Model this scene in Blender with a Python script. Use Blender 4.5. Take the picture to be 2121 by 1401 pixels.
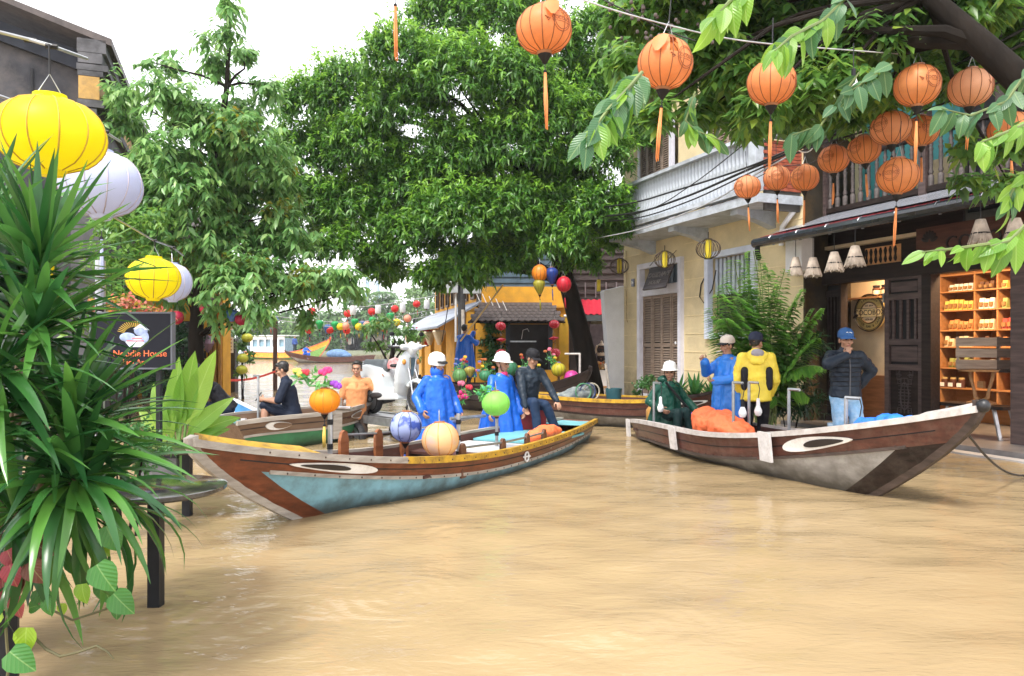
import bpy, bmesh, math, random
import numpy as np
from mathutils import Vector as V, Matrix, Euler, Quaternion
for o in list(bpy.data.objects): bpy.data.objects.remove(o)
S = bpy.context.scene
COL = S.collection
R = math.radians
random.seed(7); rng = np.random.default_rng(11)
# ---------------------------------------------------------------- camera
F, CX, HY, H = 1550.0, 1060.5, 715.0, 1.5
cd = bpy.data.cameras.new('camera'); cam = bpy.data.objects.new('camera', cd); COL.objects.link(cam)
cam.location = (0, 0, H); cam.rotation_euler = (R(90), 0, 0)
cd.sensor_width = 36; cd.lens = 36 * F / 2121; cd.shift_y = (HY - 700.5) / 2121
cd.clip_end = 2000; S.camera = cam
# ---------------------------------------------------------------- sky and light (overcast)
W = bpy.data.worlds.new('World'); S.world = W; W.use_nodes = True
nt = W.node_tree; bg = nt.nodes['Background']
sky = nt.nodes.new('ShaderNodeTexSky'); sky.sky_type = 'NISHITA'; sky.sun_disc = False
SUN_EL, SUN_AZ = R(58), R(205)
sky.sun_elevation = SUN_EL; sky.sun_rotation = SUN_AZ; sky.dust_density = 4.0
mx = nt.nodes.new('ShaderNodeMix'); mx.data_type = 'RGBA'; mx.inputs[0].default_value = 0.8
mx.inputs[7].default_value = (9.0, 8.95, 9.1, 1)      # even cloud deck over the clear sky
nt.links.new(sky.outputs[0], mx.inputs[6]); nt.links.new(mx.outputs[2], bg.inputs[0])
bg.inputs[1].default_value = 0.09
sl = bpy.data.lights.new('sun', 'SUN'); sl.energy = 1.5; sl.angle = R(14); sl.color = (1.0, .96, .9)
so = bpy.data.objects.new('sun', sl); COL.objects.link(so)
sd = V((math.sin(SUN_AZ) * math.cos(SUN_EL), math.cos(SUN_AZ) * math.cos(SUN_EL), math.sin(SUN_EL)))
so.rotation_euler = sd.to_track_quat('Z', 'Y').to_euler(); so.location = (0, -5, 20)
S.view_settings.view_transform = 'Standard'; S.view_settings.look = 'None'
S.view_settings.exposure = 1.72; S.view_settings.gamma = 1; S.view_settings.use_curve_mapping = False
S.cycles.max_bounces = 8; S.cycles.transparent_max_bounces = 16
# ---------------------------------------------------------------- helpers
def at(px, py, d): return V(((px - CX) / F * d, d, H - (py - HY) / F * d))      # photo pixel at depth d
def gp(px, py, z=0): return at(px, py, (H - z) * F / (py - HY))                 # photo pixel on the level z
def lerp(a, b, t): return a + (b - a) * t
def frame(d, up=V((0, 0, 1))):
    d = V(d).normalized()
    if abs(d.dot(up)) > .98: up = V((0, 1, 0)) if abs(d.y) < .9 else V((1, 0, 0))
    x = d.cross(up).normalized(); return x, x.cross(d).normalized()
class MB:
    def __init__(s): s.v = []; s.f = []
    def add(s, vs, fs, M=None):
        o = len(s.v)
        s.v += [tuple(M @ V(p)) if M else tuple(p) for p in vs]
        s.f += [tuple(i + o for i in f) for f in fs]; return s
    def box(s, c, d, rz=0, M=None):
        x, y, z = [k / 2 for k in d]
        T = Matrix.Translation(c) @ (M if M else Matrix.Rotation(rz, 4, 'Z'))
        return s.add([(-x,-y,-z),(x,-y,-z),(x,y,-z),(-x,y,-z),(-x,-y,z),(x,-y,z),(x,y,z),(-x,y,z)],
              [(0,3,2,1),(4,5,6,7),(0,1,5,4),(1,2,6,5),(2,3,7,6),(3,0,4,7)], T)
    def bar(s, a, b, w, h=None, up=V((0, 0, 1))):
        a, b = V(a), V(b); h = h or w; x, y = frame(b - a, up)
        q = [(-1,-1),(1,-1),(1,1),(-1,1)]
        return s.add([p + x * i * w / 2 + y * j * h / 2 for p in (a, b) for i, j in q],
              [(0,1,2,3),(7,6,5,4),(0,4,5,1),(1,5,6,2),(2,6,7,3),(3,7,4,0)])
    def tube(s, pts, r, n=7, cap=True, closed=False):
        pts = [V(p) for p in pts]; m = len(pts)
        rs = r if hasattr(r, '__len__') else [r] * m
        vs = []; px = None
        for i, p in enumerate(pts):
            if closed: d = pts[(i + 1) % m] - pts[i - 1]
            else: d = pts[min(i + 1, m - 1)] - pts[max(i - 1, 0)]
            if d.length < 1e-9: d = V((0, 0, 1))
            d.normalize()
            x = frame(d)[0] if px is None else (px - d * px.dot(d))
            if x.length < 1e-6: x = frame(d)[0]
            x.normalize(); px = x; y = d.cross(x)
            for k in range(n):
                a = 2 * math.pi * k / n
                vs.append(p + (x * math.cos(a) + y * math.sin(a)) * rs[i])
        fs = []
        for i in range(m if closed else m - 1):
            j = (i + 1) % m
            fs += [(i*n+k, i*n+(k+1)%n, j*n+(k+1)%n, j*n+k) for k in range(n)]
        if cap and not closed: fs += [tuple(range(n))[::-1], tuple(range((m-1)*n, m*n))]
        return s.add(vs, fs)
    def lathe(s, prof, n=16, M=None, sx=1, sy=1):
        vs = []; fs = []; m = len(prof)
        for r, z in prof:
            vs += [(r*sx*math.cos(2*math.pi*k/n), r*sy*math.sin(2*math.pi*k/n), z) for k in range(n)]
        for i in range(m-1): fs += [(i*n+k, i*n+(k+1)%n, (i+1)*n+(k+1)%n, (i+1)*n+k) for k in range(n)]
        if prof[0][0] > 1e-5: fs.append(tuple(range(n))[::-1])
        if prof[-1][0] > 1e-5: fs.append(tuple(range((m-1)*n, m*n)))
        return s.add(vs, fs, M)
    def ell(s, c, r, nu=12, nv=8, M=None):
        T = Matrix.Translation(c) @ (M or Matrix()) @ Matrix.Diagonal((r[0], r[1], r[2], 1))
        vs = [(0, 0, -1)]; fs = []
        for i in range(1, nv):
            t = -math.pi/2 + math.pi*i/nv
            vs += [(math.cos(t)*math.cos(2*math.pi*k/nu), math.cos(t)*math.sin(2*math.pi*k/nu), math.sin(t)) for k in range(nu)]
        vs.append((0, 0, 1)); L = len(vs)-1
        fs += [(0, 1+(k+1)%nu, 1+k) for k in range(nu)]
        for i in range(nv-2): fs += [(1+i*nu+k, 1+i*nu+(k+1)%nu, 1+(i+1)*nu+(k+1)%nu, 1+(i+1)*nu+k) for k in range(nu)]
        fs += [(1+(nv-2)*nu+k, 1+(nv-2)*nu+(k+1)%nu, L) for k in range(nu)]
        return s.add(vs, fs, T)
    def cap(s, a, ra, b, rb, sx=1.0, n=10, side=V((1, 0, 0))):
        """tapered capsule, sx widens it along `side`"""
        a, b = V(a), V(b); d = b - a; L = d.length
        z = d.normalized() if L > 1e-6 else V((0, 0, 1))
        x = side - z * side.dot(z)
        x = x.normalized() if x.length > .05 else frame(z)[0]
        y = z.cross(x); M = Matrix((x, y, z)).transposed().to_4x4(); M.translation = a
        pr = [(ra*math.sin(t), -ra*math.cos(t)) for t in (.02, .5, 1.0, 1.57)] + [(rb*math.cos(t), L + rb*math.sin(t)) for t in (0, .5, 1.0, 1.55)]
        return s.lathe(pr, n, M, sx, 1)
    def grid(s, rows, closed=False):
        n = len(rows[0]); vs = [p for r in rows for p in r]; fs = []
        for i in range(len(rows)-1):
            for k in range(n if closed else n-1):
                fs.append((i*n+k, i*n+(k+1)%n, (i+1)*n+(k+1)%n, (i+1)*n+k))
        return s.add(vs, fs)
    def prism(s, poly, a, b, flip=False):
        """poly in (u,v), mapped by functions: a(u,v)->front point, b(u,v)->back point"""
        n = len(poly); A = [a(*p) for p in poly]; B = [b(*p) for p in poly]
        return s.add(A + B, [tuple(range(n)), tuple(range(2*n-1, n-1, -1))] + [(i, i+n, (i+1)%n+n, (i+1)%n) for i in range(n)])
    def mesh(s, name, mat=None, smooth=35):
        me = bpy.data.meshes.new(name); me.from_pydata(s.v, [], s.f)
        if mat: me.materials.append(mat)
        if smooth:
            me.polygons.foreach_set('use_smooth', [True]*len(me.polygons))
            if smooth < 180: me.set_sharp_from_angle(angle=R(smooth))
        me.update(); return me
    def build(s, name, mat, parent=None, smooth=35, fix=False, local=True):
        me = s.mesh(name, mat, smooth)
        if fix:
            b = bmesh.new(); b.from_mesh(me); bmesh.ops.recalc_face_normals(b, faces=b.faces); b.to_mesh(me); b.free()
        return put(name, me, parent)
def put(name, me, parent=None, M=None):
    o = bpy.data.objects.new(name, me); COL.objects.link(o)
    if parent is not None: o.parent = parent
    if M is not None: o.matrix_basis = M
    return o
def tag(o, label=None, cat=None, group=None, kind=None):
    if label: o['label'] = label
    if cat: o['category'] = cat
    if group: o['group'] = group
    if kind: o['kind'] = kind
    return o
def thing(name, label, cat, loc=(0, 0, 0), rz=0, group=None):
    o = bpy.data.objects.new(name, None); COL.objects.link(o); o.empty_display_size = .2
    o.location = loc; o.rotation_euler = (0, 0, rz)
    return tag(o, label, cat, group)
def children(o): return [c for c in bpy.data.objects if c.parent == o]
def dup(o, parent=None, kids=None):
    kids = kids if kids is not None else {}
    if not kids:
        for c in bpy.data.objects:
            if c.parent: kids.setdefault(c.parent, []).append(c)
    c = o.copy(); COL.objects.link(c); c.parent = parent
    for k in kids.get(o, []): dup(k, c, kids)
    return c
def T(loc, rz=0, sc=1, rx=0, ry=0):
    return Matrix.LocRotScale(V(loc), Euler((rx, ry, rz)), V((sc, sc, sc)) if not hasattr(sc, '__len__') else V(sc))
def text_mb(txt, size, depth=.004, align='CENTER', spacing=1.0):
    """lettering as real thin geometry in the local xz plane, facing -y"""
    c = bpy.data.curves.new('t', 'FONT'); c.body = txt; c.size = size; c.extrude = depth; c.align_x = align; c.align_y = 'CENTER'
    c.space_character = spacing; c.resolution_u = 3
    o = bpy.data.objects.new('t', c); COL.objects.link(o)
    dg = bpy.context.evaluated_depsgraph_get(); me = bpy.data.meshes.new_from_object(o.evaluated_get(dg))
    b = MB(); b.v = [(v.co.x, -v.co.z, v.co.y) for v in me.vertices]; b.f = [tuple(p.vertices) for p in me.polygons]
    bpy.data.objects.remove(o); bpy.data.curves.remove(c); bpy.data.meshes.remove(me); return b
def blob(b, voxel=.01, smooth=2, wrinkle=0, wscale=.12, dec=None, fac=.5):
    """one continuous surface out of overlapping closed volumes"""
    me = b.mesh('tmp', None, 0); o = bpy.data.objects.new('tmp', me); COL.objects.link(o)
    m = o.modifiers.new('r', 'REMESH'); m.mode = 'VOXEL'; m.voxel_size = voxel
    if smooth: m = o.modifiers.new('s', 'SMOOTH'); m.iterations = smooth; m.factor = fac
    if wrinkle:
        t = bpy.data.textures.new('w', 'CLOUDS'); t.noise_scale = wscale; t.noise_depth = 2
        m = o.modifiers.new('d', 'DISPLACE'); m.texture = t; m.strength = wrinkle; m.mid_level = .5; m.texture_coords = 'LOCAL'
    if dec: m = o.modifiers.new('c', 'DECIMATE'); m.ratio = dec
    dg = bpy.context.evaluated_depsgraph_get(); out = bpy.data.meshes.new_from_object(o.evaluated_get(dg))
    bpy.data.objects.remove(o); bpy.data.meshes.remove(me)
    out.polygons.foreach_set('use_smooth', [True]*len(out.polygons)); return out
# ---------------------------------------------------------------- materials
def newmat(name):
    m = bpy.data.materials.new(name); m.use_nodes = True; n = m.node_tree; return m, n, n.nodes['Principled BSDF']
def nd(n, typ, **kw):
    x = n.nodes.new('ShaderNode' + typ)
    for k, v in kw.items():
        if k.startswith('i'): x.inputs[int(k[1:])].default_value = v
        else: setattr(x, k, v)
    return x
def rgb(c): return (c[0], c[1], c[2], 1)
MATS = {}
def mat(name, col, rough=.6, var=.25, scale=6., bump=.0, bscale=40., metal=0., spec=.5, coat=0., col2=None, stretch=None, contrast=(.3, .7), grime=None, trans=0., tide=None):
    if name in MATS: return MATS[name]
    m, n, p = newmat(name); L = n.links.new
    tc = nd(n, 'TexCoord'); mp = nd(n, 'Mapping'); L(tc.outputs['Object'], mp.inputs[0])
    if stretch: mp.inputs[3].default_value = stretch
    no = nd(n, 'TexNoise'); no.inputs['Scale'].default_value = scale; no.inputs['Detail'].default_value = 6; L(mp.outputs[0], no.inputs[0])
    cr = nd(n, 'ValToRGB'); L(no.outputs[0], cr.inputs[0])
    c1 = [k*(1-var) for k in col]; c2 = col2 if col2 else [min(1, k*(1+var)) for k in col]
    cr.color_ramp.elements[0].position = contrast[0]; cr.color_ramp.elements[1].position = contrast[1]
    cr.color_ramp.elements[0].color = rgb(c1 if not col2 else col); cr.color_ramp.elements[1].color = rgb(c2)
    out = cr.outputs[0]
    if grime:
        g, amt, gs = grime; n2 = nd(n, 'TexNoise'); n2.inputs['Scale'].default_value = gs; n2.inputs['Detail'].default_value = 8; n2.inputs['Roughness'].default_value = .7
        mp2 = nd(n, 'Mapping'); L(tc.outputs['Object'], mp2.inputs[0]); mp2.inputs[1].default_value = (3.1, 1.7, 9.2); L(mp2.outputs[0], n2.inputs[0])
        r2 = nd(n, 'ValToRGB'); r2.color_ramp.elements[0].position = .45; r2.color_ramp.elements[1].position = .72
        r2.color_ramp.elements[1].color = (amt, amt, amt, 1); r2.color_ramp.elements[0].color = (0, 0, 0, 1); L(n2.outputs[0], r2.inputs[0])
        mm = nd(n, 'Mix', data_type='RGBA'); L(r2.outputs[0], mm.inputs[0]); L(out, mm.inputs[6]); mm.inputs[7].default_value = rgb(g); out = mm.outputs[2]
    if tide:   # muddy band left by the water line, ragged upper edge
        tcol, z0, z1 = tide; sz = nd(n, 'SeparateXYZ'); L(tc.outputs['Object'], sz.inputs[0]); nt_ = nd(n, 'TexNoise'); nt_.inputs['Scale'].default_value = 5; nt_.inputs['Detail'].default_value = 6; L(tc.outputs['Object'], nt_.inputs[0])
        md = nd(n, 'Math', operation='MULTIPLY_ADD', i1=-(z1-z0)*1.6, ); L(nt_.outputs[0], md.inputs[0]); L(sz.outputs[2], md.inputs[2]); r5 = nd(n, 'MapRange', i1=z0-(z1-z0)*.8, i2=z1-(z1-z0)*.8, i3=.85, i4=0.); L(md.outputs[0], r5.inputs[0])
        mt_ = nd(n, 'Mix', data_type='RGBA'); L(r5.outputs[0], mt_.inputs[0]); L(out, mt_.inputs[6]); mt_.inputs[7].default_value = rgb(tcol); out = mt_.outputs[2]
    L(out, p.inputs['Base Color'])
    p.inputs['Roughness'].default_value = rough; p.inputs['Metallic'].default_value = metal
    p.inputs['Specular IOR Level'].default_value = spec; p.inputs['Coat Weight'].default_value = coat; p.inputs['Coat Roughness'].default_value = .15
    if bump:
        nb = nd(n, 'TexNoise'); nb.inputs['Scale'].default_value = bscale; nb.inputs['Detail'].default_value = 5; L(mp.outputs[0], nb.inputs[0])
        bu = nd(n, 'Bump'); bu.inputs['Strength'].default_value = bump; bu.inputs['Distance'].default_value = .02
        L(nb.outputs[0], bu.inputs['Height']); L(bu.outputs[0], p.inputs['Normal'])
    if trans:
        tr = nd(n, 'BsdfTranslucent'); L(out, tr.inputs[0]); ms = nd(n, 'MixShader'); ms.inputs[0].default_value = trans
        L(p.outputs[0], ms.inputs[1]); L(tr.outputs[0], ms.inputs[2]); L(ms.outputs[0], n.nodes['Material Output'].inputs[0])
    MATS[name] = m; return m
def leafmat(name, cols, rough=.38, trans=.35, tcol=None, spec=.5, veins=0):
    """each leaf (mesh island / object) gets its own shade of the listed colours"""
    if name in MATS: return MATS[name]
    m, n, p = newmat(name); L = n.links.new
    ge = nd(n, 'NewGeometry'); oi = nd(n, 'ObjectInfo'); ad = nd(n, 'Math', operation='ADD')
    L(ge.outputs['Random Per Island'], ad.inputs[0]); L(oi.outputs['Random'], ad.inputs[1]); fr = nd(n, 'Math', operation='FRACT'); L(ad.outputs[0], fr.inputs[0])
    cr = nd(n, 'ValToRGB'); el = cr.color_ramp.elements
    while len(el) < len(cols): el.new(.5)
    for i, c in enumerate(cols): el[i].position = i/(len(cols)-1); el[i].color = rgb(c)
    L(fr.outputs[0], cr.inputs[0]); out = cr.outputs[0]
    tc = nd(n, 'TexCoord'); no = nd(n, 'TexNoise'); no.inputs['Scale'].default_value = 3.; L(tc.outputs['Object'], no.inputs[0])
    mm = nd(n, 'Mix', data_type='RGBA', blend_type='MULTIPLY'); mm.inputs[0].default_value = .6
    c2 = nd(n, 'ValToRGB'); c2.color_ramp.elements[0].position = .3; c2.color_ramp.elements[1].position = .7
    c2.color_ramp.elements[0].color = (.55, .6, .5, 1); c2.color_ramp.elements[1].color = (1.15, 1.1, 1, 1)
    L(no.outputs[0], c2.inputs[0]); L(out, mm.inputs[6]); L(c2.outputs[0], mm.inputs[7]); out = mm.outputs[2]
    if veins:   # pale midrib and slanting side veins, measured on each leaf's own axes
        sx = nd(n, 'SeparateXYZ'); L(tc.outputs['Object'], sx.inputs[0]); ab = nd(n, 'Math', operation='ABSOLUTE'); L(sx.outputs[0], ab.inputs[0])
        m1 = nd(n, 'Math', operation='MULTIPLY_ADD', i1=-1.1); L(ab.outputs[0], m1.inputs[0]); L(sx.outputs[1], m1.inputs[2])
        m2 = nd(n, 'Math', operation='MULTIPLY', i1=veins); L(m1.outputs[0], m2.inputs[0]); m3 = nd(n, 'Math', operation='SINE'); L(m2.outputs[0], m3.inputs[0])
        r3 = nd(n, 'MapRange', i1=.55, i2=1., i3=0., i4=.13); L(m3.outputs[0], r3.inputs[0]); r4 = nd(n, 'MapRange', i1=.004, i2=.001, i3=0., i4=.75); L(ab.outputs[0], r4.inputs[0])
        mxm = nd(n, 'Math', operation='MAXIMUM'); L(r3.outputs[0], mxm.inputs[0]); L(r4.outputs[0], mxm.inputs[1])
        hv = nd(n, 'Mix', data_type='RGBA', blend_type='SCREEN'); L(mxm.outputs[0], hv.inputs[0]); L(out, hv.inputs[6]); hv.inputs[7].default_value = (.16, .2, .08, 1); out = hv.outputs[2]
        bp = nd(n, 'Bump', i0=.25, i1=.003); L(m3.outputs[0], bp.inputs['Height']); L(bp.outputs[0], p.inputs['Normal'])
    L(out, p.inputs['Base Color']); p.inputs['Roughness'].default_value = rough; p.inputs['Specular IOR Level'].default_value = spec
    tr = nd(n, 'BsdfTranslucent'); ms = nd(n, 'MixShader'); ms.inputs[0].default_value = trans
    hs = nd(n, 'HueSaturation'); hs.inputs['Hue'].default_value = .485; hs.inputs['Value'].default_value = 1.5; L(out, hs.inputs['Color']); L(hs.outputs[0], tr.inputs[0])
    L(p.outputs[0], ms.inputs[1]); L(tr.outputs[0], ms.inputs[2]); L(ms.outputs[0], n.nodes['Material Output'].inputs[0])
    MATS[name] = m; return m
def wood(name, c1, c2, rough=.55, scale=2.5, stretch=(1, 9, 9), coat=0., bump=.25, grime=None):
    return mat(name, c1, rough, 0, scale, bump, 18, 0, .22 if max(c2) < .07 else .4, coat, c2, stretch, (.3, .7), grime)
WHITE = mat('white_paint', (.78, .78, .8), .45, .06)
BLACK = mat('black_paint', (.012, .012, .014), .45, .2, spec=.25)
STEEL = mat('galvanised_steel', (.42, .44, .46), .35, .2, 12, metal=.8)
DARKMETAL = mat('dark_steel', (.012, .013, .016), .4, .3, 10, spec=.25)
CABLE = mat('black_cable', (.012, .012, .015), .5, .1)
RUBBER = mat('rubber', (.018, .018, .02), .7, .2)
SKIN = mat('skin', (.36, .19, .12), .5, .12, 14)
GREYWOOD = wood('weathered_grey_wood', (.24, .21, .18), (.42, .38, .33), .7)
DARKWOOD = wood('dark_stained_wood', (.01, .0065, .006), (.03, .02, .017), .5)
VARNISH = wood('varnished_red_wood', (.085, .02, .008), (.2, .055, .022), .35, 2., (1, 12, 12), .25, .15, ((.04, .015, .01), .6, 5))
POSTWOOD = wood('orange_brown_wood', (.2, .06, .02), (.32, .12, .045), .45)
# ---------------------------------------------------------------- leaves
def leaf_cloud(name, B, D, N, L, Wd, m, parent=None, droop=.25, fold=.12, kind='stuff'):
    """many leaves as one mesh: base, direction, normal, length, width arrays; a folded drooping blade each"""
    D = D/np.linalg.norm(D, axis=1, keepdims=True); X = np.cross(D, N); X /= (np.linalg.norm(X, axis=1, keepdims=True)+1e-9); N = np.cross(X, D)
    L = L[:, None]; Wd = Wd[:, None]; g = np.array([[0, 0, -1.]])
    mid = B + D*L*.45 + g*L*droop*.2 - N*Wd*fold
    q = [B, mid + X*Wd*.5 + N*Wd*fold*1.6, B + D*L*.98 + g*L*droop, mid - X*Wd*.5 + N*Wd*fold*1.6, mid]
    n = len(B); vs = np.stack(q, 1).reshape(-1, 3); b = (np.arange(n)*5)[:, None]
    tri = np.concatenate([b+np.array([[0, 1, 4]]), b+np.array([[0, 4, 3]]), b+np.array([[1, 2, 4]]), b+np.array([[4, 2, 3]])], 0)
    me = bpy.data.meshes.new(name); me.vertices.add(len(vs)); me.vertices.foreach_set('co', vs.ravel().astype(np.float32))
    me.loops.add(tri.size); me.loops.foreach_set('vertex_index', tri.ravel().astype(np.int32)); me.polygons.add(len(tri))
    me.polygons.foreach_set('loop_start', np.arange(0, tri.size, 3, dtype=np.int32)); me.materials.append(m)
    me.update(calc_edges=True); me.validate()
    o = put(name, me, parent)
    if kind: o['kind'] = kind
    return o
def unit(n): 
    v = rng.normal(size=(n, 3)); return v/np.linalg.norm(v, axis=1, keepdims=True)
def shade_leaf(L, Wd, bend=.3, nseg=4, fold=.12, wave=0, heart=0):
    """one blade along +y from the origin, upper side +z"""
    b = MB(); rows = []
    for i in range(nseg+1):
        t = i/nseg; w = Wd/2*(math.sin(math.pi*min(1, t**(.6 if heart else .75)*1.0))**.8 if 0 < t < 1 else (.06 if t == 0 else .0))
        if heart and t == 0: w = Wd*.3
        a = bend*t; y = L*t*math.cos(a*.7); z = -L*t*math.sin(a*.7)*.9
        wv = wave*math.sin(i*2.1)
        rows.append([(-w, y, z+fold*w+wv), (-w*.5, y, z+fold*w*.35), (0, y, z), (w*.5, y, z+fold*w*.35), (w, y, z+fold*w-wv)])
    return b.grid(rows)
# ---------------------------------------------------------------- ground and flood water
m, n, p = newmat('muddy_flood_water'); L = n.links.new
tc = nd(n, 'TexCoord'); mp = nd(n, 'Mapping'); L(tc.outputs['Object'], mp.inputs[0]); mp.inputs[3].default_value = (1, 2.4, 1)
n1 = nd(n, 'TexNoise'); n1.inputs['Scale'].default_value = 2.6; n1.inputs['Detail'].default_value = 3; n1.inputs['Distortion'].default_value = .6; L(mp.outputs[0], n1.inputs[0])
n2 = nd(n, 'TexNoise'); n2.inputs['Scale'].default_value = 9.; n2.inputs['Detail'].default_value = 2; n2.inputs['Distortion'].default_value = .8; L(mp.outputs[0], n2.inputs[0])
ma = nd(n, 'Math', operation='MULTIPLY_ADD', i1=.28); L(n2.outputs[0], ma.inputs[0]); L(n1.outputs[0], ma.inputs[2])
n4 = nd(n, 'TexNoise'); n4.inputs['Scale'].default_value = 24; n4.inputs['Detail'].default_value = 2; L(mp.outputs[0], n4.inputs[0]); ma2 = nd(n, 'Math', operation='MULTIPLY_ADD', i1=.05); L(n4.outputs[0], ma2.inputs[0]); L(ma.outputs[0], ma2.inputs[2])
hgt = ma2.outputs[0]
for (cx_, cy_, w_, a_) in [(gp(540, 1290).x, gp(540, 1290).y, 42, .5), (gp(323, 1255).x, 4.31, 46, .45), (gp(388, 1066).x, 6.6, 34, .4), (gp(830, 1235).x, gp(830, 1235).y, 60, .35), (gp(1330, 1300).x, gp(1330, 1300).y, 50, .3), (gp(960, 1110).x, gp(960, 1110).y, 40, .3)]:   # rings spreading from posts and drips
    vd = nd(n, 'VectorMath', operation='DISTANCE'); L(tc.outputs['Object'], vd.inputs[0]); vd.inputs[1].default_value = (cx_, cy_, 0)
    k1 = nd(n, 'Math', operation='MULTIPLY', i1=w_); L(vd.outputs['Value'], k1.inputs[0]); k2 = nd(n, 'Math', operation='SINE'); L(k1.outputs[0], k2.inputs[0])
    k3 = nd(n, 'MapRange', i1=.12, i2=.75, i3=a_*.35, i4=0.); L(vd.outputs['Value'], k3.inputs[0]); k4 = nd(n, 'Math', operation='MULTIPLY_ADD'); L(k2.outputs[0], k4.inputs[0]); L(k3.outputs[0], k4.inputs[1]); L(hgt, k4.inputs[2]); hgt = k4.outputs[0]
bu = nd(n, 'Bump', i0=.36, i1=.035); L(hgt, bu.inputs['Height'])
n3 = nd(n, 'TexNoise'); n3.inputs['Scale'].default_value = .35; n3.inputs['Detail'].default_value = 5; L(tc.outputs['Object'], n3.inputs[0])
cr = nd(n, 'ValToRGB'); cr.color_ramp.elements[0].position = .3; cr.color_ramp.elements[1].position = .7
cr.color_ramp.elements[0].color = (.3, .217, .117, 1); cr.color_ramp.elements[1].color = (.35, .26, .145, 1)
L(n3.outputs[0], cr.inputs[0])
# silt-laden water: light scatters back from the silt body, the skin above it mirrors by Fresnel
df = nd(n, 'BsdfDiffuse'); L(cr.outputs[0], df.inputs[0]); gl = nd(n, 'BsdfGlossy'); gl.inputs['Roughness'].default_value = .025; L(bu.outputs[0], gl.inputs['Normal'])
bu2 = nd(n, 'Bump', i0=.06, i1=.05); L(ma.outputs[0], bu2.inputs['Height']); L(bu2.outputs[0], df.inputs['Normal'])
fre = nd(n, 'Fresnel', i0=1.36); L(bu.outputs[0], fre.inputs['Normal']); ms = nd(n, 'MixShader'); L(fre.outputs[0], ms.inputs[0]); L(df.outputs[0], ms.inputs[1]); L(gl.outputs[0], ms.inputs[2]); L(ms.outputs[0], n.nodes['Material Output'].inputs[0])
WATER = m
def ripple(X, Y):
    return .010*np.sin(1.1*X+3.3*Y+.8*np.sin(.9*X)) + .007*np.sin(2.3*X-4.7*Y+1.3*np.sin(.7*Y+.4*X)) + .004*np.sin(5.1*X+9.*Y+2*np.sin(1.3*X)) + .003*np.sin(-7*X+12*Y+1.5*np.sin(2.1*X))
ny, nx = 420, 260
yy = 1.6 + (np.linspace(0, 1, ny)**2.2)*38; u = np.linspace(-1, 1, nx)
Y, U = np.meshgrid(yy, u, indexing='ij'); X = U*(5+Y*.9)
Z = ripple(X, Y)*np.clip(1-Y/60, .2, 1)
edge = np.minimum(1, np.minimum((1-abs(U))*12, np.minimum((Y-1.6)*2, (39.6-Y)*.5))); Z *= edge
b = MB(); b.v = np.stack([X, Y, Z], -1).reshape(-1, 3).tolist()
b.f = [(i*nx+j, i*nx+j+1, (i+1)*nx+j+1, (i+1)*nx+j) for i in range(ny-1) for j in range(nx-1)]
# the rest of the sheet, out to the horizon
a = [(-5-1.6*.9, 1.6), (5+1.6*.9, 1.6), (5+39.6*.9, 39.6), (-5-39.6*.9, 39.6)]; q = [(-700, -60), (700, -60), (700, 1400), (-700, 1400)]
b.add([(x, y, 0) for x, y in a+q], [(4, 5, 1, 0), (5, 6, 2, 1), (6, 7, 3, 2), (7, 4, 0, 3)])
tag(b.build('flood_water', WATER, None, 180), kind='structure')
b = MB().box((0, 600, -.85), (1600, 1500, .5)); tag(b.build('ground', mat('street_stone', (.12, .11, .1), .9)), kind='structure')
# ---------------------------------------------------------------- building kit
def wall_open(b, x0, x1, z0, z1, ops, th, y=0):
    """upright wall in the local xz plane with rectangular openings; y is its front, th its thickness"""
    xs = sorted({x0, x1, *[k for o in ops for k in o[:2]]}); zs = sorted({z0, z1, *[k for o in ops for k in o[2:]]})
    ins = lambda x, z: any(o[0] < x < o[1] and o[2] < z < o[3] for o in ops)
    for i in range(len(xs)-1):
        for j in range(len(zs)-1):
            if ins((xs[i]+xs[i+1])/2, (zs[j]+zs[j+1])/2): continue
            a, c, e, f = xs[i], xs[i+1], zs[j], zs[j+1]
            b.add([(a, y, e), (c, y, e), (c, y, f), (a, y, f)], [(0, 1, 2, 3)])
            b.add([(a, y+th, e), (c, y+th, e), (c, y+th, f), (a, y+th, f)], [(3, 2, 1, 0)])
    for (a, c, e, f) in [(x0, x1, z0, z1)] + list(ops):
        b.add([(a, y, e), (a, y+th, e), (c, y, e), (c, y+th, e), (c, y, f), (c, y+th, f), (a, y, f), (a, y+th, f)],
              [(0, 1, 3, 2), (2, 3, 5, 4), (4, 5, 7, 6), (6, 7, 1, 0)])
    return b
def onfac(E, px, py, y0=0.):
    """photo pixel -> local (x, z) on the plane y=y0 of a building whose root is E"""
    Mi = (Matrix.Translation(E.location) @ Matrix.Rotation(E.rotation_euler.z, 4, 'Z')).inverted()
    o = Mi @ V((0, 0, H)); q = Mi @ at(px, py, 10.); d = q - o; t = (y0 - o.y)/d.y; r = o + d*t; return r.x, r.z
def frame_rect(b, x0, x1, z0, z1, w, y, d):
    b.box(((x0+x1)/2, y, z1-w/2), (x1-x0, d, w)); b.box(((x0+x1)/2, y, z0+w/2), (x1-x0, d, w))
    b.box((x0+w/2, y, (z0+z1)/2), (w, d, z1-z0-2*w)); b.box((x1-w/2, y, (z0+z1)/2), (w, d, z1-z0-2*w)); return b
SRZ = R(-69.5)
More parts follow.
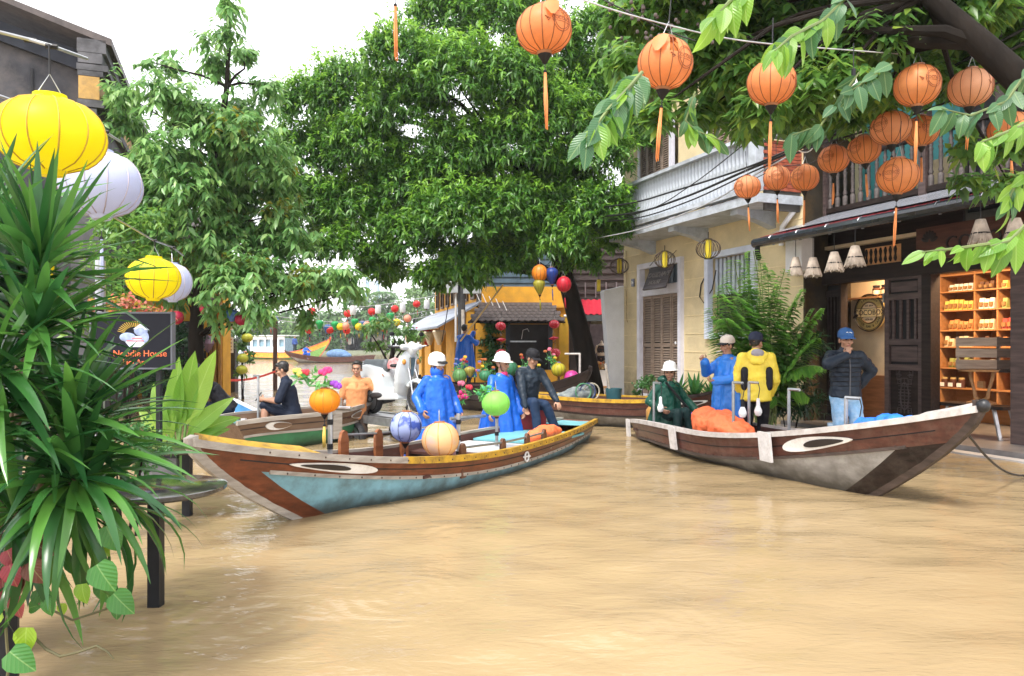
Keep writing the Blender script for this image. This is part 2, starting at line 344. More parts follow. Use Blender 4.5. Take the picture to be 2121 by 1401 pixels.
# ================================================================ yellow house
YW = mat('yellow_plaster', (.64, .53, .32), .85, .1, 2., .25, 25, grime=((.4, .33, .22), .55, 1.5), tide=((.2, .16, .1), .1, .9))
WOODLT = wood('faded_brown_shutter', (.2, .145, .11), (.3, .23, .18), .65)
FRAMEW = mat('pale_lilac_paint', (.62, .62, .7), .6, .1, 5)
BALW = mat('pale_blue_white_plaster', (.45, .49, .55), .8, .14, 4, .2, 30, grime=((.17, .18, .18), .75, 2.5))
E = thing('yellow_house', 'two storey yellow plaster house with white balcony and brown louvred shutters', 'house', (6.92, 9.8, 0), SRZ)
YH = E
fx = lambda px, py=600, y0=0.: onfac(E, px, py, y0)[0]
fz = lambda px, py, y0=0.: onfac(E, px, py, y0)[1]
x0, x1 = fx(1292), fx(1664)
dx0, dx1 = fx(1331), fx(1411); dz1 = fz(1371, 549); dz0 = .25; tz = fz(1371, 590)
wx0, wx1 = fx(1472), fx(1562); wz0, wz1 = fz(1515, 690), fz(1515, 528)
ux0, ux1 = fx(1330), fx(1400)
b = wall_open(MB(), x0, x1, -.6, 4.05, [(dx0, dx1, dz0, dz1), (wx0, wx1, wz0, wz1)], .3); b.build('ground_floor_wall', YW, E, 0)
b = wall_open(MB(), x0, x1, 4.05, 8.4, [(ux0-.1, ux1+.1, 4.3, 6.9), (ux1+1.3, ux1+2.9, 4.3, 6.9)], .3, .003); b.build('upper_wall', YW, E, 0)
MB().box(((x0+x1)/2, 2.4, 4), (x1-x0-.02, 4.1, 8.8)).build('house_body', YW, E, 0)
MB().box(((x0+x1)/2, 2.3, 8.55), (x1-x0+.5, 5.4, .3)).build('roof_slab', BALW, E, 0)
MB().box(((x0+x1)/2, -.1, 8.25), (x1-x0+.4, .3, .3)).build('cornice', BALW, E, 0)
cl = mat('pale_joint', (.72, .6, .36), .8, .1)
z = .5
while z < 4.0:
    for (a, c) in [(x0, dx0-.13), (dx1+.13, wx0-.13), (wx1+.13, x1)]:
        if z > dz1+.1: a, c = (x0, dx0-.131) if a == x0 else (a, c)
        MB().box(((a+c)/2, -.004, z), (c-a, .012, .018)).build('course_line', cl, E, 0)
    z += .42
MB().box((x1+.025, .26, 4), (.05, .52, 8.4)).build('stained_end_wall', mat('mossy_wall', (.025, .02, .014), .8, .5, 3, .3, 12, grime=((.12, .065, .012), .6, 2), spec=.2), E, 0)
# door: frame, transom with slats, four louvred leaves
frame_rect(MB(), dx0-.12, dx1+.12, dz0-.12, dz1+.1, .13, -.02, .16).build('door_frame', FRAMEW, E, 0)
MB().box(((dx0+dx1)/2, .02, tz-.12), (dx1-dx0, .12, .24)).build('transom_bar', FRAMEW, E, 0)
MB().box(((dx0+dx1)/2, .2, (tz+dz1)/2), (dx1-dx0, .02, dz1-tz)).build('transom_panel', mat('dusty_blue_paint', (.16, .22, .3), .6, .15), E, 0)
for k in range(7): MB().box((lerp(dx0, dx1, (k+.5)/7), .17, (tz+dz1)/2), (.05, .03, dz1-tz)).build('slat', mat('dusty_blue_slat', (.3, .37, .45), .6, .15), E, 0)
slat_me = {}
def louvre(E, x0, x1, z0, z1, y, mt, nrow=2, name='shutter', per=17):
    g = bpy.data.objects.new(name, MB_leaf_frame(x0, x1, z0, z1, nrow, mt)); COL.objects.link(g); g.parent = E; g.location = (0, y, 0)
    w = x1-x0-.1; key = (round(w, 2), mt.name)
    if key not in slat_me: slat_me[key] = MB().box((0, 0, 0), (w, .012, .06), M=Matrix.Rotation(R(-38), 4, 'X')).mesh('slat', mt, 0)
    MB().box(((x0+x1)/2, .045, (z0+z1)/2), (x1-x0-.02, .01, z1-z0-.02)).build('shutter_backing', BLACK, g, 0)
    for r in range(nrow):
        a, c = lerp(z0, z1, r/nrow)+.07, lerp(z0, z1, (r+1)/nrow)-.07
        for k in range(per): put('slat', slat_me[key], g, T(((x0+x1)/2, .005, lerp(a, c, (k+.5)/per))))
    return g
def MB_leaf_frame(x0, x1, z0, z1, nrow, mt):
    b = MB(); w = .05; b.box((x0+w/2, 0, (z0+z1)/2), (w-.004, .045, z1-z0)); b.box((x1-w/2, 0, (z0+z1)/2), (w-.004, .045, z1-z0))
    for r in range(nrow+1): b.box(((x0+x1)/2, 0, lerp(z0+.035, z1-.035, r/nrow)), (x1-x0-2*w, .04, .07 if r in (0, nrow) else .1))
    return b.mesh('shutter', mt, 0)
lw = (dx1-dx0)/4
for k in range(4): louvre(E, dx0+k*lw+.006, dx0+(k+1)*lw-.006, dz0+.01, tz-.25, .03+.012*(k % 2), WOODLT, 2, 'shutter_leaf', 18)
MB().ell((dx1-.55*lw, .0, 1.55), (.04, .01, .04), 8, 6).build('paper_sticker', WHITE, E)
# window
frame_rect(MB(), wx0-.12, wx1+.12, wz0-.12, wz1+.12, .13, -.02, .14).build('window_frame', mat('pale_blue_paint', (.55, .6, .72), .6, .1), E, 0)
MB().box(((wx0+wx1)/2, .24, (wz0+wz1)/2), (wx1-wx0, .02, wz1-wz0)).build('window_dark_interior', mat('room_dark', (.03, .03, .035), .8), E, 0)
for k in range(10): MB().box((lerp(wx0, wx1, (k+.5)/10), .12, wz1-.42), (.085, .04, .8)).build('slat', mat('blue_grey_slat', (.42, .47, .56), .6, .15), E, 0)
for k in range(6): MB().bar((lerp(wx0, wx1, (k+.5)/6), .1, wz0), (lerp(wx0, wx1, (k+.5)/6), .1, wz1-.8), .018).build('window_bar', BLACK, E, 0)
# upstairs shutters, left visible one above the balcony
for a in (ux0, ux1+1.4):
    for k in range(4): louvre(E, a+k*.34+.005, a+(k+1)*.34-.005, 4.35, 6.8, -.03, WOODLT, 2, 'shutter_leaf', 20)
    frame_rect(MB(), a-.12, a+4*.34+.12, 4.2, 6.95, .11, -.02, .1).build('window_frame', FRAMEW, E, 0)
# balcony
yb = -.95; bx1 = fx(1572, 350, yb); bx0 = fx(1268, 420, yb); zt = fz(1565, 285, yb); zb = fz(1572, 418, yb); zb2 = fz(1573, 393, yb)
MB().box(((bx0+bx1)/2, yb/2-.03, zb+.07), (bx1-bx0+.1, -yb+.06, .16)).build('balcony_slab', BALW, E, 0)
MB().box(((bx0+bx1)/2, yb-.02, zb2+.03), (bx1-bx0+.06, .16, .09)).build('balcony_ledge', BALW, E, 0)
MB().box(((bx0+bx1)/2, yb, zt+.03), (bx1-bx0+.1, .2, .07)).build('balcony_rail', BALW, E, 0)
MB().box(((bx0+bx1)/2, yb+.1, (zb2+zt)/2), (bx1-bx0, .03, zt-zb2)).build('balcony_backing', BALW, E, 0)
hh = zt-zb2-.06; nb = 46; pr = []
fl = MB(); rows = []
for i in range(9):
    t = i/8; yo = -.07*math.exp(-((t-.14)/.2)**2)-.01; rows.append([(-.05, .02, t*hh), (-.036, yo-.012, t*hh), (0, yo-.03, t*hh), (.036, yo-.012, t*hh), (.05, .02, t*hh)])
flm = fl.grid(rows).mesh('baluster', BALW, 60)
for k in range(nb): put('baluster', flm, E, T((lerp(bx0, bx1, (k+.5)/nb), yb+.05, zb2+.06), 0, ((bx1-bx0)/nb/.115, 1, 1)))
MB().box((bx1-.09, yb+.005, (zb2+zt)/2), (.2, .17, zt-zb2)).build('corner_pier', BALW, E, 0)
BRK = mat('red_brick', (.3, .07, .035), .85, .35, 9, .3); bk = MB().box((0, 0, 0), (.05, .21, .055)).mesh('brick', BRK, 0)
MB().box((bx1-.03, yb/2+.06, (zb2+zt)/2-.2), (.06, -yb-.16, zt-zb2+.3)).build('balcony_side_wall', mat('dark_mortar', (.06, .055, .05), .9), E, 0)
nr = int((zt-zb2)/.066)
for r in range(nr):
    for k in range(4):
        put('brick', bk, E, T((bx1-.005+random.uniform(-.004, .004), yb+.2+.215*k+(.1 if r % 2 else 0)*(k < 3), zb2+.04+r*.066)))
MB().box((bx1-.02, yb/2, zt+.045), (.2, -yb+.1, .06)).build('side_rail', BALW, E, 0)
for k in range(3):
    xx = lerp(bx0+.3, bx1-.9, k/2)
    MB().prism([(0, 0), (-.9, 0), (-.9, -.1), (-.35, -.2), (0, -.32)], lambda u, v: (xx, u, zb-.01+v), lambda u, v: (xx+.22, u, zb-.01+v)).build('balcony_bracket', BALW, E, 0, True)
for k in range(22):   # thin clutter of white rails upstairs by the corner
    MB().bar((bx1-.1, yb+.02+.05*k*.9, zt+.07), (bx1-.1+random.uniform(-.04, .04), yb+.02+.05*k*.9+random.uniform(-.03, .03), zt+.55), .014).build('rail_bar', WHITE, E, 0)
# splayed white buttress at the far corner
b = MB(); q = [(x0+.02, -.0, -.6), (x0+.02, -.34, -.6), (x0+.02, -.62, 2.95), (x0+.02, 0, 3.1)]
b.add(q + [(x-.2, y, z) for x, y, z in q], [(0, 1, 2, 3), (7, 6, 5, 4), (0, 4, 5, 1), (1, 5, 6, 2), (2, 6, 7, 3), (3, 7, 4, 0)]).build('splayed_buttress', mat('clean_white_plaster', (.66, .68, .72), .7, .06, 4), E, 0)
xx, zz = onfac(E, 1312, 586); MB().box((xx, -.015, zz), (.13, .03, .2)).build('number_plate', mat('blue_enamel', (.05, .06, .1), .3), E, 0)
tx = text_mb('36', .11); o = tx.build('plate_digits', WHITE, E, 0); o.location = (xx, -.034, zz)
# downpipe, loose cables on the wall
MB().tube([(x1-.12, -.12, 4.0), (x1-.45, -.1, 3.75), (x1-.5, -.08, 3.4)], .05).build('rain_pipe', WHITE, E)
px = lambda a, c, y=-.03: V((onfac(E, a, c, y)[0], y, onfac(E, a, c, y)[1]))
MB().tube([px(1466, 525), px(1467, 560), px(1452, 590), px(1449, 615), px(1458, 628), px(1475, 600), px(1483, 560)], .014, 5).build('wall_cable', CABLE, E)
MB().tube([px(1297, 520), px(1297, 660), px(1300, 668)], .012, 5).build('wall_cable', mat('beige_pipe', (.45, .35, .2), .6), E)
MB().box((onfac(E, 1656, 530, -.15)[0], -.15, onfac(E, 1656, 530, -.15)[1]), (.42, .28, .6)).build('meter_box', WHITE, E, 0)
# hanging carved board over the door
xa, za = onfac(E, 1362, 574, -.35)
B = thing('hanging_sign', 'dark carved wooden board hanging askew over the shuttered door', 'sign', E.matrix_basis @ V((xa, -.35, za)), SRZ)
Tl = Matrix.Rotation(R(-32), 4, 'X')
MB().add([(-.62, 0, .34), (.42, 0, .34), (.62, 0, -.34), (-.4, 0, -.34), (-.62, .04, .34), (.42, .04, .34), (.62, .04, -.34), (-.4, .04, -.34)],
         [(3, 2, 1, 0), (4, 5, 6, 7), (0, 1, 5, 4), (1, 2, 6, 5), (2, 3, 7, 6), (3, 0, 4, 7)], Tl).build('board', wood('charred_board', (.03, .025, .03), (.08, .07, .075), .7), B, 0)
for s, z, w in (("CASIDAN'S", .06, .2), ('HOUSE', -.16, .16)):
    o = text_mb(s, w, .006).build('carved_lettering', mat('faded_letter', (.16, .145, .14), .7), B, 0); o.matrix_basis = Tl @ T((0, -.008, z))
for s in (-.4, .3): MB().bar((s, .02, .3), (s, .33, .62), .012).build('sign_bracket', BLACK, B, 0)
# ================================================================ shop
E = thing('juice_shop', 'dark timber juice shop with lit shelves, red eave and balustrade', 'shop', (7.39, 9.98, 0), SRZ)
SH = E
fx = lambda px, py=600, y0=0.: onfac(E, px, py, y0)[0]
fz = lambda px, py, y0=0.: onfac(E, px, py, y0)[1]
sx0, sx1 = fx(1700), fx(2121)+1.8
ST = mat('wet_stone_floor', (.16, .15, .15), .3, .25, 3, .2, 20)
MB().box(((sx0+sx1)/2+.2, 1.2, -.24), (sx1-sx0+.6, 4.1, .68)).build('floor_slab', ST, E, 0)
MB().box(((sx0+sx1)/2+.2, -.98, -.3), (sx1-sx0+.6, .22, .66)).build('kerb_step', mat('pale_kerb_stone', (.32, .31, .31), .55, .2, 4), E, 0)
zl = 2.62
D = DARKWOOD; DW2 = wood('purple_brown_wood', (.045, .03, .03), (.11, .075, .07), .5)
def post(a, c, nm='post', y=0, d=.16, z1=zl, z0=.1, mt=D):
    return MB().box(((a+c)/2, y, (z0+z1)/2), (c-a, d, z1-z0)).build(nm, mt, E, 0)
pa, pb = fx(1690), fx(1706); post(pa, pb, d=.2)
la, lb = pb+.01, fx(1747)
post(lb-.03, lb+.02, d=.16)
# left fixed panel with slats
MB().box(((la+lb)/2, .05, 1.36), (lb-la, .03, 2.5)).build('panel_backing', BLACK, E, 0)
for k in range(6): MB().box((lerp(la, lb, (k+.5)/6), .0, 1.75), (.035, .04, 1.3)).build('slat', D, E, 0)
for zz in (.16, 1.02, 2.45): MB().box(((la+lb)/2, 0, zz), (lb-la, .06, .12)).build('panel_rail', D, E, 0)
MB().box(((la+lb)/2, .02, .6), (lb-la-.06, .03, .7)).build('panel', D, E, 0)
# open door leaf with fret panel
da, db = fx(1838), fx(1917)
G = bpy.data.objects.new('door_leaf', None); COL.objects.link(G); G.parent = E
b = MB(); w = .085
for xx in (da+w/2, db-w/2): b.box((xx, -.03, 1.4), (w, .07, 2.55))
rails = [.16, .38, 1.16, 1.27, 1.56, 2.26, 2.62]
for zz in (.17, 1.13, 1.55, 2.3, 2.63): b.box(((da+db)/2, -.03, zz), (db-da-2*w, .065, .1))
b.build('door_frame', DW2, G, 0)
MB().box(((da+db)/2, .0, 1.4), (db-da-.1, .015, 2.5)).build('door_backing', BLACK, G, 0)
for k in range(4): MB().box((lerp(da+w, db-w, (k+.5)/4), -.025, 1.92), (.045, .035, .7)).build('slat', DW2, G, 0)
for (e, f) in ((1.2, 1.5), (2.36, 2.57)):
    MB().box(((da+db)/2, -.02, (e+f)/2), (db-da-2*w-.06, .04, f-e-.05)).build('panel', DW2, G, 0)
MB().box(((da+db)/2, -.012, .66), (db-da-2*w-.01, .02, .84)).build('carved_panel', D, G, 0)
b = MB(); cx = (da+db)/2; hw = (db-da-2*w)/2-.03; CV = wood('carved_relief_wood', (.03, .022, .022), (.075, .055, .055), .45)
def key(x, z, s, q):   # square meander corner
    pts = [(0, 0), (1, 0), (1, 1), (.35, 1), (.35, .45), (.65, .45)]; return [(x+q[0]*u*s, -.03, z+q[1]*v*s) for u, v in pts]
for qx in (-1, 1):
    for qz in (-1, 1):
        for i in range(3):
            P = key(cx+qx*(hw-.2+.0*i), .66+qz*(.2+.07*i), .075+.015*i, (qx, qz))
            for i2 in range(len(P)-1): b.bar(P[i2], P[i2+1], .012)
ring = [(cx+.11*math.cos(t)*(.75), -.03, .66+.22*math.sin(t)) for t in np.linspace(0, 2*math.pi, 25)]
b.tube(ring, .012, 5)
for zz in (.5, .55, .6, .66, .71, .76, .82): b.bar((cx-.12, -.03, zz), (cx+.12, -.03, zz), .013)
for (xa, xb, za, zb_) in ((-.07, -.07, .82, .95), (.07, .07, .82, .95), (-.07, .07, .95, .95), (-.07, -.07, .37, .5), (.07, .07, .37, .5), (0, 0, .37, .95)): b.bar((cx+xa, -.03, za), (cx+xb, -.03, zb_), .013)
b.build('fretwork', CV, G, 0)
MB().box((da-.02, -.05, 2.3), (.03, .05, .16)).build('hinge', STEEL, G, 0); MB().box((db+.0, -.06, 1.3), (.02, .03, .12)).build('hinge', STEEL, G, 0)
post(db+.01, db+.18, d=.2)                                     # dark post beside it
ra, rb = fx(2103), fx(2103)+.2; post(ra, rb, d=.2, mt=DW2); post(rb+.02, sx1, 'right_panel', .05, .06)
b = MB(); b.box(((pa+sx1)/2, 0, zl+.12), (sx1-pa, .22, .24)); b.build('lintel_beam', D, E, 0)
post(pa, db+.6, 'transom_wall', .1, .05, 3.75, zl+.23)
for k in range(7): MB().lathe([(.012, 0), (.03, .05), (.014, .12), (.03, .2), (.012, .26)], 8, T((lerp(fx(1790), fx(1850), k/6), .05, zl+.3))).build('transom_baluster', D, E)
MB().box((fx(1822), .07, zl+.43), (.75, .02, .3)).build('transom_light', mat('lit_transom', (.6, .3, .12), .6), E, 0)
# fascia board with carved name
fa, fb = fx(1900, 480, -.1), sx1
MB().box(((fa+fb)/2, -.1, 3.1), (fb-fa, .05, .52)).build('fascia_board', wood('red_brown_board', (.06, .022, .014), (.11, .045, .03), .5), E, 0)
o = text_mb('COCOBOX', .3, .01, 'LEFT').build('fascia_lettering', mat('dark_letter', (.012, .008, .008), .5), E, 0); o.location = (fx(1958, 480, -.13), -.132, 3.05)
b = MB(); cx, cz = fx(1925, 470, -.13), 3.12
for k in range(7): a = R(20+k*23); b.ell((cx+.09*math.cos(a), -.13, cz+.12*math.sin(a)), (.035, .012, .07), 8, 6, Matrix.Rotation(R(90)-a, 4, 'Y'))
b.build('fascia_emblem', mat('dark_letter', (.012, .008, .008)), E)
# shop interior: cream wall, shelving, lamps
CRM = mat('cream_wall', (.62, .5, .34), .7, .08); BRN = wood('warm_shelf_wood', (.32, .14, .05), (.45, .22, .09), .5, 2)
yi = .62
ia, ib = lb+.12, fx(1838)+.9
xp = fx(1843, 600, yi)
MB().box(((ia-1+xp)/2, yi+.03, 1.95), (xp-ia+1, .05, 2.0)).build('partition_wall', CRM, E, 0)
MB().box(((ia-1+xp)/2, yi, .52), (xp-ia+1, .08, .85)).build('wainscot', wood('brown_wainscot', (.14, .06, .025), (.26, .12, .055), .45), E, 0)
MB().box(((ia-.5+xp)/2, yi-.12, 2.36), (xp-ia+.5, .26, .03)).build('shelf', BRN, E, 0)
MB().box(((ia+ib)/2-.35, yi-.12, 2.55), (.03, .26, .36)).build('shelf_divider', BRN, E, 0)
yk = 2.0; ka, kb = fx(1915, 600, 1.9)-.1, sx1
MB().box(((ka+kb)/2+.3, yk+.3, 1.7), (kb-ka+1.6, .06, 3.3)).build('back_wall', wood('orange_back_board', (.4, .17, .055), (.5, .24, .09), .5), E, 0)
MB().box(((sx0+sx1)/2, 1.3, 3.3), (sx1-sx0, 2.7, .06)).build('ceiling', CRM, E, 0)
MB().box((fx(1915, 600, 1.9)-.1, 1.75, 1.7), (.06, 1.1, 3.2)).build('inner_wall', BRN, E, 0)
# ---------------- eave: rafters, corrugated sheet, gutter
ye, ze = -1.25, 3.4; ex0, ex1 = fx(1572, 515, ye), sx1
b = MB(); rows = []
nn = 150
for (y, z) in ((ye-.05, ze+.06), (-.6, ze+.26), (.1, ze+.52)):
    rows.append([(lerp(ex0+.05, ex1, i/nn), y, z+.022*math.sin(i*1.6)) for i in range(nn+1)])
b.grid(rows); b.build('corrugated_eave', mat('wet_red_tin', (.3, .03, .04), .22, .2, 5, coat=.4), E, 60)
b = MB(); b.grid([[(lerp(sx0-.1, ex1, i/30), y, z) for i in range(31)] for (y, z) in ((ye+.12, ze+.155), (-.6, ze+.31), (.05, ze+.55))]); b.build('eave_flashing', mat('wet_grey_sheet', (.4, .42, .48), .2, .15, 3, metal=.3), E)
gut = [(lerp(ex0, ex1, i/12), ye-.1, ze-.02) for i in range(13)]
MB().tube(gut, .085, 10).build('gutter', mat('black_gutter', (.02, .025, .035), .25, .3, coat=.4), E)
MB().tube([(ex0+.08, ye-.1, ze-.05), (ex0+.08, ye-.1, ze-.2), (ex0+.02, ye-.02, ze-.3)], .05).build('gutter_outlet', BLACK, E)
for k in range(9): MB().tube([(lerp(ex0+.5, ex1, k/8), ye-.1+.09*math.sin(a), ze-.02+.09*math.cos(a)) for a in np.linspace(-1.2, 3.2, 9)], .008, 4).build('gutter_hook', STEEL, E)
for k in range(8): MB().bar((lerp(sx0, ex1, k/7), ye, ze+.0), (lerp(sx0, ex1, k/7), .0, ze+.42), .07, .09).build('rafter', D, E, 0)
# ---------------- upstairs balcony with turned balusters
ub0 = fx(1712, 400); zb_, zt_ = 3.98, 4.86
TEAL = mat('teal_boards', (.05, .26, .27), .6, .2, 5)
tb = wall_open(MB(), sx0-.1, sx1, 3.8, 7.0, [(fx(1905), fx(1905)+1.5, 3.8, 6.3)], .1, .9); tb.build('upper_wall', TEAL, E, 0)
MB().box((fx(1905)+.75, 1.1, 5.), (1.5, .05, 2.6)).build('upper_doorway', mat('room_dark', (.03, .03, .035)), E, 0)
MB().box((fx(1865), .88, 4.3), (.9, .04, .75)).build('pale_board', mat('pale_board', (.4, .33, .2), .7), E, 0)
MB().box(((ub0+sx1)/2, .45, 3.86), (sx1-ub0, 1.0, .12)).build('upper_floor', D, E, 0)
MB().box(((ub0+sx1)/2, -.02, zb_), (sx1-ub0, .1, .09)).build('lower_rail', D, E, 0)
MB().box(((ub0+sx1)/2, -.02, zt_), (sx1-ub0, .11, .08)).build('upper_rail', D, E, 0)
prof = [(.045, 0), (.045, .17), (.022, .19), (.042, .23), (.026, .28), (.034, .42), (.028, .55), (.04, .6), (.022, .63), (.038, .67), (.02, .71), (.026, .76), (.012, .85)]
bm_ = MB().lathe(prof, 8).mesh('baluster', wood('grey_brown_turned_wood', (.05, .04, .038), (.12, .1, .095), .55), 50)
nbal = 30
for k in range(nbal): put('baluster', bm_, E, T((ub0+.12+k*(sx1-ub0-.2)/nbal, -.02, zb_+.04)))
for xx in (ub0, fx(1918, 330), fx(2080, 330)): MB().box((xx, -.02, 5.3), (.13, .15, 2.9)).build('upper_post', DW2, E, 0)
MB().box((ub0-.15, .35, 3.4), (.22, .75, 6.8)).build('party_wall', mat('mossy_wall', (.025, .02, .014)), E, 0)
MB().box(((ub0+sx1)/2, .2, 6.9), (sx1-ub0+.6, 2.4, .12)).build('upper_roof', D, E, 0)
MB().box(((sx0+sx1)/2, 3.4, 3.6), (sx1-sx0, 2.2, 6.6)).build('shop_body', mat('dark_plaster', (.1, .09, .08), .8), E, 0)
# ---------------- round sign
xa, za = onfac(E, 1803, 648, yi-.16)
B = thing('round_sign', 'round cream and gold sign reading COCOBOX juice bar and cafe', 'sign', E.matrix_basis @ V((xa, yi-.14, za)), SRZ)
RX = Matrix.Rotation(R(90), 4, 'X'); rr = .335
MB().lathe([(0, -.0), (rr, -.0), (rr, .045), (0, .045)], 48, RX).build('disc', mat('gold_sign', (.42, .3, .1), .5, .12), B, 40)
MB().lathe([(0, .046), (.19, .046), (.19, .055), (0, .055)], 48, RX).build('inner_disc', mat('cream_sign', (.72, .52, .32), .5, .06), B, 40)
GL = mat('dark_letter', (.012, .008, .008))
for r, w in ((rr, .012), (rr-.025, .005), (.19, .014)): MB().tube([(r*math.cos(t), -.055, r*math.sin(t)) for t in np.linspace(0, 2*math.pi, 48, endpoint=False)], w, 5, closed=True).build('ring', GL if r != .19 else mat('brown_ring', (.14, .08, .03)), B)
MB().box((0, -.056, 0), (.56, .012, .155)).build('name_band', mat('cream_band', (.66, .5, .26), .5, .06), B, 0)
for zz in (.08, -.08): MB().box((0, -.064, zz), (.56, .006, .008)).build('band_line', GL, B, 0)
o = text_mb('COCOBOX', .135, .002).build('name_lettering', GL, B, 0); o.location = (.02, -.066, 0)
for s, z in (('EST 2014', .125), ('HOI AN', -.125)): o = text_mb(s, .05, .002).build('small_lettering', GL, B, 0); o.location = (0, -.058, z)
def arc_text(B, s, r, a0, a1, size, out=True):
    for i, c in enumerate(s):
        if c == ' ': continue
        a = R(lerp(a0, a1, i/(len(s)-1))); o = text_mb(c, size, .002).build('letter', GL, B, 0)
        o.matrix_basis = Matrix.Translation((r*math.cos(a), -.05, r*math.sin(a))) @ Matrix.Rotation(-(a-R(90 if out else -90)), 4, 'Y')
arc_text(B, 'JUICE BAR & CAFE', .255, 205, 335, .06, False); arc_text(B, 'FARM SHOP', .255, 130, 50, .055)
b = MB()
for k in range(5): a = R(150+k*16); b.ell((-.33+.05*math.cos(a+2), -.06, -.06+.06*math.sin(a+3)*k/3), (.018, .012, .05), 8, 6, Matrix.Rotation(R(40+k*20), 4, 'Y'))
b.build('cocoa_emblem', GL, B)
# ---------------- shelving unit and goods
U = thing('shelving_unit', 'warm lit wooden shelving unit full of packets inside the shop', 'shelves', E.matrix_basis @ V((0, 0, .1)), SRZ)
sa, sb = fx(1925, 600, 1.9), fx(2110, 600, 1.9)+.25
cols = [sa, sa+.32, sa+1.0, sa+1.42, sb]; levs = [.62, .98, 1.36, 1.66, 2.02, 2.36, 2.66]
MB().box(((sa+sb)/2, 2.2, 1.6), (sb-sa, .02, 2.7)).build('back_panel', BRN, U, 0)
for c in cols: MB().box((c, 1.99, 1.6), (.03, .4, 2.6)).build('upright', BRN, U, 0)
for z in levs: MB().box(((sa+sb)/2, 1.985, z), (sb-sa, .42, .025)).build('shelf', BRN, U, 0)
PK = [mat('yellow_packet', (.7, .5, .12), .5, .1), mat('orange_packet', (.65, .27, .1), .5, .1), mat('cream_packet', (.75, .62, .42), .5, .1), mat('green_packet', (.3, .33, .1), .5, .1), mat('brown_packet', (.12, .05, .025), .5, .2), mat('white_packet', (.75, .74, .7), .5, .1), mat('red_packet', (.4, .05, .04), .5, .1)]
LB = mat('packet_label', (.3, .16, .06), .5, .3)
def packet(mt, w, h, label, group, P):
    t = thing('packet', label, 'packet', P, SRZ, group)
    MB().prism([(0, 0), (.09, 0), (.07, h), (.03, h)], lambda u, v: (-w/2, u, v), lambda u, v: (w/2, u, v)).build('pouch', mt, t, 0, True)
    MB().box((0, -.0, h*.42), (w*.72, .05, h*.4)).build('front_label', LB, t, 0); return t
spec = [(1, 1, 2, 3, 'green_packet'), ]
for li, z in enumerate(levs[1:6], 1):
    for c in range(4):
        mi = [[4, 3, 5, 2], [3, 2, 4, 1], [5, 1, 2, 6], [4, 0, 5, 3], [2, 5, 4, 0]][li-1][c]
        nm = ['yellow', 'orange', 'cream', 'green', 'brown', 'white', 'red'][mi]; w = .095; a, e = cols[c]+.05, cols[c+1]-.03
        row = ['second', 'third', 'fourth', 'fifth', 'sixth'][li-1]
        x = a+w/2
        while x+w/2 < e:
            if random.random() < .12: x += w; continue
            packet(PK[mi], w-.008-random.uniform(0, .02), (.17 if li < 5 else .13)*random.uniform(.82, 1.12), '%s labelled packet on the %s shelf of the lit shop unit' % (nm, row), '%s packets on the %s shelf' % (nm, row), E.matrix_basis @ V((x, 1.82, z+.1128)))
            x += w
for k, xx in enumerate((ia+.15, ia+.34, ia+.52)):
    t = thing('jar', 'dark lidded jar on the high shelf above the round sign', 'jar', E.matrix_basis @ V((xx, yi-.12, 2.3755)), SRZ, 'jars above the round sign')
    MB().lathe([(.0, 0), (.065, 0), (.07, .02), (.07, .14), (.05, .16), (.05, .17), (0, .17)], 14).build('jar_body', mat('coffee_jar', (.09, .035, .02), .25), t)
    MB().lathe([(0, .165), (.06, .165), (.06, .2), (0, .2)], 14).build('lid', BLACK, t)
    MB().lathe([(.071, .04), (.071, .11)], 14).build('jar_label', PK[2], t)
for k in range(3): packet(PK[2], .12, .17, 'cream packet on the high shelf above the round sign', 'packets above the round sign', E.matrix_basis @ V((ia+.78+.14*k, yi-.16, 2.3755)))
for k in range(4):   # jars on the low display
    t = thing('jar', 'jar with white price card on the lowest display shelf of the shop', 'jar', E.matrix_basis @ V((sa+.2+.17*k, 1.85, .7328)), SRZ, 'jars on the low display')
    MB().lathe([(0, 0), (.06, 0), (.06, .13), (.045, .15), (0, .15)], 12).build('jar_body', mat('coffee_jar', (.09, .035, .02)), t); MB().lathe([(0, .15), (.05, .15), (.05, .18), (0, .18)], 12).build('lid', mat('brass_lid', (.5, .35, .15), .4), t)
    MB().box((0, -.075, .05), (.09, .006, .07)).build('price_card', WHITE, t, 0)
# lamps: warm tubes under the shelf tops and ceiling spots
WARM = bpy.data.materials.new('warm_lamp'); WARM.use_nodes = True; bs = WARM.node_tree.nodes['Principled BSDF']
bs.inputs['Emission Color'].default_value = (1, .62, .28, 1); bs.inputs['Emission Strength'].default_value = 5
def shop_lamp(P, w, en, label):
    t = thing('strip_lamp', label, 'lamp', P, SRZ)
    MB().box((0, 0, 0), (w, .05, .03)).build('tube', WARM, t, 0); MB().box((0, 0, .025), (w+.04, .07, .02)).build('fitting', WHITE, t, 0)
    l = bpy.data.lights.new('lamp_light', 'AREA'); l.shape = 'RECTANGLE'; l.size = w; l.size_y = .3; l.energy = en; l.color = (1, .68, .38)
    o = bpy.data.objects.new('lamp_light', l); COL.objects.link(o); o.parent = t; o.location = (0, 0, -.02)
shop_lamp(E.matrix_basis @ V((fx(1990), .5, 3.18)), 1.3, 55, 'warm strip lamp on the ceiling in front of the shelves')
shop_lamp(E.matrix_basis @ V((fx(2100), .75, 3.18)), .8, 24, 'warm strip lamp near the right end of the shelves')
shop_lamp(E.matrix_basis @ V(((ia+ib)/2-.1, .25, 3.2)), .6, 34, 'warm strip lamp above the round sign')
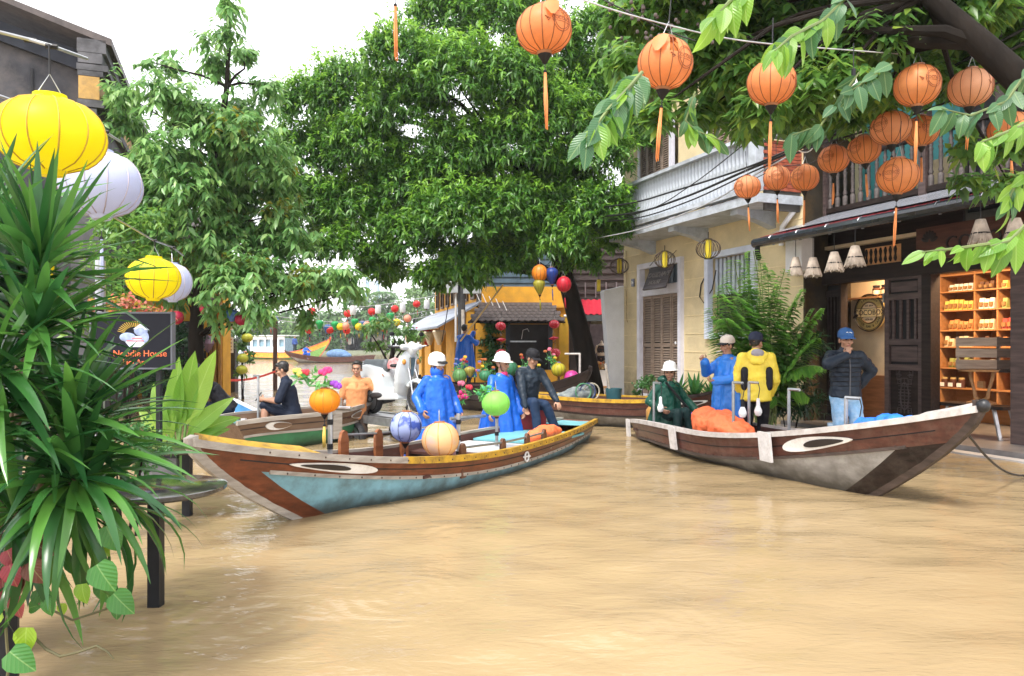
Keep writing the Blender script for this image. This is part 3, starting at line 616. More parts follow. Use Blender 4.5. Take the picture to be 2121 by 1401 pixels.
# bench, pedestal table and crates at the doorway
xa = fx(2030, 860, .35)
t = thing('bench', 'low dark bench on slanted steel legs in the shop doorway', 'bench', E.matrix_basis @ V((xa, .3, .1)), SRZ)
MB().box((0, 0, .47), (1.1, .42, .05)).build('seat', D, t, 0)
for s in (-1, 1):
    for q in (-1, 1): MB().bar((s*.38, q*.16, .45), (s*.5, q*.19, 0), .05, .03).build('leg', STEEL, t, 0)
    MB().bar((s*.5, -.19, .02), (s*.5, .19, .02), .03).build('foot_bar', STEEL, t, 0)
t = thing('lyre_stand', 'carved lyre shaped wooden stand with a round top on the bench', 'stand', E.matrix_basis @ V((xa+.06, .3, .597)), SRZ)
LY = wood('honey_wood', (.26, .13, .05), (.4, .22, .1), .45)
for s in (-1, 1): MB().tube([(s*.2, 0, .52), (s*.17, 0, .38), (s*.12, 0, .22), (s*.1, 0, .1), (s*.04, 0, .06)], [.03, .025, .022, .03, .035], 8).build('lyre_arm', LY, t)
MB().lathe([(0, 0), (.2, 0), (.2, .03), (.1, .06), (0, .07)], 20).build('base', LY, t); MB().lathe([(0, .5), (.3, .5), (.31, .53), (0, .53)], 24).build('top', LY, t)
MB().box((0, .0, .3), (.1, .05, .1)).build('lyre_block', LY, t, 0)
t = thing('slatted_crate', 'grey slatted wooden crate on the lyre shaped stand', 'crate', E.matrix_basis @ V((xa+.0, .3, 1.1275)), SRZ+R(40))
CR = wood('grey_crate_wood', (.16, .12, .09), (.3, .24, .19), .75)
for k in range(3):
    z = .08+.17*k
    for s in (-1, 1):
        MB().box((0, s*.22, z), (.58, .016, .13)).build('slat', CR, t, 0); MB().box((s*.28, 0, z), (.016, .42, .13)).build('slat', CR, t, 0)
for sx in (-1, 1):
    for sy in (-1, 1): MB().box((sx*.265, sy*.2, .25), (.03, .03, .5)).build('corner_post', CR, t, 0)
MB().box((0, 0, .012), (.55, .42, .014)).build('crate_floor', CR, t, 0)
t2 = dup(t); t2.location = E.matrix_basis @ V((xa+.42, .62, 1.1275)); t2['label'] = 'dark slatted wooden crate behind the grey one on the lyre stand'; t2.rotation_euler.z = SRZ+R(35)
for c_ in children(t2):
    c_.data = c_.data.copy(); c_.data.materials[0] = wood('dark_crate_wood', (.035, .022, .016), (.09, .06, .045), .7)
MB().box((0, 0, -.02), (.62, .5, .035)).build('crate_board', D, t2, 0); MB().box((.1, .1, -.53), (.05, .05, 1.0)).build('crate_prop', D, t2, 0)
# straw lampshades hanging from the eave
STR = mat('straw', (.28, .22, .17), .8, .4, 9, .5, 60, stretch=(6, 6, 1))
def straw_shade(px, py, d, r, h, lab):
    P = at(px, py, d); t = thing('straw_lampshade', lab, 'lampshade', P, random.uniform(-.3, .3), 'straw lampshades under the eave')
    n = 44; b = MB(); b.lathe([(r*.36, h), (r*.5, h*.72), (r*.7, h*.4), (r*.96, .02)], n); b.build('woven_cone', STR, t, 20)
    b = MB(); rnd = random.Random(px)
    for k in range(n):
        a = 2*math.pi*k/n; r2 = r*(1+rnd.uniform(-.02, .06))
        b.bar((r*.38*math.cos(a), r*.38*math.sin(a), h), (r2*math.cos(a), r2*math.sin(a), rnd.uniform(-.03, .01)), .012, .006)
    tag(b.build('straw_fringe', mat('pale_straw', (.42, .35, .29), .8, .4, 9), t, 0), kind='stuff')
    MB().tube([(r*.72*math.cos(a), r*.72*math.sin(a), h*.42) for a in np.linspace(0, 2*math.pi, 24, endpoint=False)], .012, 5, closed=True).build('binding', BLACK, t)
    ztop = 3.42; MB().tube([(0, 0, h), (0, 0, max(.2, ztop-P.z))], .006, 5).build('cord', CABLE, t)
for i, (a, c, d, w) in enumerate(((1648, 570, 13.0, .125), (1684, 572, 12.6, .14), (1728, 562, 12.1, .145), (1771, 551, 11.6, .15), (2031, 505, 9.6, .14), (2103, 505, 9.2, .14))):
    straw_shade(a, c, d, w*1.0, .31, 'straw cone lampshade under the shop eave, ' + ['end one by the meter box', 'next to the end one by the downpipe', 'in front of the dark fixed panel', 'over the round sign doorway', 'before the carved fascia board', 'beside the right door post'][i])
# ================================================================ orange corner shop beyond the crossing
OR = mat('orange_plaster', (.72, .36, .03), .8, .12, 3, .15, 20, grime=((.35, .2, .05), .5, 2))
TILE = mat('brown_roof_tile', (.075, .06, .058), .6, .35, 7, .3)
BTIN = mat('blue_grey_roof_tile', (.22, .25, .31), .4, .25, 6, .2)
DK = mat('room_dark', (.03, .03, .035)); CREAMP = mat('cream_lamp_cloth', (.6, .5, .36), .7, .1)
E = thing('corner_shop', 'orange plaster corner shop with scalloped tile awning and dark doorway', 'shop', (0, 25, 0), 0)
a = lambda px, py, d=25.: at(px, py, d) - V((0, 25, 0))
xl, xr = a(985, 0).x, a(1178, 0).x; zt = 2.75
dl, dr = a(1052, 0).x, a(1140, 0).x
wall_open(MB(), xl, xr, -.6, zt, [(dl, dr, -.3, 2.2)], .25).build('front_wall', OR, E, 0)
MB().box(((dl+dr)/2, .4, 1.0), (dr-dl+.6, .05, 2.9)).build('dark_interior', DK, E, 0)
MB().box(((dl+dr)/2-.2, .32, 1.62), (.9, .04, .05)).build('interior_shelf', STEEL, E, 0)
MB().tube([((dl+dr)/2-.25, .3, 1.7), ((dl+dr)/2-.2, .3, 2.0), ((dl+dr)/2-.05, .3, 2.05), ((dl+dr)/2, .3, 1.95)], .012, 5).build('interior_tap', WHITE, E)
for s in (dl, dr): MB().box((s, -.04, 1.0), (.14, .12, 2.7)).build('door_post', mat('dark_blue_door', (.02, .03, .05), .5), E, 0)
MB().box(((dl+dr)/2, -.06, 2.36), (dr-dl+.1, .06, .3)).build('name_board', mat('near_black_board', (.02, .018, .02), .6), E, 0)
GLT = mat('pale_letter', (.5, .48, .45), .5)
o = text_mb('THE MOON', .2, .006, 'LEFT').build('lettering', GLT, E, 0); o.location = ((dl+dr)/2-.32, -.1, 2.38)
b = MB()
for k in range(4): q = [(-.1, 0), (0, .1), (.1, 0), (0, -.1)]; b.bar(((dl+dr)/2-.6+q[k][0], -.1, 2.38+q[k][1]), ((dl+dr)/2-.6+q[(k+1)%4][0], -.1, 2.38+q[(k+1)%4][1]), .02)
b.build('board_emblem', GLT, E, 0)
for xx in (a(1180, 0).x-.22,): MB().box((xx, -.12, .9), (.3, .2, 3.1)).build('yellow_pillar', mat('ochre_plaster', (.6, .36, .03), .8, .15, 3), E, 0)
MB().box((a(1125, 0).x, -.25, .3), (.9, .3, .75)).build('yellow_counter', OR, E, 0)
# upper storey
wall_open(MB(), xl+.2, xr, zt, 3.45, [], .25, .01).build('upper_wall', OR, E, 0)
MB().box(((xl+xr)/2+.1, -.06, zt+.03), (xr-xl, .14, .07)).build('ledge', OR, E, 0)
wall_open(MB(), xl+.2, xr, 3.45, 5.6, [], .25, .012).build('tin_wall', mat('blue_tin', (.1, .15, .2), .4, .2, 4), E, 0)
for k in range(9): MB().box(((xl+xr)/2+.1, -.005, 3.6+.2*k), (xr-xl-.3, .03, .05)).build('tin_rib', mat('blue_tin', (.1, .15, .2)), E, 0)
MB().box(((xl+xr)/2, 3, 2.2), (xr-xl, 5.0, 6)).build('shop_body', mat('dark_plaster', (.1, .09, .08)), E, 0)
# scalloped tile awning: each tile a shingle
ax0, ax1 = a(990, 0).x-.25, a(1165, 0).x
tl = MB(); pts = [(-.11, 0), (.11, 0), (.11, -.17), (.06, -.235), (0, -.255), (-.06, -.235), (-.11, -.17)]
tm = tl.prism(pts, lambda u, v: (u, v, .03), lambda u, v: (u, v, 0)).mesh('tile', TILE, 0)
rows = 6
for r in range(rows):
    t = r/(rows-1); y = lerp(-.22, -1.05, t); z = lerp(2.84, 2.32, t); ins = .3*(1-t)
    nn_ = 14; 
    for k in range(nn_): put('tile', tm, E, T((lerp(ax0+ins, ax1-ins, (k+.5+.5*(r % 2))/(nn_+.5)), y+.09, z+.05), 0, (1, 1, 1), R(29)))
MB().add([(ax0+.3, -.1, 2.82), (ax1-.3, -.1, 2.82), (ax1, -1.12, 2.2), (ax0, -1.12, 2.2)], [(0, 1, 2, 3)]).build('awning_deck', BLACK, E, 0)
for k in range(6): MB().bar((lerp(ax0, ax1, k/5), -.1, 2.3), (lerp(ax0, ax1, k/5), -1.1, 2.22), .05).build('awning_bracket', DARKWOOD, E, 0)
for i in range(5): # peeling white paint dashes on the awning hip
    P = a(985+14*i, 604+5*i, 24.1); MB().bar(P, P+V((.13, -.05, -.3)), .05, .01).build('paint_dash', WHITE, E, 0)
# climbing plant strip is separate; drain
MB().tube([a(1168, 655, 24.8), a(1185, 655, 24.8), a(1187, 640, 24.8)], .05).build('drain_pipe', WHITE, E)
# ---- wing of the corner shop receding along the lane
Wg = thing('orange_wing', 'orange side wing with blue grey tiled eave running along the lane', 'building', (a(985, 0).x-.05, 25, 0), math.atan2(1, -.25))
# local x runs away from us along the lane, local y to the right/back side -> facade at y=0 faces the lane (+y is the lane side, x away)
LW = 13.
Wg_ops = [(1.2+i*3.2, 2.4+i*3.2, -.3, 2.0) for i in range(4)]
wall_open(MB(), 0, LW, -.6, 2.6, Wg_ops, .25, -.0).build('lane_wall', OR, Wg, 0)
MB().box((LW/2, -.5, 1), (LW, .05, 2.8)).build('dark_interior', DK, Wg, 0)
uo = [(.9+i*1.5, 1.7+i*1.5, 3.2, 4.6) for i in range(8)]
wall_open(MB(), 0, LW, 2.6, 4.95, uo, .25, -.8).build('upper_wall', OR, Wg, 0)
MB().box((LW/2, -1.1, 4), (LW, .05, 2.5)).build('dark_upper_interior', DK, Wg, 0)
for o_ in uo: frame_rect(MB(), o_[0], o_[1], o_[2], o_[3], .09, -.62, .3).build('window_frame', mat('brown_frame', (.1, .06, .03), .6), Wg, 0)
MB().prism([(.55, 4.85), (-.9, 5.6), (-.9, 5.45), (.55, 4.72)], lambda u, v: (-.4, u, v), lambda u, v: (LW+.3, u, v)).build('upper_roof', BTIN, Wg, 0, True)
rm = MB().prism([(1.0, 2.12), (-.55, 3.0), (-.55, 2.93), (1.0, 2.05)], lambda u, v: (-.13, u, v), lambda u, v: (.12, u, v+.02)).mesh('tile_course', BTIN, 0)
for k in range(int(LW/.25)): put('tile_course', rm, Wg, T((k*.25+.1, .25, 0)))
for k in range(5):
    P = V((.8+2.4*k, 1.05, 1.75))
    MB().lathe([(.06, -.25), (.24, .2), (.2, .25), (0, .25)], 8, T(P)).build('eave_lantern', CREAMP, Wg, 30); MB().tube([P+V((0, 0, .2)), P+V((0, 0, .45))], .01, 4).build('lantern_cord', CABLE, Wg)
# red cloth knotted under the far eave
P = at(880, 690, 31); t = thing('red_cloth', 'knotted red cloth hanging under the blue grey eave', 'cloth', P)
b = MB(); b.grid([[(-.45, 0, .28), (0, .05, .12), (.5, 0, .1)], [(-.3, -.1, .05), (0, -.08, 0), (.4, -.1, -.05)], [(-.1, 0, -.1), (.08, .03, -.15), (.25, 0, -.2)], [(0, 0, -.5), (.1, .05, -.6), (.2, 0, -.5)]])
o = b.build('cloth', mat('red_cloth', (.55, .02, .03), .7, .2), t, 180); mo = o.modifiers.new('s', 'SUBSURF'); mo.levels = mo.render_levels = 2; mo = o.modifiers.new('t', 'SOLIDIFY'); mo.thickness = .02
MB().bar((-.5, 0, .25), (.6, 0, .12), .02).build('pole', DARKWOOD, t, 0)
# ================================================================ red awning shop behind the leaning tree
E = thing('red_awning_shop', 'dark timber shop with red corrugated awning behind the leaning trunk', 'shop', (0, 26.5, 0), 0)
a = lambda px, py, d=26.5: at(px, py, d) - V((0, 26.5, 0))
xl, xr = a(1180, 0).x, a(1330, 0).x; D2 = wood('dark_facade_wood', (.035, .025, .025), (.075, .055, .055), .6)
ol, orr = a(1222, 0).x, a(1330, 0).x-.3
wall_open(MB(), xl, xr, -.6, 2.9, [(ol, orr, -.6, 2.25)], .2).build('front_wall', D2, E, 0)
wall_open(MB(), xl, xr+1.5, 2.9, 6.2, [], .2, .01).build('upper_wall', D2, E, 0)
for k in range(10): MB().box(((xl+xr)/2, -.02, 3.1+.24*k), (xr-xl, .05, .05)).build('facade_board', D2, E, 0)
for k in range(7): MB().box((lerp(xl, xr, (k+.5)/7), -.05, 3.45), (.04, .04, .55)).build('upper_baluster', mat('grey_timber', (.16, .13, .14), .6), E, 0)
MB().box(((ol+orr)/2, 1.8, .8), (orr-ol+1.4, .05, 3.4)).build('back_wall', mat('mauve_wall', (.16, .12, .13), .7), E, 0)
MB().box((a(1275, 0).x, .6, .45), (.7, .3, 1.2)).build('dark_cabinet', BLACK, E, 0)
MB().box(((ol+orr)/2, 1.0, -.02), (orr-ol+1.2, 1.9, .12)).build('shop_floor', wood('amber_floor', (.3, .14, .05), (.42, .22, .09), .3), E, 0)
b = MB(); nn = 60
b.grid([[(lerp(xl+.2, xr+.5, i/nn), y, z+.02*math.sin(i*1.5)) for i in range(nn+1)] for (y, z) in ((-.1, 3.1), (-1.0, 2.55))]); b.build('red_awning', mat('red_tin', (.42, .02, .04), .35, .15, 3), E, 60)
MB().box(((xl+xr)/2+.3, -1.0, 2.42), (xr-xl+.4, .06, .2)).build('awning_fascia', mat('slate_fascia', (.06, .07, .08), .5), E, 0)
MB().box((a(1262, 0).x, -.02, 2.33), (1.3, .05, .2)).build('name_board', mat('olive_board', (.1, .09, .05), .5), E, 0)
o = text_mb('BELLE', .22, .006).build('lettering', mat('pale_gold_letter', (.6, .5, .3), .5), E, 0); o.location = (a(1262, 0).x, -.052, 2.33)
# mannequin
t = thing('mannequin', 'headless shop mannequin in a dark dress inside the red awning shop', 'mannequin', at(1246, 800, 27.2)*1.0, 0); t.location.z = .04
MN = mat('mannequin_cream', (.62, .5, .38), .5, .1); b = MB()
b.cap((0, 0, 1.1), .12, (0, 0, 1.42), .11, 1.35).cap((0, 0, 1.42), .05, (0, 0, 1.58), .045)
for s in (-1, 1): b.cap((s*.17, 0, 1.42), .045, (s*.25, 0, 1.1), .035).cap((s*.25, 0, 1.1), .035, (s*.22, -.04, .8), .028)
put('torso', blob(b, .02, 2), t).data.materials.append(MN)
MB().lathe([(.13, 1.44), (.165, 1.3), (.125, 1.1), (.2, .85), (.26, .6), (.25, .6), (0, .9)], 18, None, 1.1, .8).build('dress', mat('black_floral_cloth', (.03, .025, .03), .7, 0, 16, col2=(.35, .12, .06), contrast=(.6, .68)), t)
MB().lathe([(0, 0), (.2, 0), (.2, .03), (.02, .05), (.02, .7), (0, .7)], 14).build('stand', STEEL, t)
t = thing('goods_display', 'white box of red and orange trinkets under the mannequin', 'display', at(1252, 800, 26.9), 0); t.location.z = .04
MB().box((0, 0, .28), (.75, .4, .56)).build('white_box', WHITE, t, 0)
b = MB()
for k in range(40): b.ell((random.uniform(-.33, .33), random.uniform(-.15, .15), .58+random.uniform(0, .3)), (.06, .05, .05), 7, 5)
tag(b.build('trinkets', leafmat('trinket_colours', [(.5, .06, .03), (.6, .3, .06), (.5, .4, .25), (.1, .02, .02)], trans=0), t), kind='stuff')
# ================================================================ weathered gable house, upper left
GR = mat('soot_stained_plaster', (.022, .024, .03), .9, 0, 1.6, .3, 14, col2=(.075, .075, .085), grime=((.16, .14, .13), .55, 1.4), spec=.2)
STU = mat('grey_stucco', (.1, .1, .11), .85, .35, 2.2, .3, 16, grime=((.03, .03, .032), .85, 1.8), spec=.2)
GH = thing('gable_house', 'soot stained old house with stepped grey cornice and ochre capital', 'house', (-8.4, 15, 0), math.atan2(-.35, -.936))
# local x runs left along the gable wall, local y points towards... (x left/near, y = toward the camera side)
def GB(poly, y0, y1, nm, mt): MB().prism(poly, lambda u, v: (u, y0, v), lambda u, v: (u, y1, v)).build(nm, mt, GH, 0, True)
GB([(0, -.6), (9, -.6), (9, 9.3), (6, 9.0), (0.1, 7.0)], 0, -.3, 'gable_wall', GR)
GB([(-.25, 7.2), (9, 9.85), (9, 9.5), (0.05, 6.9)], .12, -.4, 'raking_coping', mat('dark_slate_plaster', (.03, .034, .045), .8, .3, 3, spec=.2))
MB().box((4.5, -6, 3.2), (9, 11.4, 7.6)).build('house_body', GR, GH, 0)
for i, (z, w, h_, mt) in enumerate(((7.32, .5, .26, STU), (7.08, .42, .2, STU), (6.9, .54, .12, STU), (6.78, .44, .1, STU), (6.5, .36, .44, mat('ochre_stain', (.4, .24, .07), .8, .3, 4, grime=((.1, .08, .06), .8, 3))), (6.2, .46, .14, STU), (5.6, .3, 1.0, STU))):
    MB().box((.1-w*.3, -5.6, z), (w, 12.2, h_)).build('cornice_course', mt, GH, 0)
MB().box((.12, .03, 2.2), (.5, .16, 5.8)).build('corner_pilaster', STU, GH, 0)
MB().prism([(-.4, 7.5), (2.2, 8.3), (2.2, 8.2), (-.4, 7.36)], lambda u, v: (u, .5, v), lambda u, v: (u, -11.5, v)).build('roof', TILE, GH, 0, True)
for k in range(5): MB().box((-.02, -1.2-2.2*k, 3.0), (.08, .9, 2.2)).build('lane_window', DK, GH, 0)
MB().tube([(1.05, .03, 6.9), (1.05, .04, 5.4), (1.02, .03, 4)], .02, 5).build('wall_cable', CABLE, GH)
# ================================================================ ochre house end behind the left tree
E = thing('ochre_house', 'ochre yellow house end with ribbed pilaster beside the flooded lane', 'house', (0, 22, 0), 0)
a = lambda px, py, d=22.: at(px, py, d) - V((0, 22, 0))
xr = a(462, 0).x; xl = xr-5
OC = mat('deep_ochre_plaster', (.62, .32, .03), .8, .12, 3, .1)
MB().box(((xl+xr)/2, .3, 2), (5, .6, 5.6)).build('wall', OC, E, 0)
for k in range(3): MB().box((xr-.06-.13*k, -.06, 1.5), (.075, .12, 4.2)).build('pilaster_rib', mat('brown_ochre', (.36, .17, .03), .7), E, 0)
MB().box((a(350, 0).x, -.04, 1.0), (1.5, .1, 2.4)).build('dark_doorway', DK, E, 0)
MB().prism([(-.5, 4.7), (.6, 5.4), (.6, 5.25), (-.5, 4.55)], lambda u, v: (xl-.3, u, v), lambda u, v: (xr+.4, u, v)).build('roof', TILE, E, 0, True)
P = a(430, 712, 21.6); MB().lathe([(0, -.28), (.04, -.24), (.2, 0), (.13, .2), (.03, .24)], 6, T(P)).build('purple_lamp', mat('mauve_lamp', (.2, .12, .16), .6), E, 0)
MB().tube([P+V((0, 0, .2)), P+V((0, 0, .7))], .012, 4).build('lamp_chain', CABLE, E)
for z in (735, 738): MB().box(a(425 if z == 735 else 433, z, 21.9), (.05, .02, .22)).build('wall_slot', BLACK, E, 0)
t = thing('notice_board', 'dark post with white printed notices beside the ochre pilaster', 'notice', gp(474, 812)); q = V(t.location)
MB().box((0, 0, .7), (.5, .3, 2.0)).build('post', mat('slate_box', (.03, .035, .045), .5), t, 0)
for z, w, h_ in ((1.5, .42, .5), (2.15, .4, .35)):
    MB().box((0, -.18, z), (w, .03, h_)).build('notice_sheet', WHITE, t, 0)
    for k in range(4): MB().box((0, -.198, z+h_*.35-k*h_*.22), (w*.8, .004, .035)).build('printed_line', mat(['ink_red', 'ink_blue', 'ink_grey', 'ink_grey'][k], [(.5, .1, .06), (.1, .12, .35), (.2, .2, .2), (.2, .2, .2)][k]), t, 0)
# red barrier tape and steel pole in the water
A, Bp = gp(460, 790, .4), at(575, 770, 25)
tp = thing('barrier_tape', 'sagging red barrier tape strung above the flood water', 'tape', A)
MB().grid([[lerp(A, Bp, t)-A+V((0, 0, -.12*math.sin(math.pi*t)+s)) for t in np.linspace(0, 1, 9)] for s in (0, .07)]).build('tape', mat('red_tape', (.7, .08, .07), .5), tp)
t = thing('steel_pole', 'rust brown steel pole standing in the flood with a lantern string', 'pole', V((at(570, 0, 25).x, 25, -.6)))
MB().tube([(0, 0, 0), (0, 0, 1.5), (0, 0, 3.0)], .075, 10).build('shaft', mat('rust_brown_paint', (.07, .035, .03), .5, .3), t); MB().tube([(0, 0, 1.2), (0, 0, 1.3)], .1, 10).build('collar', BLACK, t)
# utility pole with meter boxes by the corner shop
t = thing('utility_pole', 'concrete utility pole with grey meter boxes before the corner shop', 'utility pole', V((at(956, 0, 23.4).x, 23.4, -.6)))
MB().tube([(0, 0, 0), (0, 0, 8)], [.13, .1], 10).build('shaft', mat('dark_concrete', (.06, .06, .065), .7, .3), t)
for x, z, w, h_ in ((-.28, 4.2, .36, .95), (.34, 4.05, .55, .7)): MB().box((x, -.12, z), (w, .25, h_)).build('meter_box', mat('pale_grey_box', (.5, .54, .58), .5, .1), t, 0)
MB().tube([(-.17, -.12, 3.7), (-.17, -.12, 2.2)], .035, 6).build('conduit', WHITE, t); MB().tube([(.05, -.13, 3.2), (.05, -.13, 1.9)], .05, 6).build('conduit', mat('cream_conduit', (.6, .55, .5)), t)
MB().tube([(-.35, -.2, 3.7), (-.45, -.2, 3.0), (-.6, -.2, 2.2)], .015, 5).build('loose_cable', CABLE, t)
MB().bar((-1.0, 0, 6.3), (1.0, 0, 6.3), .1).build('cross_arm', DARKWOOD, t, 0)
# ================================================================ far bank of the river
b = MB(); rr = random.Random(3)
pts = [(x, 118+rr.uniform(-3, 3)) for x in range(-160, 161, 10)]
b.grid([[(x, y, -.3) for x, y in pts], [(x, y+2, .5) for x, y in pts], [(x, 400, 1.2) for x, y in pts]])
tag(b.build('far_bank', mat('far_bank_soil', (.12, .13, .08), .9)), kind='structure')
for i, (px, w, h_, c, lab) in enumerate(((600, 9, 3.2, (.5, .52, .54), 'pale grey riverside shed beside the tour boat'), (690, 14, 3.6, (.24, .2, .2), 'long dull brown riverside house with blue windows'), (760, 8, 4.2, (.5, .42, .36), 'cream riverside house among the far trees'))):
    P = at(px, 0, 141); t = thing('riverside_house', lab, 'house', (P.x, 141, .6), 0, 'houses on the far bank')
    wall_open(MB(), -w/2, w/2, 0, h_, [(-w/2+1+k*2.2, -w/2+2.1+k*2.2, 1, 2.4) for k in range(int((w-1.5)/2.2))], .3).build('wall', mat('far_wall_%d' % i, c, .8, .15, .6), t, 0)
    MB().box((0, 1.2, h_/2), (w-.1, .1, h_)).build('dark_rooms', mat('blue_room', (.2, .27, .33)), t, 0)
    for k in range(int((w-1.5)/2.2)): frame_rect(MB(), -w/2+1+k*2.2, -w/2+2.1+k*2.2, 1, 2.4, .1, .1, .1).build('window_frame', WHITE, t, 0)
    MB().prism([(-.8, h_-.1), (3, h_+1.8), (6.5, h_-.1)], lambda u, v: (-w/2-.5, u, v), lambda u, v: (w/2+.5, u, v)).build('roof', TILE, t, 0, True)
t = thing('lattice_mast', 'tall pale blue lattice mast rising above the far trees', 'mast', (at(772, 0, 150).x, 150, .5))
MS = mat('pale_blue_steel', (.3, .42, .55), .5, .1)
for sx in (-1, 1):
    for sy in (-1, 1): MB().bar((sx*1.5, sy*1.5, 0), (sx*.9, sy*.9, 17), .28).build('mast_leg', MS, t, 0)
for k in range(8):
    z = 1+2*k; w = lerp(1.5, .9, z/17)
    MB().bar((-w, -w, z), (w, -w, z+2), .14).build('brace', MS, t, 0); MB().bar((w, -w, z), (-w, -w, z+2), .14).build('brace', MS, t, 0); MB().bar((-w, -w, z), (w, -w, z), .14).build('brace', MS, t, 0)
for x in (-1.6, 1.4): MB().bar((x, -1, 14), (x, -1, 18), .2).build('antenna', WHITE, t, 0)
# ================================================================ river sampans
def strip(rows_a, rows_b): return None
class Sampan:
    """wooden river sampan, local x from stern (0) to bow (L), y to port, waterline z=0"""
    def __init__(s, name, label, tip, stern, zb=.85, zm=.4, zs=.5, B=.62, bs=.22, foot=1.1, group=None, hull=None, strake=None, rail=None, inner=None, stem=None, hs=.24, eyes=True, rail2=None, split=.5, wl=.62, cat='boat', um=.45, bow_brown=.93, bowm=None, r2side=0, pw=3.0):
        s.pw = pw
        d = V((tip[0]-stern[0], tip[1]-stern[1], 0)); s.L = d.length; s.zb, s.zm, s.zs, s.B, s.bs, s.foot, s.hs, s.wl, s.um = zb, zm, zs, B, bs, foot, hs, wl, um
        s.E = thing(name, label, cat, (stern[0], stern[1], 0), math.atan2(d.y, d.x), group); E = s.E
        s.M = Matrix.Translation(E.location) @ Matrix.Rotation(E.rotation_euler.z, 4, 'Z')
        N = 40; us = [i/N for i in range(N+1)]
        cut = bow_brown if bow_brown else 1.0
        ub = [u*cut for u in us]; uc = [lerp(cut, 1, i/6) for i in range(7)]
        for sd in (1, -1):
            o = MB().grid([[s.pt(u, r, sd) for u in us] for r in (0, .33, .66, 1)]).build('strake', strake, E, 60, True)
            s.sweep([t*.97 for t in us], sd, .5, .006, .008, 'plank_seam', BLACK)
            o = MB().grid([[s.pt(u, r, sd) for u in ub] for r in (1, 1.4, 1.8, 2.2, 2.6, 3.0)]).build('hull_side', hull, E, 60, True)
            if bow_brown: MB().grid([[s.pt(u, r, sd) for u in uc] for r in (1, 1.4, 1.8, 2.2, 2.6, 3.0)]).build('bow_planks', bowm or strake, E, 60, True)
            MB().grid([[s.pt(u, r, sd, -.028) for u in us] for r in (0, .33, .66, 1, 1.4, 1.8)]).build('inner_planking', inner, E, 60, True)
            r2 = rail2 and (not r2side or sd == r2side)
            s.sweep(us if not r2 else [lerp(split, 1, t) for t in us], sd, 0, .06, .045, 'gunwale', rail)
            if r2: s.sweep([split*t for t in us], sd, 0, .06, .05, 'gunwale_aft', rail2)
            s.sweep([t*.955 for t in us], sd, 1.0, .022, .026, 'rubbing_batten', stem)
        # transom
        MB().grid([[s.pt(0, r, 1) for r in (0, .5, 1, 1.8, 2.6, 3)], [s.pt(0, r, -1) for r in (0, .5, 1, 1.8, 2.6, 3)]]).build('transom', strake, E, 60)
        pts = [s.pt(1, r, 0) for r in (-.25, 0, .4, .8, 1.2, 1.6, 2, 2.4, 3)]
        b = MB(); rr = []
        for i, p_ in enumerate(pts):
            w = .045; q = V(p_); rr.append([q+V((-.045, w, .0)), q+V((.03, w*.6, -.02)), q+V((.03, -w*.6, -.02)), q+V((-.045, -w, 0))])
        b.grid(rr, True); b.f.append((3, 2, 1, 0)); b.build('stem', stem, E, 50, True)
        fl = MB().grid([[(V(s.pt(u, 1.8, 1, -.03))*1.0) for u in [lerp(.03, .9, t) for t in us]], [V(s.pt(u, 1.8, -1, -.03)) for u in [lerp(.03, .9, t) for t in us]]])
        for i, v in enumerate(fl.v): fl.v[i] = (v[0], v[1], max(.08, v[2]*.0+.1))
        fl.build('floorboards', inner, E, 0)
    def b_(s, u):
        if u < s.um: return s.bs+(s.B-s.bs)*math.sin(u/s.um*math.pi/2)
        return (s.B-.03)*(1-((u-s.um)/(1-s.um))**2.5)+.03
    def z_(s, u):
        if u < s.um: return s.zm+(s.zs-s.zm)*(1-u/s.um)**2
        return s.zm+(s.zb-s.zm)*((u-s.um)/(1-s.um))**s.pw
    def pt(s, u, r, sd, off=0.):
        """r: 0 gunwale, 1 batten, 2.2 waterline, 3 keel"""
        z0 = s.z_(u); zw = z0-s.hs*(1+.25*u); b = s.b_(u)+off
        if r <= 1: z = lerp(z0, zw, r); y = b*(1-.06*r)
        elif r <= 2.2: t = (r-1)/1.2; z = lerp(zw, 0, t); y = b*lerp(.94, s.wl, t**1.5)
        else: t = (r-2.2)/.8; z = lerp(0, -.2, t); y = b*lerp(s.wl, .05, t)
        zr = max(-.2, min(1, z/s.zb)); e = s.L-s.foot*(1-zr)**1.35; a = .25*(1-max(0, z/s.zs))
        return (lerp(a, e, u), sd*max(y, .012) if sd else 0, z)
    def sweep(s, us, sd, r, w, h, nm, mt):
        b = MB(); rows = []
        for u in us:
            p_ = V(s.pt(u, r, sd)); o = V((0, sd*w*.55, 0)); i = V((0, -sd*w*.45, 0)); up = V((0, 0, h*.7)); dn = V((0, 0, -h*.6))
            rows.append([p_+o+up, p_+o+dn, p_+i+dn, p_+i+up])
        b.grid(rows, True); b.f += [(0, 1, 2, 3), tuple(4*(len(us)-1)+k for k in (3, 2, 1, 0))]
        return b.build(nm, mt, s.E, 40, True)
    def eye(s, u, sd, ln=.62, hh=.115, flip=1, r=.5, hollow=False):
        """painted eye board on the strake: white almond with black pupil, follows the planking"""
        def shp(k, grow=1., sh=0.): 
            out = []
            for i in range(28):
                t = 2*math.pi*i/28; c, q = math.cos(t), math.sin(t)
                hgt = hh*.5*grow*(1-.35*c*flip*-1)*q
                out.append((u+(ln/2*grow*c+sh)/s.L, hgt))
            return out
        def P(uu, dz, off):
            p0 = V(s.pt(uu, r, sd)); s0 = V(s.pt(uu, 0, sd)); s1 = V(s.pt(uu, 1, sd)); dr = (s0-s1).normalized(); return p0+dr*dz+V((0, sd*off, 0))
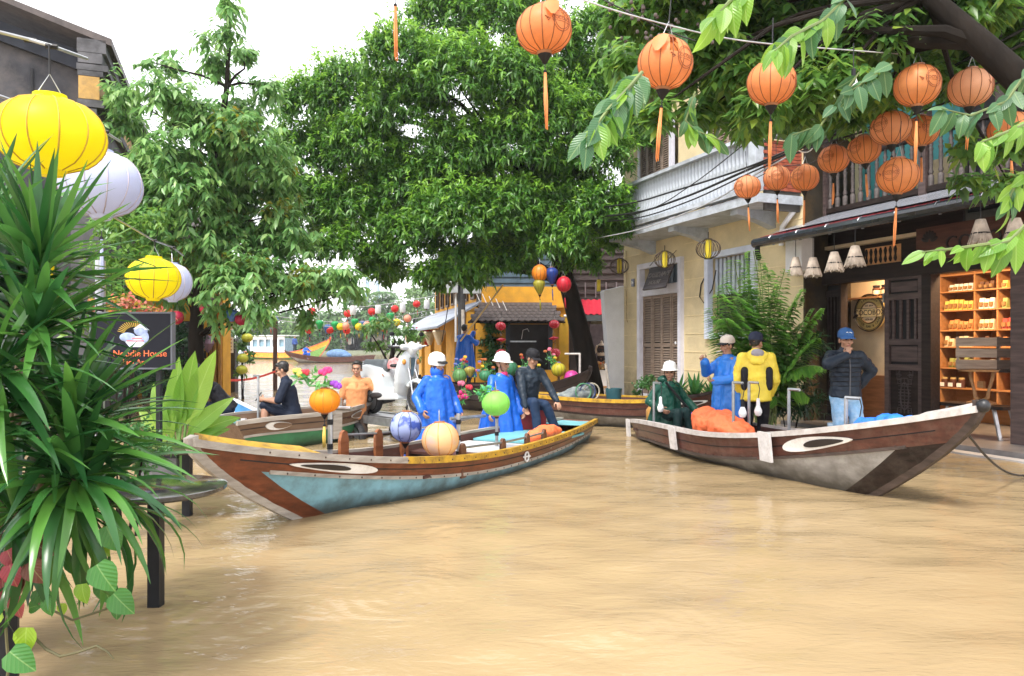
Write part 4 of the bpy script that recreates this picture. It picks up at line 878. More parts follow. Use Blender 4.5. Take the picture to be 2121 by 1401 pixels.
        def patch(pts, o0, o1, nm, mt, par):
            n = len(pts); A = [P(a, c, o1) for a, c in pts]; Bq = [P(a, c, o0) for a, c in pts]
            b = MB().add(A+Bq, [tuple(range(n))]+[(i, (i+1)%n, (i+1)%n+n, i+n) for i in range(n)]); return b.build(nm, mt, par, 0, True)
        e = patch(shp(1), .0, .022, 'eye', mat('eye_white_paint', (.74, .73, .71), .5, .08, 9, grime=((.4, .36, .32), .4, 14)), s.E)
        patch(shp(1, .55 if not hollow else .72, -.13*flip*ln), .021, .028, 'pupil', mat('hull_dark', (.02, .015, .015), .5) if not hollow else hollow, e)
    def W(s, u, y=0, z=0): p_ = V(s.pt(u, 0, 0)); return s.M @ V((p_.x, y, z))
    def thwart(s, u, w=.2, z=None, mt=None, nm='thwart'):
        z = z if z is not None else s.z_(u)-.1; p_ = s.pt(u, .5, 1); yy = p_[1]-.02
        MB().box((p_[0], 0, z), (w, 2*yy, .03)).build(nm, mt, s.E, 0)
    def deck(s, u0, u1, nm, mt, dz=-.02, n=8):
        us = [lerp(u0, u1, i/n) for i in range(n+1)]
        MB().grid([[V(s.pt(u, 0, 1, -.02))+V((0, 0, dz*.3)) for u in us], [V((s.pt(u, 0, 0)[0], 0, s.z_(u)+dz+.02)) for u in us], [V(s.pt(u, 0, -1, -.02))+V((0, 0, dz*.3)) for u in us]]).build(nm, mt, s.E, 60)
    def upright(s, u, sd, z0, z1, w=.1, mt=None, nm='upright', lean=0.):
        p_ = V(s.pt(u, 0, sd)); y = p_.y-sd*.06
        q = [(-.5, 0), (.5, 0), (.5, .8), (.3, .96), (0, 1), (-.3, .96), (-.5, .8)]
        MB().prism([(a*w, lerp(z0, z1, c)) for a, c in q], lambda a, c: (p_.x+a+lean*(c-z0), y-.018, c), lambda a, c: (p_.x+a+lean*(c-z0), y+.018, c)).build(nm, mt, s.E, 0, True)
        return V((p_.x+lean*(z1-z0), y, z1))
    def pole(s, u, y, z0, z1, arm=0, mt=None, bands=True, r=.022, ax=(0, 1, 0), nm='lamp_pole'):
        p_ = V((s.pt(u, 0, 0)[0], y, z0)); top = V((p_.x, y, z1)); a = V(ax).normalized()*arm
        MB().tube([p_, top] if not arm else [p_, top, top+V((0, 0, .0))], r, 8).build(nm, mt or STEEL, s.E)
        if arm: MB().tube([top-a*.05, top+a], r*.9, 8).build('pole_arm', mt or STEEL, s.E)
        if bands:
            for k in range(3): z = lerp(z0, z1, .25+.28*k); MB().tube([(p_.x, y, z), (p_.x, y, z+.05)], r*1.25, 8).build('tape_band', BLACK, s.E)
        return s.M @ (top+a)
BLUEH = mat('pale_blue_hull_paint', (.17, .36, .45), .55, .15, 4, .12, 20, grime=((.07, .1, .1), .75, 3.5), tide=((.04, .05, .045), .02, .16))
GREYH = mat('worn_grey_hull_paint', (.32, .31, .3), .7, .2, 3, .15, 18, stretch=(1, 3, 3), grime=((.09, .08, .06), .85, 2.2), tide=((.05, .045, .035), .04, .26))
GREENH = mat('green_hull_paint', (.03, .17, .075), .5, .25, 4, .1, 15, tide=((.02, .03, .02), .02, .15))
BROWNS = wood('dull_brown_planks', (.13, .075, .045), (.2, .13, .085), .6, 2)
DKRED = wood('dark_red_planks', (.05, .016, .012), (.11, .035, .025), .45, 2, (1, 10, 10), .2, .15, ((.25, .18, .14), .25, 7))
INN = wood('maroon_inner_planks', (.05, .018, .014), (.1, .04, .03), .5)
YEL = mat('chipped_yellow_paint', (.5, .29, .018), .5, .2, 8, grime=((.09, .05, .02), .9, 9))
CYAN = mat('cyan_deck_paint', (.16, .42, .47), .45, .15, 4)
PALEW = mat('pale_grey_rail', (.5, .47, .45), .65, .15, 10, grime=((.25, .2, .17), .6, 9))
# ---------------------------------------------------------------- left boat
tipL = at(392, 917, 5.5); S1 = Sampan('sampan', 'long wooden sampan with pale blue bottom, yellow edged gunwale and theta mark', (tipL.x, tipL.y), (1.1, 12.3), zb=tipL.z, zm=.275, zs=.27, B=.68, bs=.3, hs=.165, pw=2.6, bow_brown=.962, hull=BLUEH, strake=VARNISH, rail=GREYWOOD, inner=INN, stem=GREYWOOD, rail2=YEL, split=.78, wl=.9, r2side=1)
# which side faces us: port (+y) or starboard
NEAR1 = 1 if (S1.M.to_3x3() @ V((0, 1, 0))).y < 0 else -1
S1.eye(.88, NEAR1, .74, .155, -1, .52); S1.eye(.88, -NEAR1, .74, .155, -1, .52)
S1.deck(.88, .995, 'bow_deck', YEL, .06)
S1.deck(.78, .88, 'fore_deck', INN, -.12)
for u in (.55, .66, .74): S1.thwart(u, .24, .2, INN)
S1.deck(.0, .1, 'stern_deck', CYAN, -.04)
S1.thwart(.26, 1.3, .2, CYAN, 'cyan_platform')
S1.thwart(.42, .8, .17, mat('pale_platform', (.55, .55, .55), .5, .1), 'white_platform')
tops = []
for sd, us_, hh_ in ((-NEAR1, (.745, .655, .58, .47), .24), (NEAR1, (.66, .548, .46, .387), .15)):
    tp_ = [S1.upright(u, sd, .1, S1.z_(u)+hh_, .13 if sd != NEAR1 else .1, POSTWOOD if sd != NEAR1 else wood('dark_brown_post', (.09, .035, .02), (.15, .07, .04), .5), 'upright') for u in us_]
    MB().tube([q-V((0, 0, .05)) for q in tp_], .014, 6).build('pipe_rail', STEEL, S1.E)
# nail heads along the battens
nail = MB().ell((0, 0, 0), (.009, .006, .009), 6, 4).mesh('nail', mat('rusty_nail', (.06, .035, .025), .6), 180)
def nails(s, sd, rs, n):
    for r in rs:
        for k in range(n): q = V(s.pt(lerp(.06, .94, k/(n-1)), r, sd)); put('nail', nail, s.E, T(q+V((0, sd*(.014 if r == 1 else .036 if r == 0 else .004), 0))))
nails(S1, NEAR1, (0, 1.0), 34)
# theta mark
P = lambda u, dz: V(S1.pt(u, .5, NEAR1))+V((0, NEAR1*.012, dz))
MB().tube([P(.48+.0075*math.cos(t), -.028+.055*math.sin(t)) for t in np.linspace(0, 2*math.pi, 20, endpoint=False)], .011, 5, closed=True).build('painted_ring', WHITE, S1.E)
MB().tube([P(.467, -.033), P(.493, -.023)], .011, 5).build('painted_bar', WHITE, S1.E)
o = text_mb('28', .1, .003).build('painted_number', WHITE, S1.E, 0); pq = V(S1.pt(.7, .55, -NEAR1, -.05)); o.matrix_basis = T(pq+V((0, NEAR1*.03, 0)), math.pi if NEAR1 > 0 else 0)
POLE1 = S1.pole(.836, 0, .12, .92, .2, None, ax=(-.3, -NEAR1*-.95, 0)); POLE2 = S1.pole(.64, NEAR1*.42, .15, .76); POLE3 = S1.pole(.407, .0, .12, .92)
# white wiring and small mooring bits at the stern
MB().tube([V(S1.pt(.03, 0, -NEAR1))+V((.05*k % .2, 0, .02+.1*math.sin(k*1.4))) for k in range(7)], .008, 5).build('white_cable', WHITE, S1.E)
# ---------------------------------------------------------------- right boat
tipR = at(2032, 848, 6.35); S2 = Sampan('sampan', 'weathered brown and grey sampan with white fender boards and high pale prow', (tipR.x, tipR.y), (2.2, 12.5), zb=tipR.z, zm=.37, zs=.24, B=.66, bs=.25, pw=2.05, bowm=wood('black_brown_bow', (.012, .008, .007), (.035, .022, .018), .6, grime=((.1, .085, .07), .5, 5)), hull=GREYH, strake=DKRED, rail=PALEW, inner=INN, stem=wood('dark_weathered_stem', (.03, .02, .015), (.08, .055, .045), .6), wl=.72, hs=.25, foot=1.2, bow_brown=.945)
NEAR2 = 1 if (S2.M.to_3x3() @ V((0, 1, 0))).y < 0 else -1
if (S2.M.to_3x3() @ V((0, 1, 0))).x > 0 and NEAR2 == 1: NEAR2 = -1
if (S2.M.to_3x3() @ V((0, 1, 0))).x < 0: NEAR2 = 1
S2.eye(.82, NEAR2, .72, .22, -1); S2.eye(.82, -NEAR2, .72, .22, -1)
S2.deck(.93, 1.0, 'prow_cap', PALEW, .05); S2.deck(.86, .93, 'fore_deck', INN, -.1)
for u in (.15, .4, .55, .7): S2.thwart(u, .22, .22, INN)
for u, w in ((.02, .1), (.41, .15), (.72, .2)):   # white fender boards hung over the side
    x0_ = S2.pt(u, 0, NEAR2)[0]; pts = [V((x0_, *S2.pt(u, r, NEAR2)[1:]))+V((0, NEAR2*.04, .03 if r == 0 else 0)) for r in (0, .5, 1.0)]
    b = MB(); b.grid([[q+V((-w/2, 0, 0)) for q in pts]+[q+V((-w/2, NEAR2*.035, 0)) for q in pts[::-1]], [q+V((w/2, 0, 0)) for q in pts]+[q+V((w/2, NEAR2*.035, 0)) for q in pts[::-1]]], True)
    b.f += [(0, 1, 2, 3, 4, 5), (11, 10, 9, 8, 7, 6)]; b.build('fender_board', mat('scuffed_white_plastic', (.6, .58, .58), .5, .12, 9, grime=((.3, .28, .26), .6, 11)), S2.E, 0, True)
POLES2 = [S2.pole(u, y*NEAR2, .15, z, .16, STEEL, False, .02, (.9, -.2*NEAR2, 0)) for u, y, z in ((.18, .3, .92), (.525, .2, 1.02), (.47, -.25, 1.0), (.62, -.2, .96), (.806, .05, .95))]
nails(S2, NEAR2, (.12, .9), 30)
# dark prow nose
q = V(S2.pt(1, 0, 0)); MB().ell(q+V((.02, 0, .03)), (.06, .055, .06), 12, 8).build('prow_nose', mat('black_rubber_cap', (.015, .015, .017), .4), S2.E)
# bulbs hanging on the right boat
GLS = mat('opal_glass', (.8, .8, .8), .25, .03); 
for i, P in enumerate(POLES2[:3]+POLES2[4:]):
    t = thing('light_bulb', 'unlit white light bulb dangling from ' + ['the pole beside the green raincoat', 'the pole in front of the orange life jackets', 'the pole behind the yellow jacket', 'the pole next to the blue tarpaulin'][i], 'bulb', P, 0, 'bulbs on the brown and grey sampan')
    MB().tube([(0, 0, .0), (.02, 0, -.08), (0, 0, -.2)], .006, 5).build('wire', CABLE, t); MB().lathe([(.0, -.2), (.022, -.21), (.026, -.3), (.0, -.3)], 10).build('socket', WHITE if i != 1 else BLACK, t)
    MB().lathe([(.02, -.29), (.05, -.36), (.052, -.39), (.035, -.43), (0, -.445)], 12).build('globe', GLS, t)
# mooring rope
A = V(S2.pt(.97, .3, -NEAR2)); A = S2.M @ A; Bq = gp(2135, 985)
t = thing('mooring_rope', 'dark mooring rope sagging from the high pale prow to the water', 'rope', A); MB().tube([lerp(A, Bq, k/10)-A+V((0, 0, -.16*math.sin(math.pi*k/10))) for k in range(11)], .012, 6).build('rope', CABLE, t)
# jerrycan in the stern
def jerry(P, rz):
    t = thing('jerrycan', 'dirty amber plastic jerrycan standing in the sampan stern', 'jerrycan', P, rz)
    PL = mat('amber_plastic', (.5, .25, .06), .45, .2, 6, grime=((.16, .08, .03), .7, 5), trans=.15)
    pr = [(.0, 0), (.17, 0), (.19, .03), (.19, .13), (.183, .15), (.183, .17), (.19, .19), (.19, .3), (.15, .35), (.0, .36)]
    MB().lathe(pr, 20, None, 1.0, .75).build('can', PL, t, 40); MB().lathe([(0, .35), (.035, .35), (.035, .41), (0, .41)], 12, Matrix.Translation((-.1, 0, 0))).build('cap', mat('red_cap', (.5, .08, .06)), t)
    MB().tube([(.12, 0, .33), (.1, 0, .42), (-.02, 0, .42), (-.04, 0, .35)], .018, 7).build('handle', PL, t); MB().tube([(.0, .145, 0), (.0, .15, .35), (0, -.15, .35), (0, -.145, .0)], .006, 4).build('cord', WHITE, t)
jerry(S2.W(.085, .02, .155), .4); S2.thwart(.09, .5, .14, INN, 'stern_seat')
# soft bundles: life jackets and tarpaulins
def bundle(name, label, cat, P, rz, parts, mt, straps=0, wr=.05):
    t = thing(name, label, cat, P, rz); b = MB()
    for c, r in parts: b.ell(c, r, 12, 8)
    o = put('folds', blob(b, .02, 2, wr, .1), t); o.data.materials.append(mt)
    for k in range(straps): MB().tube([(-.2+.25*k+.02*j, -.14+.04*j*0, .1+.12*math.sin(j*.9)) for j in range(5)], .01, 4).build('strap', mat('strap_grey', (.3, .28, .28)), t)
    return t
ORJ = mat('bright_orange_cloth', (.85, .17, .055), .65, .12, 5, .35, 14)
bundle('life_jackets', 'heap of bright orange life jackets amidships on the brown sampan', 'life jackets', S2.W(.43, NEAR2*.15, .33), S2.E.rotation_euler.z, [((0, 0, .08), (.36, .26, .2)), ((-.22, .02, .16), (.18, .22, .16)), ((.3, 0, .1), (.3, .26, .17)), ((.1, .08, .2), (.14, .2, .1)), ((.55, 0, .06), (.26, .24, .14))], ORJ, 0, .07)
bundle('life_jacket', 'orange life jacket lying in the stern beside the seated man', 'life jacket', S1.W(.3, NEAR1*.35, .24), S1.E.rotation_euler.z, [((0, 0, .06), (.4, .13, .1)), ((-.25, 0, .05), (.2, .12, .09)), ((.35, .02, .05), (.2, .13, .08))], ORJ)
bundle('tarpaulin', 'crumpled bright blue tarpaulin on the foredeck of the brown sampan', 'tarpaulin', S2.W(.885, 0, .68), S2.E.rotation_euler.z, [((0, 0, .04), (.3, .15, .1)), ((-.25, .02, .0), (.25, .17, .1)), ((.2, -.0, .06), (.18, .11, .09))], mat('bright_blue_tarp', (.03, .2, .72), .4, .15, 5, .5, 12), 0, .09)
# ---------------------------------------------------------------- other boats
p0, p1 = gp(1478, 905), gp(1130, 862)
S3 = Sampan('sampan', 'brown sampan with chipped yellow gunwale moored beside the yellow house', (3.75, 13.0), (.4, 15.2), zb=.74, zm=.48, zs=.5, B=.6, bs=.25, hull=GREYH, strake=DKRED, rail=DARKWOOD, inner=INN, stem=DARKWOOD, rail2=YEL, split=.75, foot=.5)
n3 = 1 if (S3.M.to_3x3() @ V((0, 1, 0))).y < 0 else -1
S3.eye(.87, n3, .62, .16, -1); S3.eye(.87, -n3, .62, .16, -1); S3.deck(.9, 1, 'fore_deck', GREYWOOD, .01)
for u in (.3, .6): S3.thwart(u, .25, .36, INN)
t = bundle('rope_heap', 'heap of rope, net and folded cloth in the yellow edged sampan', 'ropes', S3.W(.28, 0, .45), .3, [((0, 0, .08), (.35, .22, .16)), ((.2, 0, .12), (.15, .15, .2)), ((-.3, 0, .05), (.2, .2, .1))], mat('mixed_rope', (.25, .27, .25), .8, 0, 9, col2=(.06, .08, .1), bump=.5))
for k in range(3): MB().tube([(.1*k+.16*math.cos(a), -.2+.03*k, .15+.16*math.sin(a)) for a in np.linspace(0, 6.28, 16, endpoint=False)], .014, 5, closed=True).build('rope_loop', mat(['rope_green', 'rope_navy', 'rope_cream'][k], [(.06, .2, .1), (.05, .07, .16), (.5, .45, .35)][k]), t)
t = thing('bucket', 'dark teal bucket with a pale stick in the yellow edged sampan', 'bucket', S3.W(.47, 0, .4)); MB().lathe([(0, 0), (.13, 0), (.16, .28), (.15, .28), (.12, .02), (0, .02)], 16).build('pail', mat('teal_plastic', (.03, .1, .12), .4), t); MB().tube([(-.05, 0, .05), (-.16, -.02, .75)], .025, 7).build('stick', GREYWOOD, t)
S4 = Sampan('sampan', 'green bottomed brown sampan carrying the man looking at his phone', (-2.35, 12.6), (-4.1, 10.55), zb=.56, zm=.46, zs=.42, B=.52, bs=.42, hull=GREENH, strake=BROWNS, rail=GREYWOOD, inner=BROWNS, stem=GREYWOOD, foot=.35, hs=.2, um=.3, bow_brown=False, wl=.8)
n4 = 1 if (S4.M.to_3x3() @ V((0, 1, 0))).y < 0 else -1
S4.eye(.22, n4, .42, .12, -1, hollow=BROWNS); S4.eye(.84, n4, .42, .13, 1, hollow=BROWNS); S4.deck(.0, .12, 'teal_stern_deck', mat('teal_deck', (.05, .2, .2), .5), -.05)
S4.thwart(.45, .3, .36, INN); S4.thwart(.7, .25, .36, INN)
q = S4.pole(.2, -.1, .15, 1.05, .12, STEEL, False, .018); MB().box((V(S4.pt(.62, .5, n4))+V((0, n4*.03, .02))), (.16, .05, .62)).build('wooden_upright', GREYWOOD, S4.E, 0)
S5 = Sampan('sampan', 'small blue and yellow boat carrying the crouching person in black', (-5.0, 13.4), (-4.35, 11.2), zb=.5, zm=.34, zs=.36, B=.5, bs=.3, hull=YEL, strake=YEL, rail=WHITE, inner=mat('blue_inner_paint', (.05, .2, .4), .5), stem=WHITE, foot=.4, hs=.16, wl=.75)
for u, y in ((.06, .3), (.02, -.1), (.1, -.38)): MB().box((V(S5.pt(u, 0, 0)).x-.12, y, .2), (.06, .1, .34)).build('fender_board', PALEW, S5.E, 0)
# lantern boat in front of the corner shop
S6 = Sampan('sampan', 'dark lantern boat lying before the corner shop doorway', (1.75, 16.6), (-1.3, 17.8), zb=.95, zm=.55, zs=.55, B=.6, bs=.4, hull=mat('black_hull', (.03, .025, .03), .4), strake=mat('dark_hull', (.035, .025, .03), .4), rail=DARKWOOD, inner=INN, stem=DARKWOOD, foot=.7, hs=.3, bow_brown=False)
S6.deck(.5, 1, 'deck', INN, -.08); S6.pole(.93, .1, .75, 1.3, .35, PALEW, False, .025, (-1, 0, 0))
S8 = Sampan('sampan', 'narrow dark sampan under the person with the long pole', (-2.6, 20.9), (-.1, 20.2), zb=.6, zm=.42, zs=.5, B=.5, bs=.3, hull=GREYH, strake=DKRED, rail=DARKWOOD, inner=INN, stem=DARKWOOD, foot=.5, bow_brown=False)
# far river: rowing boat and tour boat
S7 = Sampan('rowing_boat', 'long low brown rowing boat with a blue tarp out on the river', (at(590, 0, 62).x, 62), (at(775, 0, 66).x, 66), zb=1.0, zm=.45, zs=.6, B=.8, bs=.3, hull=GREYH, strake=DKRED, rail=DKRED, inner=INN, stem=DKRED, foot=1.2, hs=.35, bow_brown=False)
bundle('boat_cover', 'blue tarp hump on the long rowing boat', 'tarp', S7.W(.45, 0, .5), 0, [((0, 0, .2), (1.0, .5, .45)), ((.7, 0, .1), (.5, .5, .25))], mat('slate_blue_tarp', (.08, .16, .3), .6), 0, .05)
t7 = Sampan('tour_boat', 'white cabined tour boat with yellow, red and green prow on the river', (at(690, 0, 78).x, 77), (at(520, 0, 82).x, 82), zb=2.2, zm=.7, zs=.8, B=1.2, bs=1.0, hull=mat('boat_green', (.2, .42, .12), .5), strake=mat('boat_orange', (.75, .36, .04), .5), rail=mat('boat_red', (.55, .08, .06), .5), inner=BROWNS, stem=mat('boat_red', (.55, .08, .06)), foot=1.8, hs=.5, bow_brown=False)
E = t7.E
b = wall_open(MB(), .8, 5.6, .7, 2.4, [(1.1+k*.95, 1.85+k*.95, 1.3, 2.1) for k in range(5)], .1, -.9 if (t7.M.to_3x3() @ V((0, 1, 0))).y > 0 else .8); b.build('cabin_wall', WHITE, E, 0)
MB().box((3.2, 0, 1.5), (4.6, 1.4, 1.5)).build('cabin_interior', mat('blue_glass', (.2, .32, .4), .2), E, 0); MB().box((3.2, 0, 2.5), (5.4, 2.2, .12)).build('cabin_roof', mat('pale_green_roof', (.55, .6, .55), .5), E, 0)
MB().box((-1.5, 0, 1.0), (4.0, 1.8, .8)).build('aft_rail', mat('pale_blue_boards', (.45, .55, .65), .5), E, 0)
# ================================================================ people
def ik(a, b, l1, l2, pole):
    a, b = V(a), V(b); d = b-a; L = min(d.length, (l1+l2)*.999); u = d.normalized(); x = (l1*l1-l2*l2+L*L)/(2*L); h = math.sqrt(max(0, l1*l1-x*x))
    p_ = V(pole); p_ = p_-u*p_.dot(u); p_ = p_.normalized() if p_.length > 1e-4 else frame(u)[1]
    return a+u*x+p_*h, a+u*L
def hand(b, w, d, palm, side, curl=.5):
    """palm and five separate bent fingers; d points along the hand, palm is the way the palm faces"""
    d = V(d).normalized(); n = V(palm); n = (n-d*n.dot(d)).normalized(); x = d.cross(n)*side
    M = Matrix((x, n, d)).transposed().to_4x4()
    b.ell(w+d*.05, (.04, .018, .052), 10, 8, M)
    for i, (o, L) in enumerate(((-.03, .062), (-.0105, .075), (.0095, .07), (.029, .055))):
        p0 = w+d*.085+x*o; p1 = p0+(d*math.cos(curl)+n*math.sin(curl))*L*.5; p2 = p1+(d*math.cos(curl*2.2)+n*math.sin(curl*2.2))*L*.5
        b.cap(p0, .0095, p1, .009, n=7).cap(p1, .009, p2, .0075, n=7)
    p0 = w+d*.025-x*.032; p1 = p0+(d*.6-x*.7+n*.4).normalized()*.04; p2 = p1+(d*.9-x*.1+n*.4).normalized()*.035
    b.cap(p0, .013, p1, .0105, n=7).cap(p1, .0105, p2, .0085, n=7)
HAIR = mat('black_hair', (.012, .01, .01), .45, .3, 30)
def cloth(name, col, rough=.65, bump=.35, bs=9, **k): return mat(name, col, rough, .18, 5, bump, bs, spec=.2 if max(col) < .1 else .4, **k)
def person(label, loc, rz, h=1.7, pelvis=(0, 0, .92), lean=(0, 0), yaw=0, pitch=0, tilt=0, twist=0, rh=(-.26, -.05, .82), lh=(.26, -.05, .82), rf=(-.11, 0, 0), lf=(.11, 0, 0), repole=(-.5, .6, -.3), lepole=(.5, .6, -.3), rkpole=(0, -1, 0), lkpole=(0, -1, 0),
           top='jacket', topm=None, sleeve=1.0, hem=-.08, bot=None, botlen=1.0, head='hair', headm=None, headm2=None, shoe=None, rhand=None, lhand=None, vox=.0075, puff=0., hemz=.35, flare=.34, group=None, curl=.5, build=1.0, grip=None):
    k = h/1.7; E = thing('person', label, 'person', loc, rz, group); E.scale = (k, k, k)
    pv = V(pelvis); ln = V((lean[0], lean[1], 0)); up = (V((0, 0, 1))+ln).normalized()
    waist = pv+up*.14; chest = pv+up*.36; neck = pv+up*.52; hb = neck+V((ln.x*.03, ln.y*.05-.015, .0)); hc = hb+V((ln.x*.06, ln.y*.06, .155))
    tw = Matrix.Rotation(twist, 3, 'Z'); sh = {s: chest+up*.1+tw @ V((s*.168*build, .01, 0)) for s in (-1, 1)}
    hp = {s: pv+V((s*.095, 0, -.04)) for s in (-1, 1)}
    el = {}; wr = {}; kn = {}; an = {}
    for s, t, pl in ((-1, rh, repole), (1, lh, lepole)): el[s], wr[s] = ik(sh[s], V(t), .285, .25, pl)
    for s, t, pl in ((-1, rf, rkpole), (1, lf, lkpole)): kn[s], an[s] = ik(hp[s], V(t)+V((0, 0, .08)), .43, .42, pl)
    b = MB(); X = tw @ V((1, 0, 0))
    b.cap(pv, .12, waist, .105, 1.3, 14, X).cap(waist, .105, chest, .125, 1.3, 14, X).cap(chest, .12, chest+up*.08, .085, 1.6, 14, X).cap(chest+up*.1, .062, hc-V((0, 0, .05)), .052)
    for s in (-1, 1):
        b.cap(chest+up*.09, .06, sh[s], .06).cap(sh[s], .058, el[s], .042).cap(el[s], .044, wr[s], .028)
        b.cap(hp[s], .09, kn[s], .058).cap(kn[s], .06, lerp(kn[s], an[s], .35), .058).cap(lerp(kn[s], an[s], .35), .058, an[s], .038)
        ft = V((0, -1, 0)); b.cap(an[s]+V((0, .03, -.03)), .036, an[s]+ft*.15+V((0, 0, -.05)), .03, 1.2)
        hd = rhand if s < 0 else lhand
        d, pn = hd if hd else ((wr[s]-el[s]), V((-s, -.3, 0)))
        hand(b, wr[s], d, pn, s, curl)
    HM = Matrix.Translation(hc) @ Matrix.Rotation(yaw, 4, 'Z') @ Matrix.Rotation(pitch, 4, 'X') @ Matrix.Rotation(tilt, 4, 'Y')
    hbm = MB(); hbm.ell((0, .012, .035), (.076, .094, .088), 16, 12).ell((0, -.022, -.035), (.058, .066, .078), 14, 10).ell((0, -.045, -.095), (.034, .034, .026), 10, 8)
    hbm.cap((0, -.088, .012), .011, (0, -.106, -.026), .016, n=8).ell((0, -.09, .028), (.05, .02, .012), 10, 6).ell((0, -.086, -.062), (.028, .016, .011), 10, 6)
    for s in (-1, 1): hbm.ell((s*.076, .005, -.015), (.012, .022, .034), 8, 6).ell((s*.042, -.06, -.028), (.026, .026, .026), 8, 6)
    b.add(hbm.v, hbm.f, HM)
    o = put('body', blob(b, vox, 1, dec=.5, fac=.4), E); o.data.materials.append(SKIN)
    if vox < .012:
        for s in (-1, 1):
            MB().ell((s*.031, -.088, .008), (.015, .009, .0075), 8, 6).build('eye', BLACK, E).matrix_basis = HM
            MB().cap((s*.014, -.097, .03), .0055, (s*.05, -.086, .032), .004, n=6).build('eyebrow', HAIR, E).matrix_basis = HM
        MB().ell((0, -.1, -.062), (.024, .008, .006), 8, 5).build('lips', mat('lips', (.3, .1, .09), .5), E).matrix_basis = HM
    # --- trousers
    if bot:
        b = MB(); b.cap(pv+V((0, 0, -.04)), .122, waist+V((0, 0, .02)), .112, 1.3, 14, X)
        for s in (-1, 1):
            b.cap(hp[s], .1, lerp(hp[s], kn[s], min(1, botlen*2)), .09 if botlen <= .5 else .074)
            if botlen > .5: b.cap(kn[s], .074, lerp(kn[s], an[s], botlen*2-1), .062)
        o = put('trousers' if botlen > .6 else 'shorts', blob(b, .012, 2, .022, .09), E); o.data.materials.append(bot)
    # --- upper garment
    b = MB(); q = .026+puff
    if top in ('jacket', 'polo', 'puffer'):
        b.cap(pv+up*hem, .115+q, waist, .1+q, 1.28, 16, X).cap(waist, .1+q, chest, .108+q, 1.32, 16, X).cap(chest, .106+q, chest+up*.085, .07+q, 1.5, 16, X).cap(chest+up*.1, .062+q*.6, neck+up*.02, .055+q*.4, 1.1)
        cz = pv+up*(hem-.015)
        for i, v in enumerate(b.v):
            dd = (V(v)-cz).dot(up)
            if dd < 0: b.v[i] = tuple(V(v)-up*dd)
        for s in (-1, 1):
            b.cap(chest+up*.085, .055+q, sh[s], .055+q*.8).cap(sh[s], .055+q*.8, lerp(sh[s], el[s], min(1, sleeve*2)), .046+q*.7)
            if sleeve > .5: b.cap(el[s], .047+q*.7, lerp(el[s], wr[s], (sleeve-.5)*2), .034+q*.5)
        me = blob(b, .011, 2, .024 if top != 'polo' else .014, .07)
    else:   # poncho / raincoat
        n = 40; rows = []; prof = [(neck+up*.03, .07, .07), (neck-up*.03, .11, .095), (chest+up*.1, .195, .12), (chest-up*.06, .225, .155), (waist, .25, .18), (V((pv.x, pv.y, lerp(pv.z, hemz, .4))), flare*.9, flare*.72), (V((pv.x, pv.y, hemz)), flare, flare*.8)]
        for i, (c, rx, ry) in enumerate(prof):
            am = .0 if i < 3 else .13*(i-2)/4
            rows.append([c+tw @ V((math.cos(a)*rx*(1+am*math.sin(7*a+i*.3)+am*.7*math.sin(11*a)), math.sin(a)*ry*(1+am*math.sin(7*a+i*.3)+am*.7*math.sin(11*a)), 0)) for a in [2*math.pi*j/n for j in range(n)]])
        g = MB().grid(rows, True); g.f += [tuple(range(n))[::-1], tuple(range((len(rows)-1)*n, len(rows)*n))]; b.add(g.v, g.f)
        for s in (-1, 1):
            b.cap(chest+up*.07, .07, sh[s], .066).cap(sh[s], .068, el[s], .066).cap(el[s], .066, lerp(el[s], wr[s], .98), .066)
        me = blob(b, .011, 2, .026, .11)
    o = put({'poncho': 'poncho', 'raincoat': 'raincoat', 'polo': 'polo_shirt', 'puffer': 'puffer_jacket'}.get(top, 'jacket'), me, E); o.data.materials.append(topm)
    # --- head gear
    def hg(mb, nm, mt, par=E, sm=35): oo = mb.build(nm, mt, par, sm); oo.matrix_basis = HM if par is E else Matrix(); return oo
    if head in ('hair', 'cap', 'helmet'):
        hb_ = MB(); hb_.ell((0, .022, .05), (.083, .095, .086), 16, 10).ell((0, .042, .005), (.074, .055, .065), 12, 8)
        for s in (-1, 1): hb_.ell((s*.068, .0, .02), (.014, .03, .04), 8, 6)
        if head == 'hair': hb_.ell((.0, -.045, .098), (.06, .04, .028), 10, 6)
        else: hb_.v = [(x, y, min(z, .075)) for x, y, z in hb_.v]
        oo = put('hair', blob(hb_, .008, 1, .012, .03), E); oo.data.materials.append(HAIR); oo.matrix_basis = HM
    if head == 'hard_hat':
        cp = hg(MB().lathe([(.124, .035), (.118, .06), (.112, .1), (.09, .148), (.05, .172), (0, .178)], 24, Matrix.Translation((0, .005, .01)), .92, 1.08), 'hard_hat', headm)
        hg(MB().lathe([(.118, .05), (.14, .04), (.145, .033), (.118, .037)], 24, Matrix.Translation((0, -.006, .01)), .92, 1.14), 'brim', headm, cp)
        hg(MB().tube([(0, .118*math.cos(a), .055+.128*math.sin(a)) for a in np.linspace(.5, 2.6, 9)], .014, 6), 'ridge', headm, cp)
        hg(MB().tube([(-.08, -.0, .03), (-.07, -.04, -.08), (0, -.06, -.115), (.07, -.04, -.08), (.08, 0, .03)], .006, 5), 'chin_strap', BLACK)
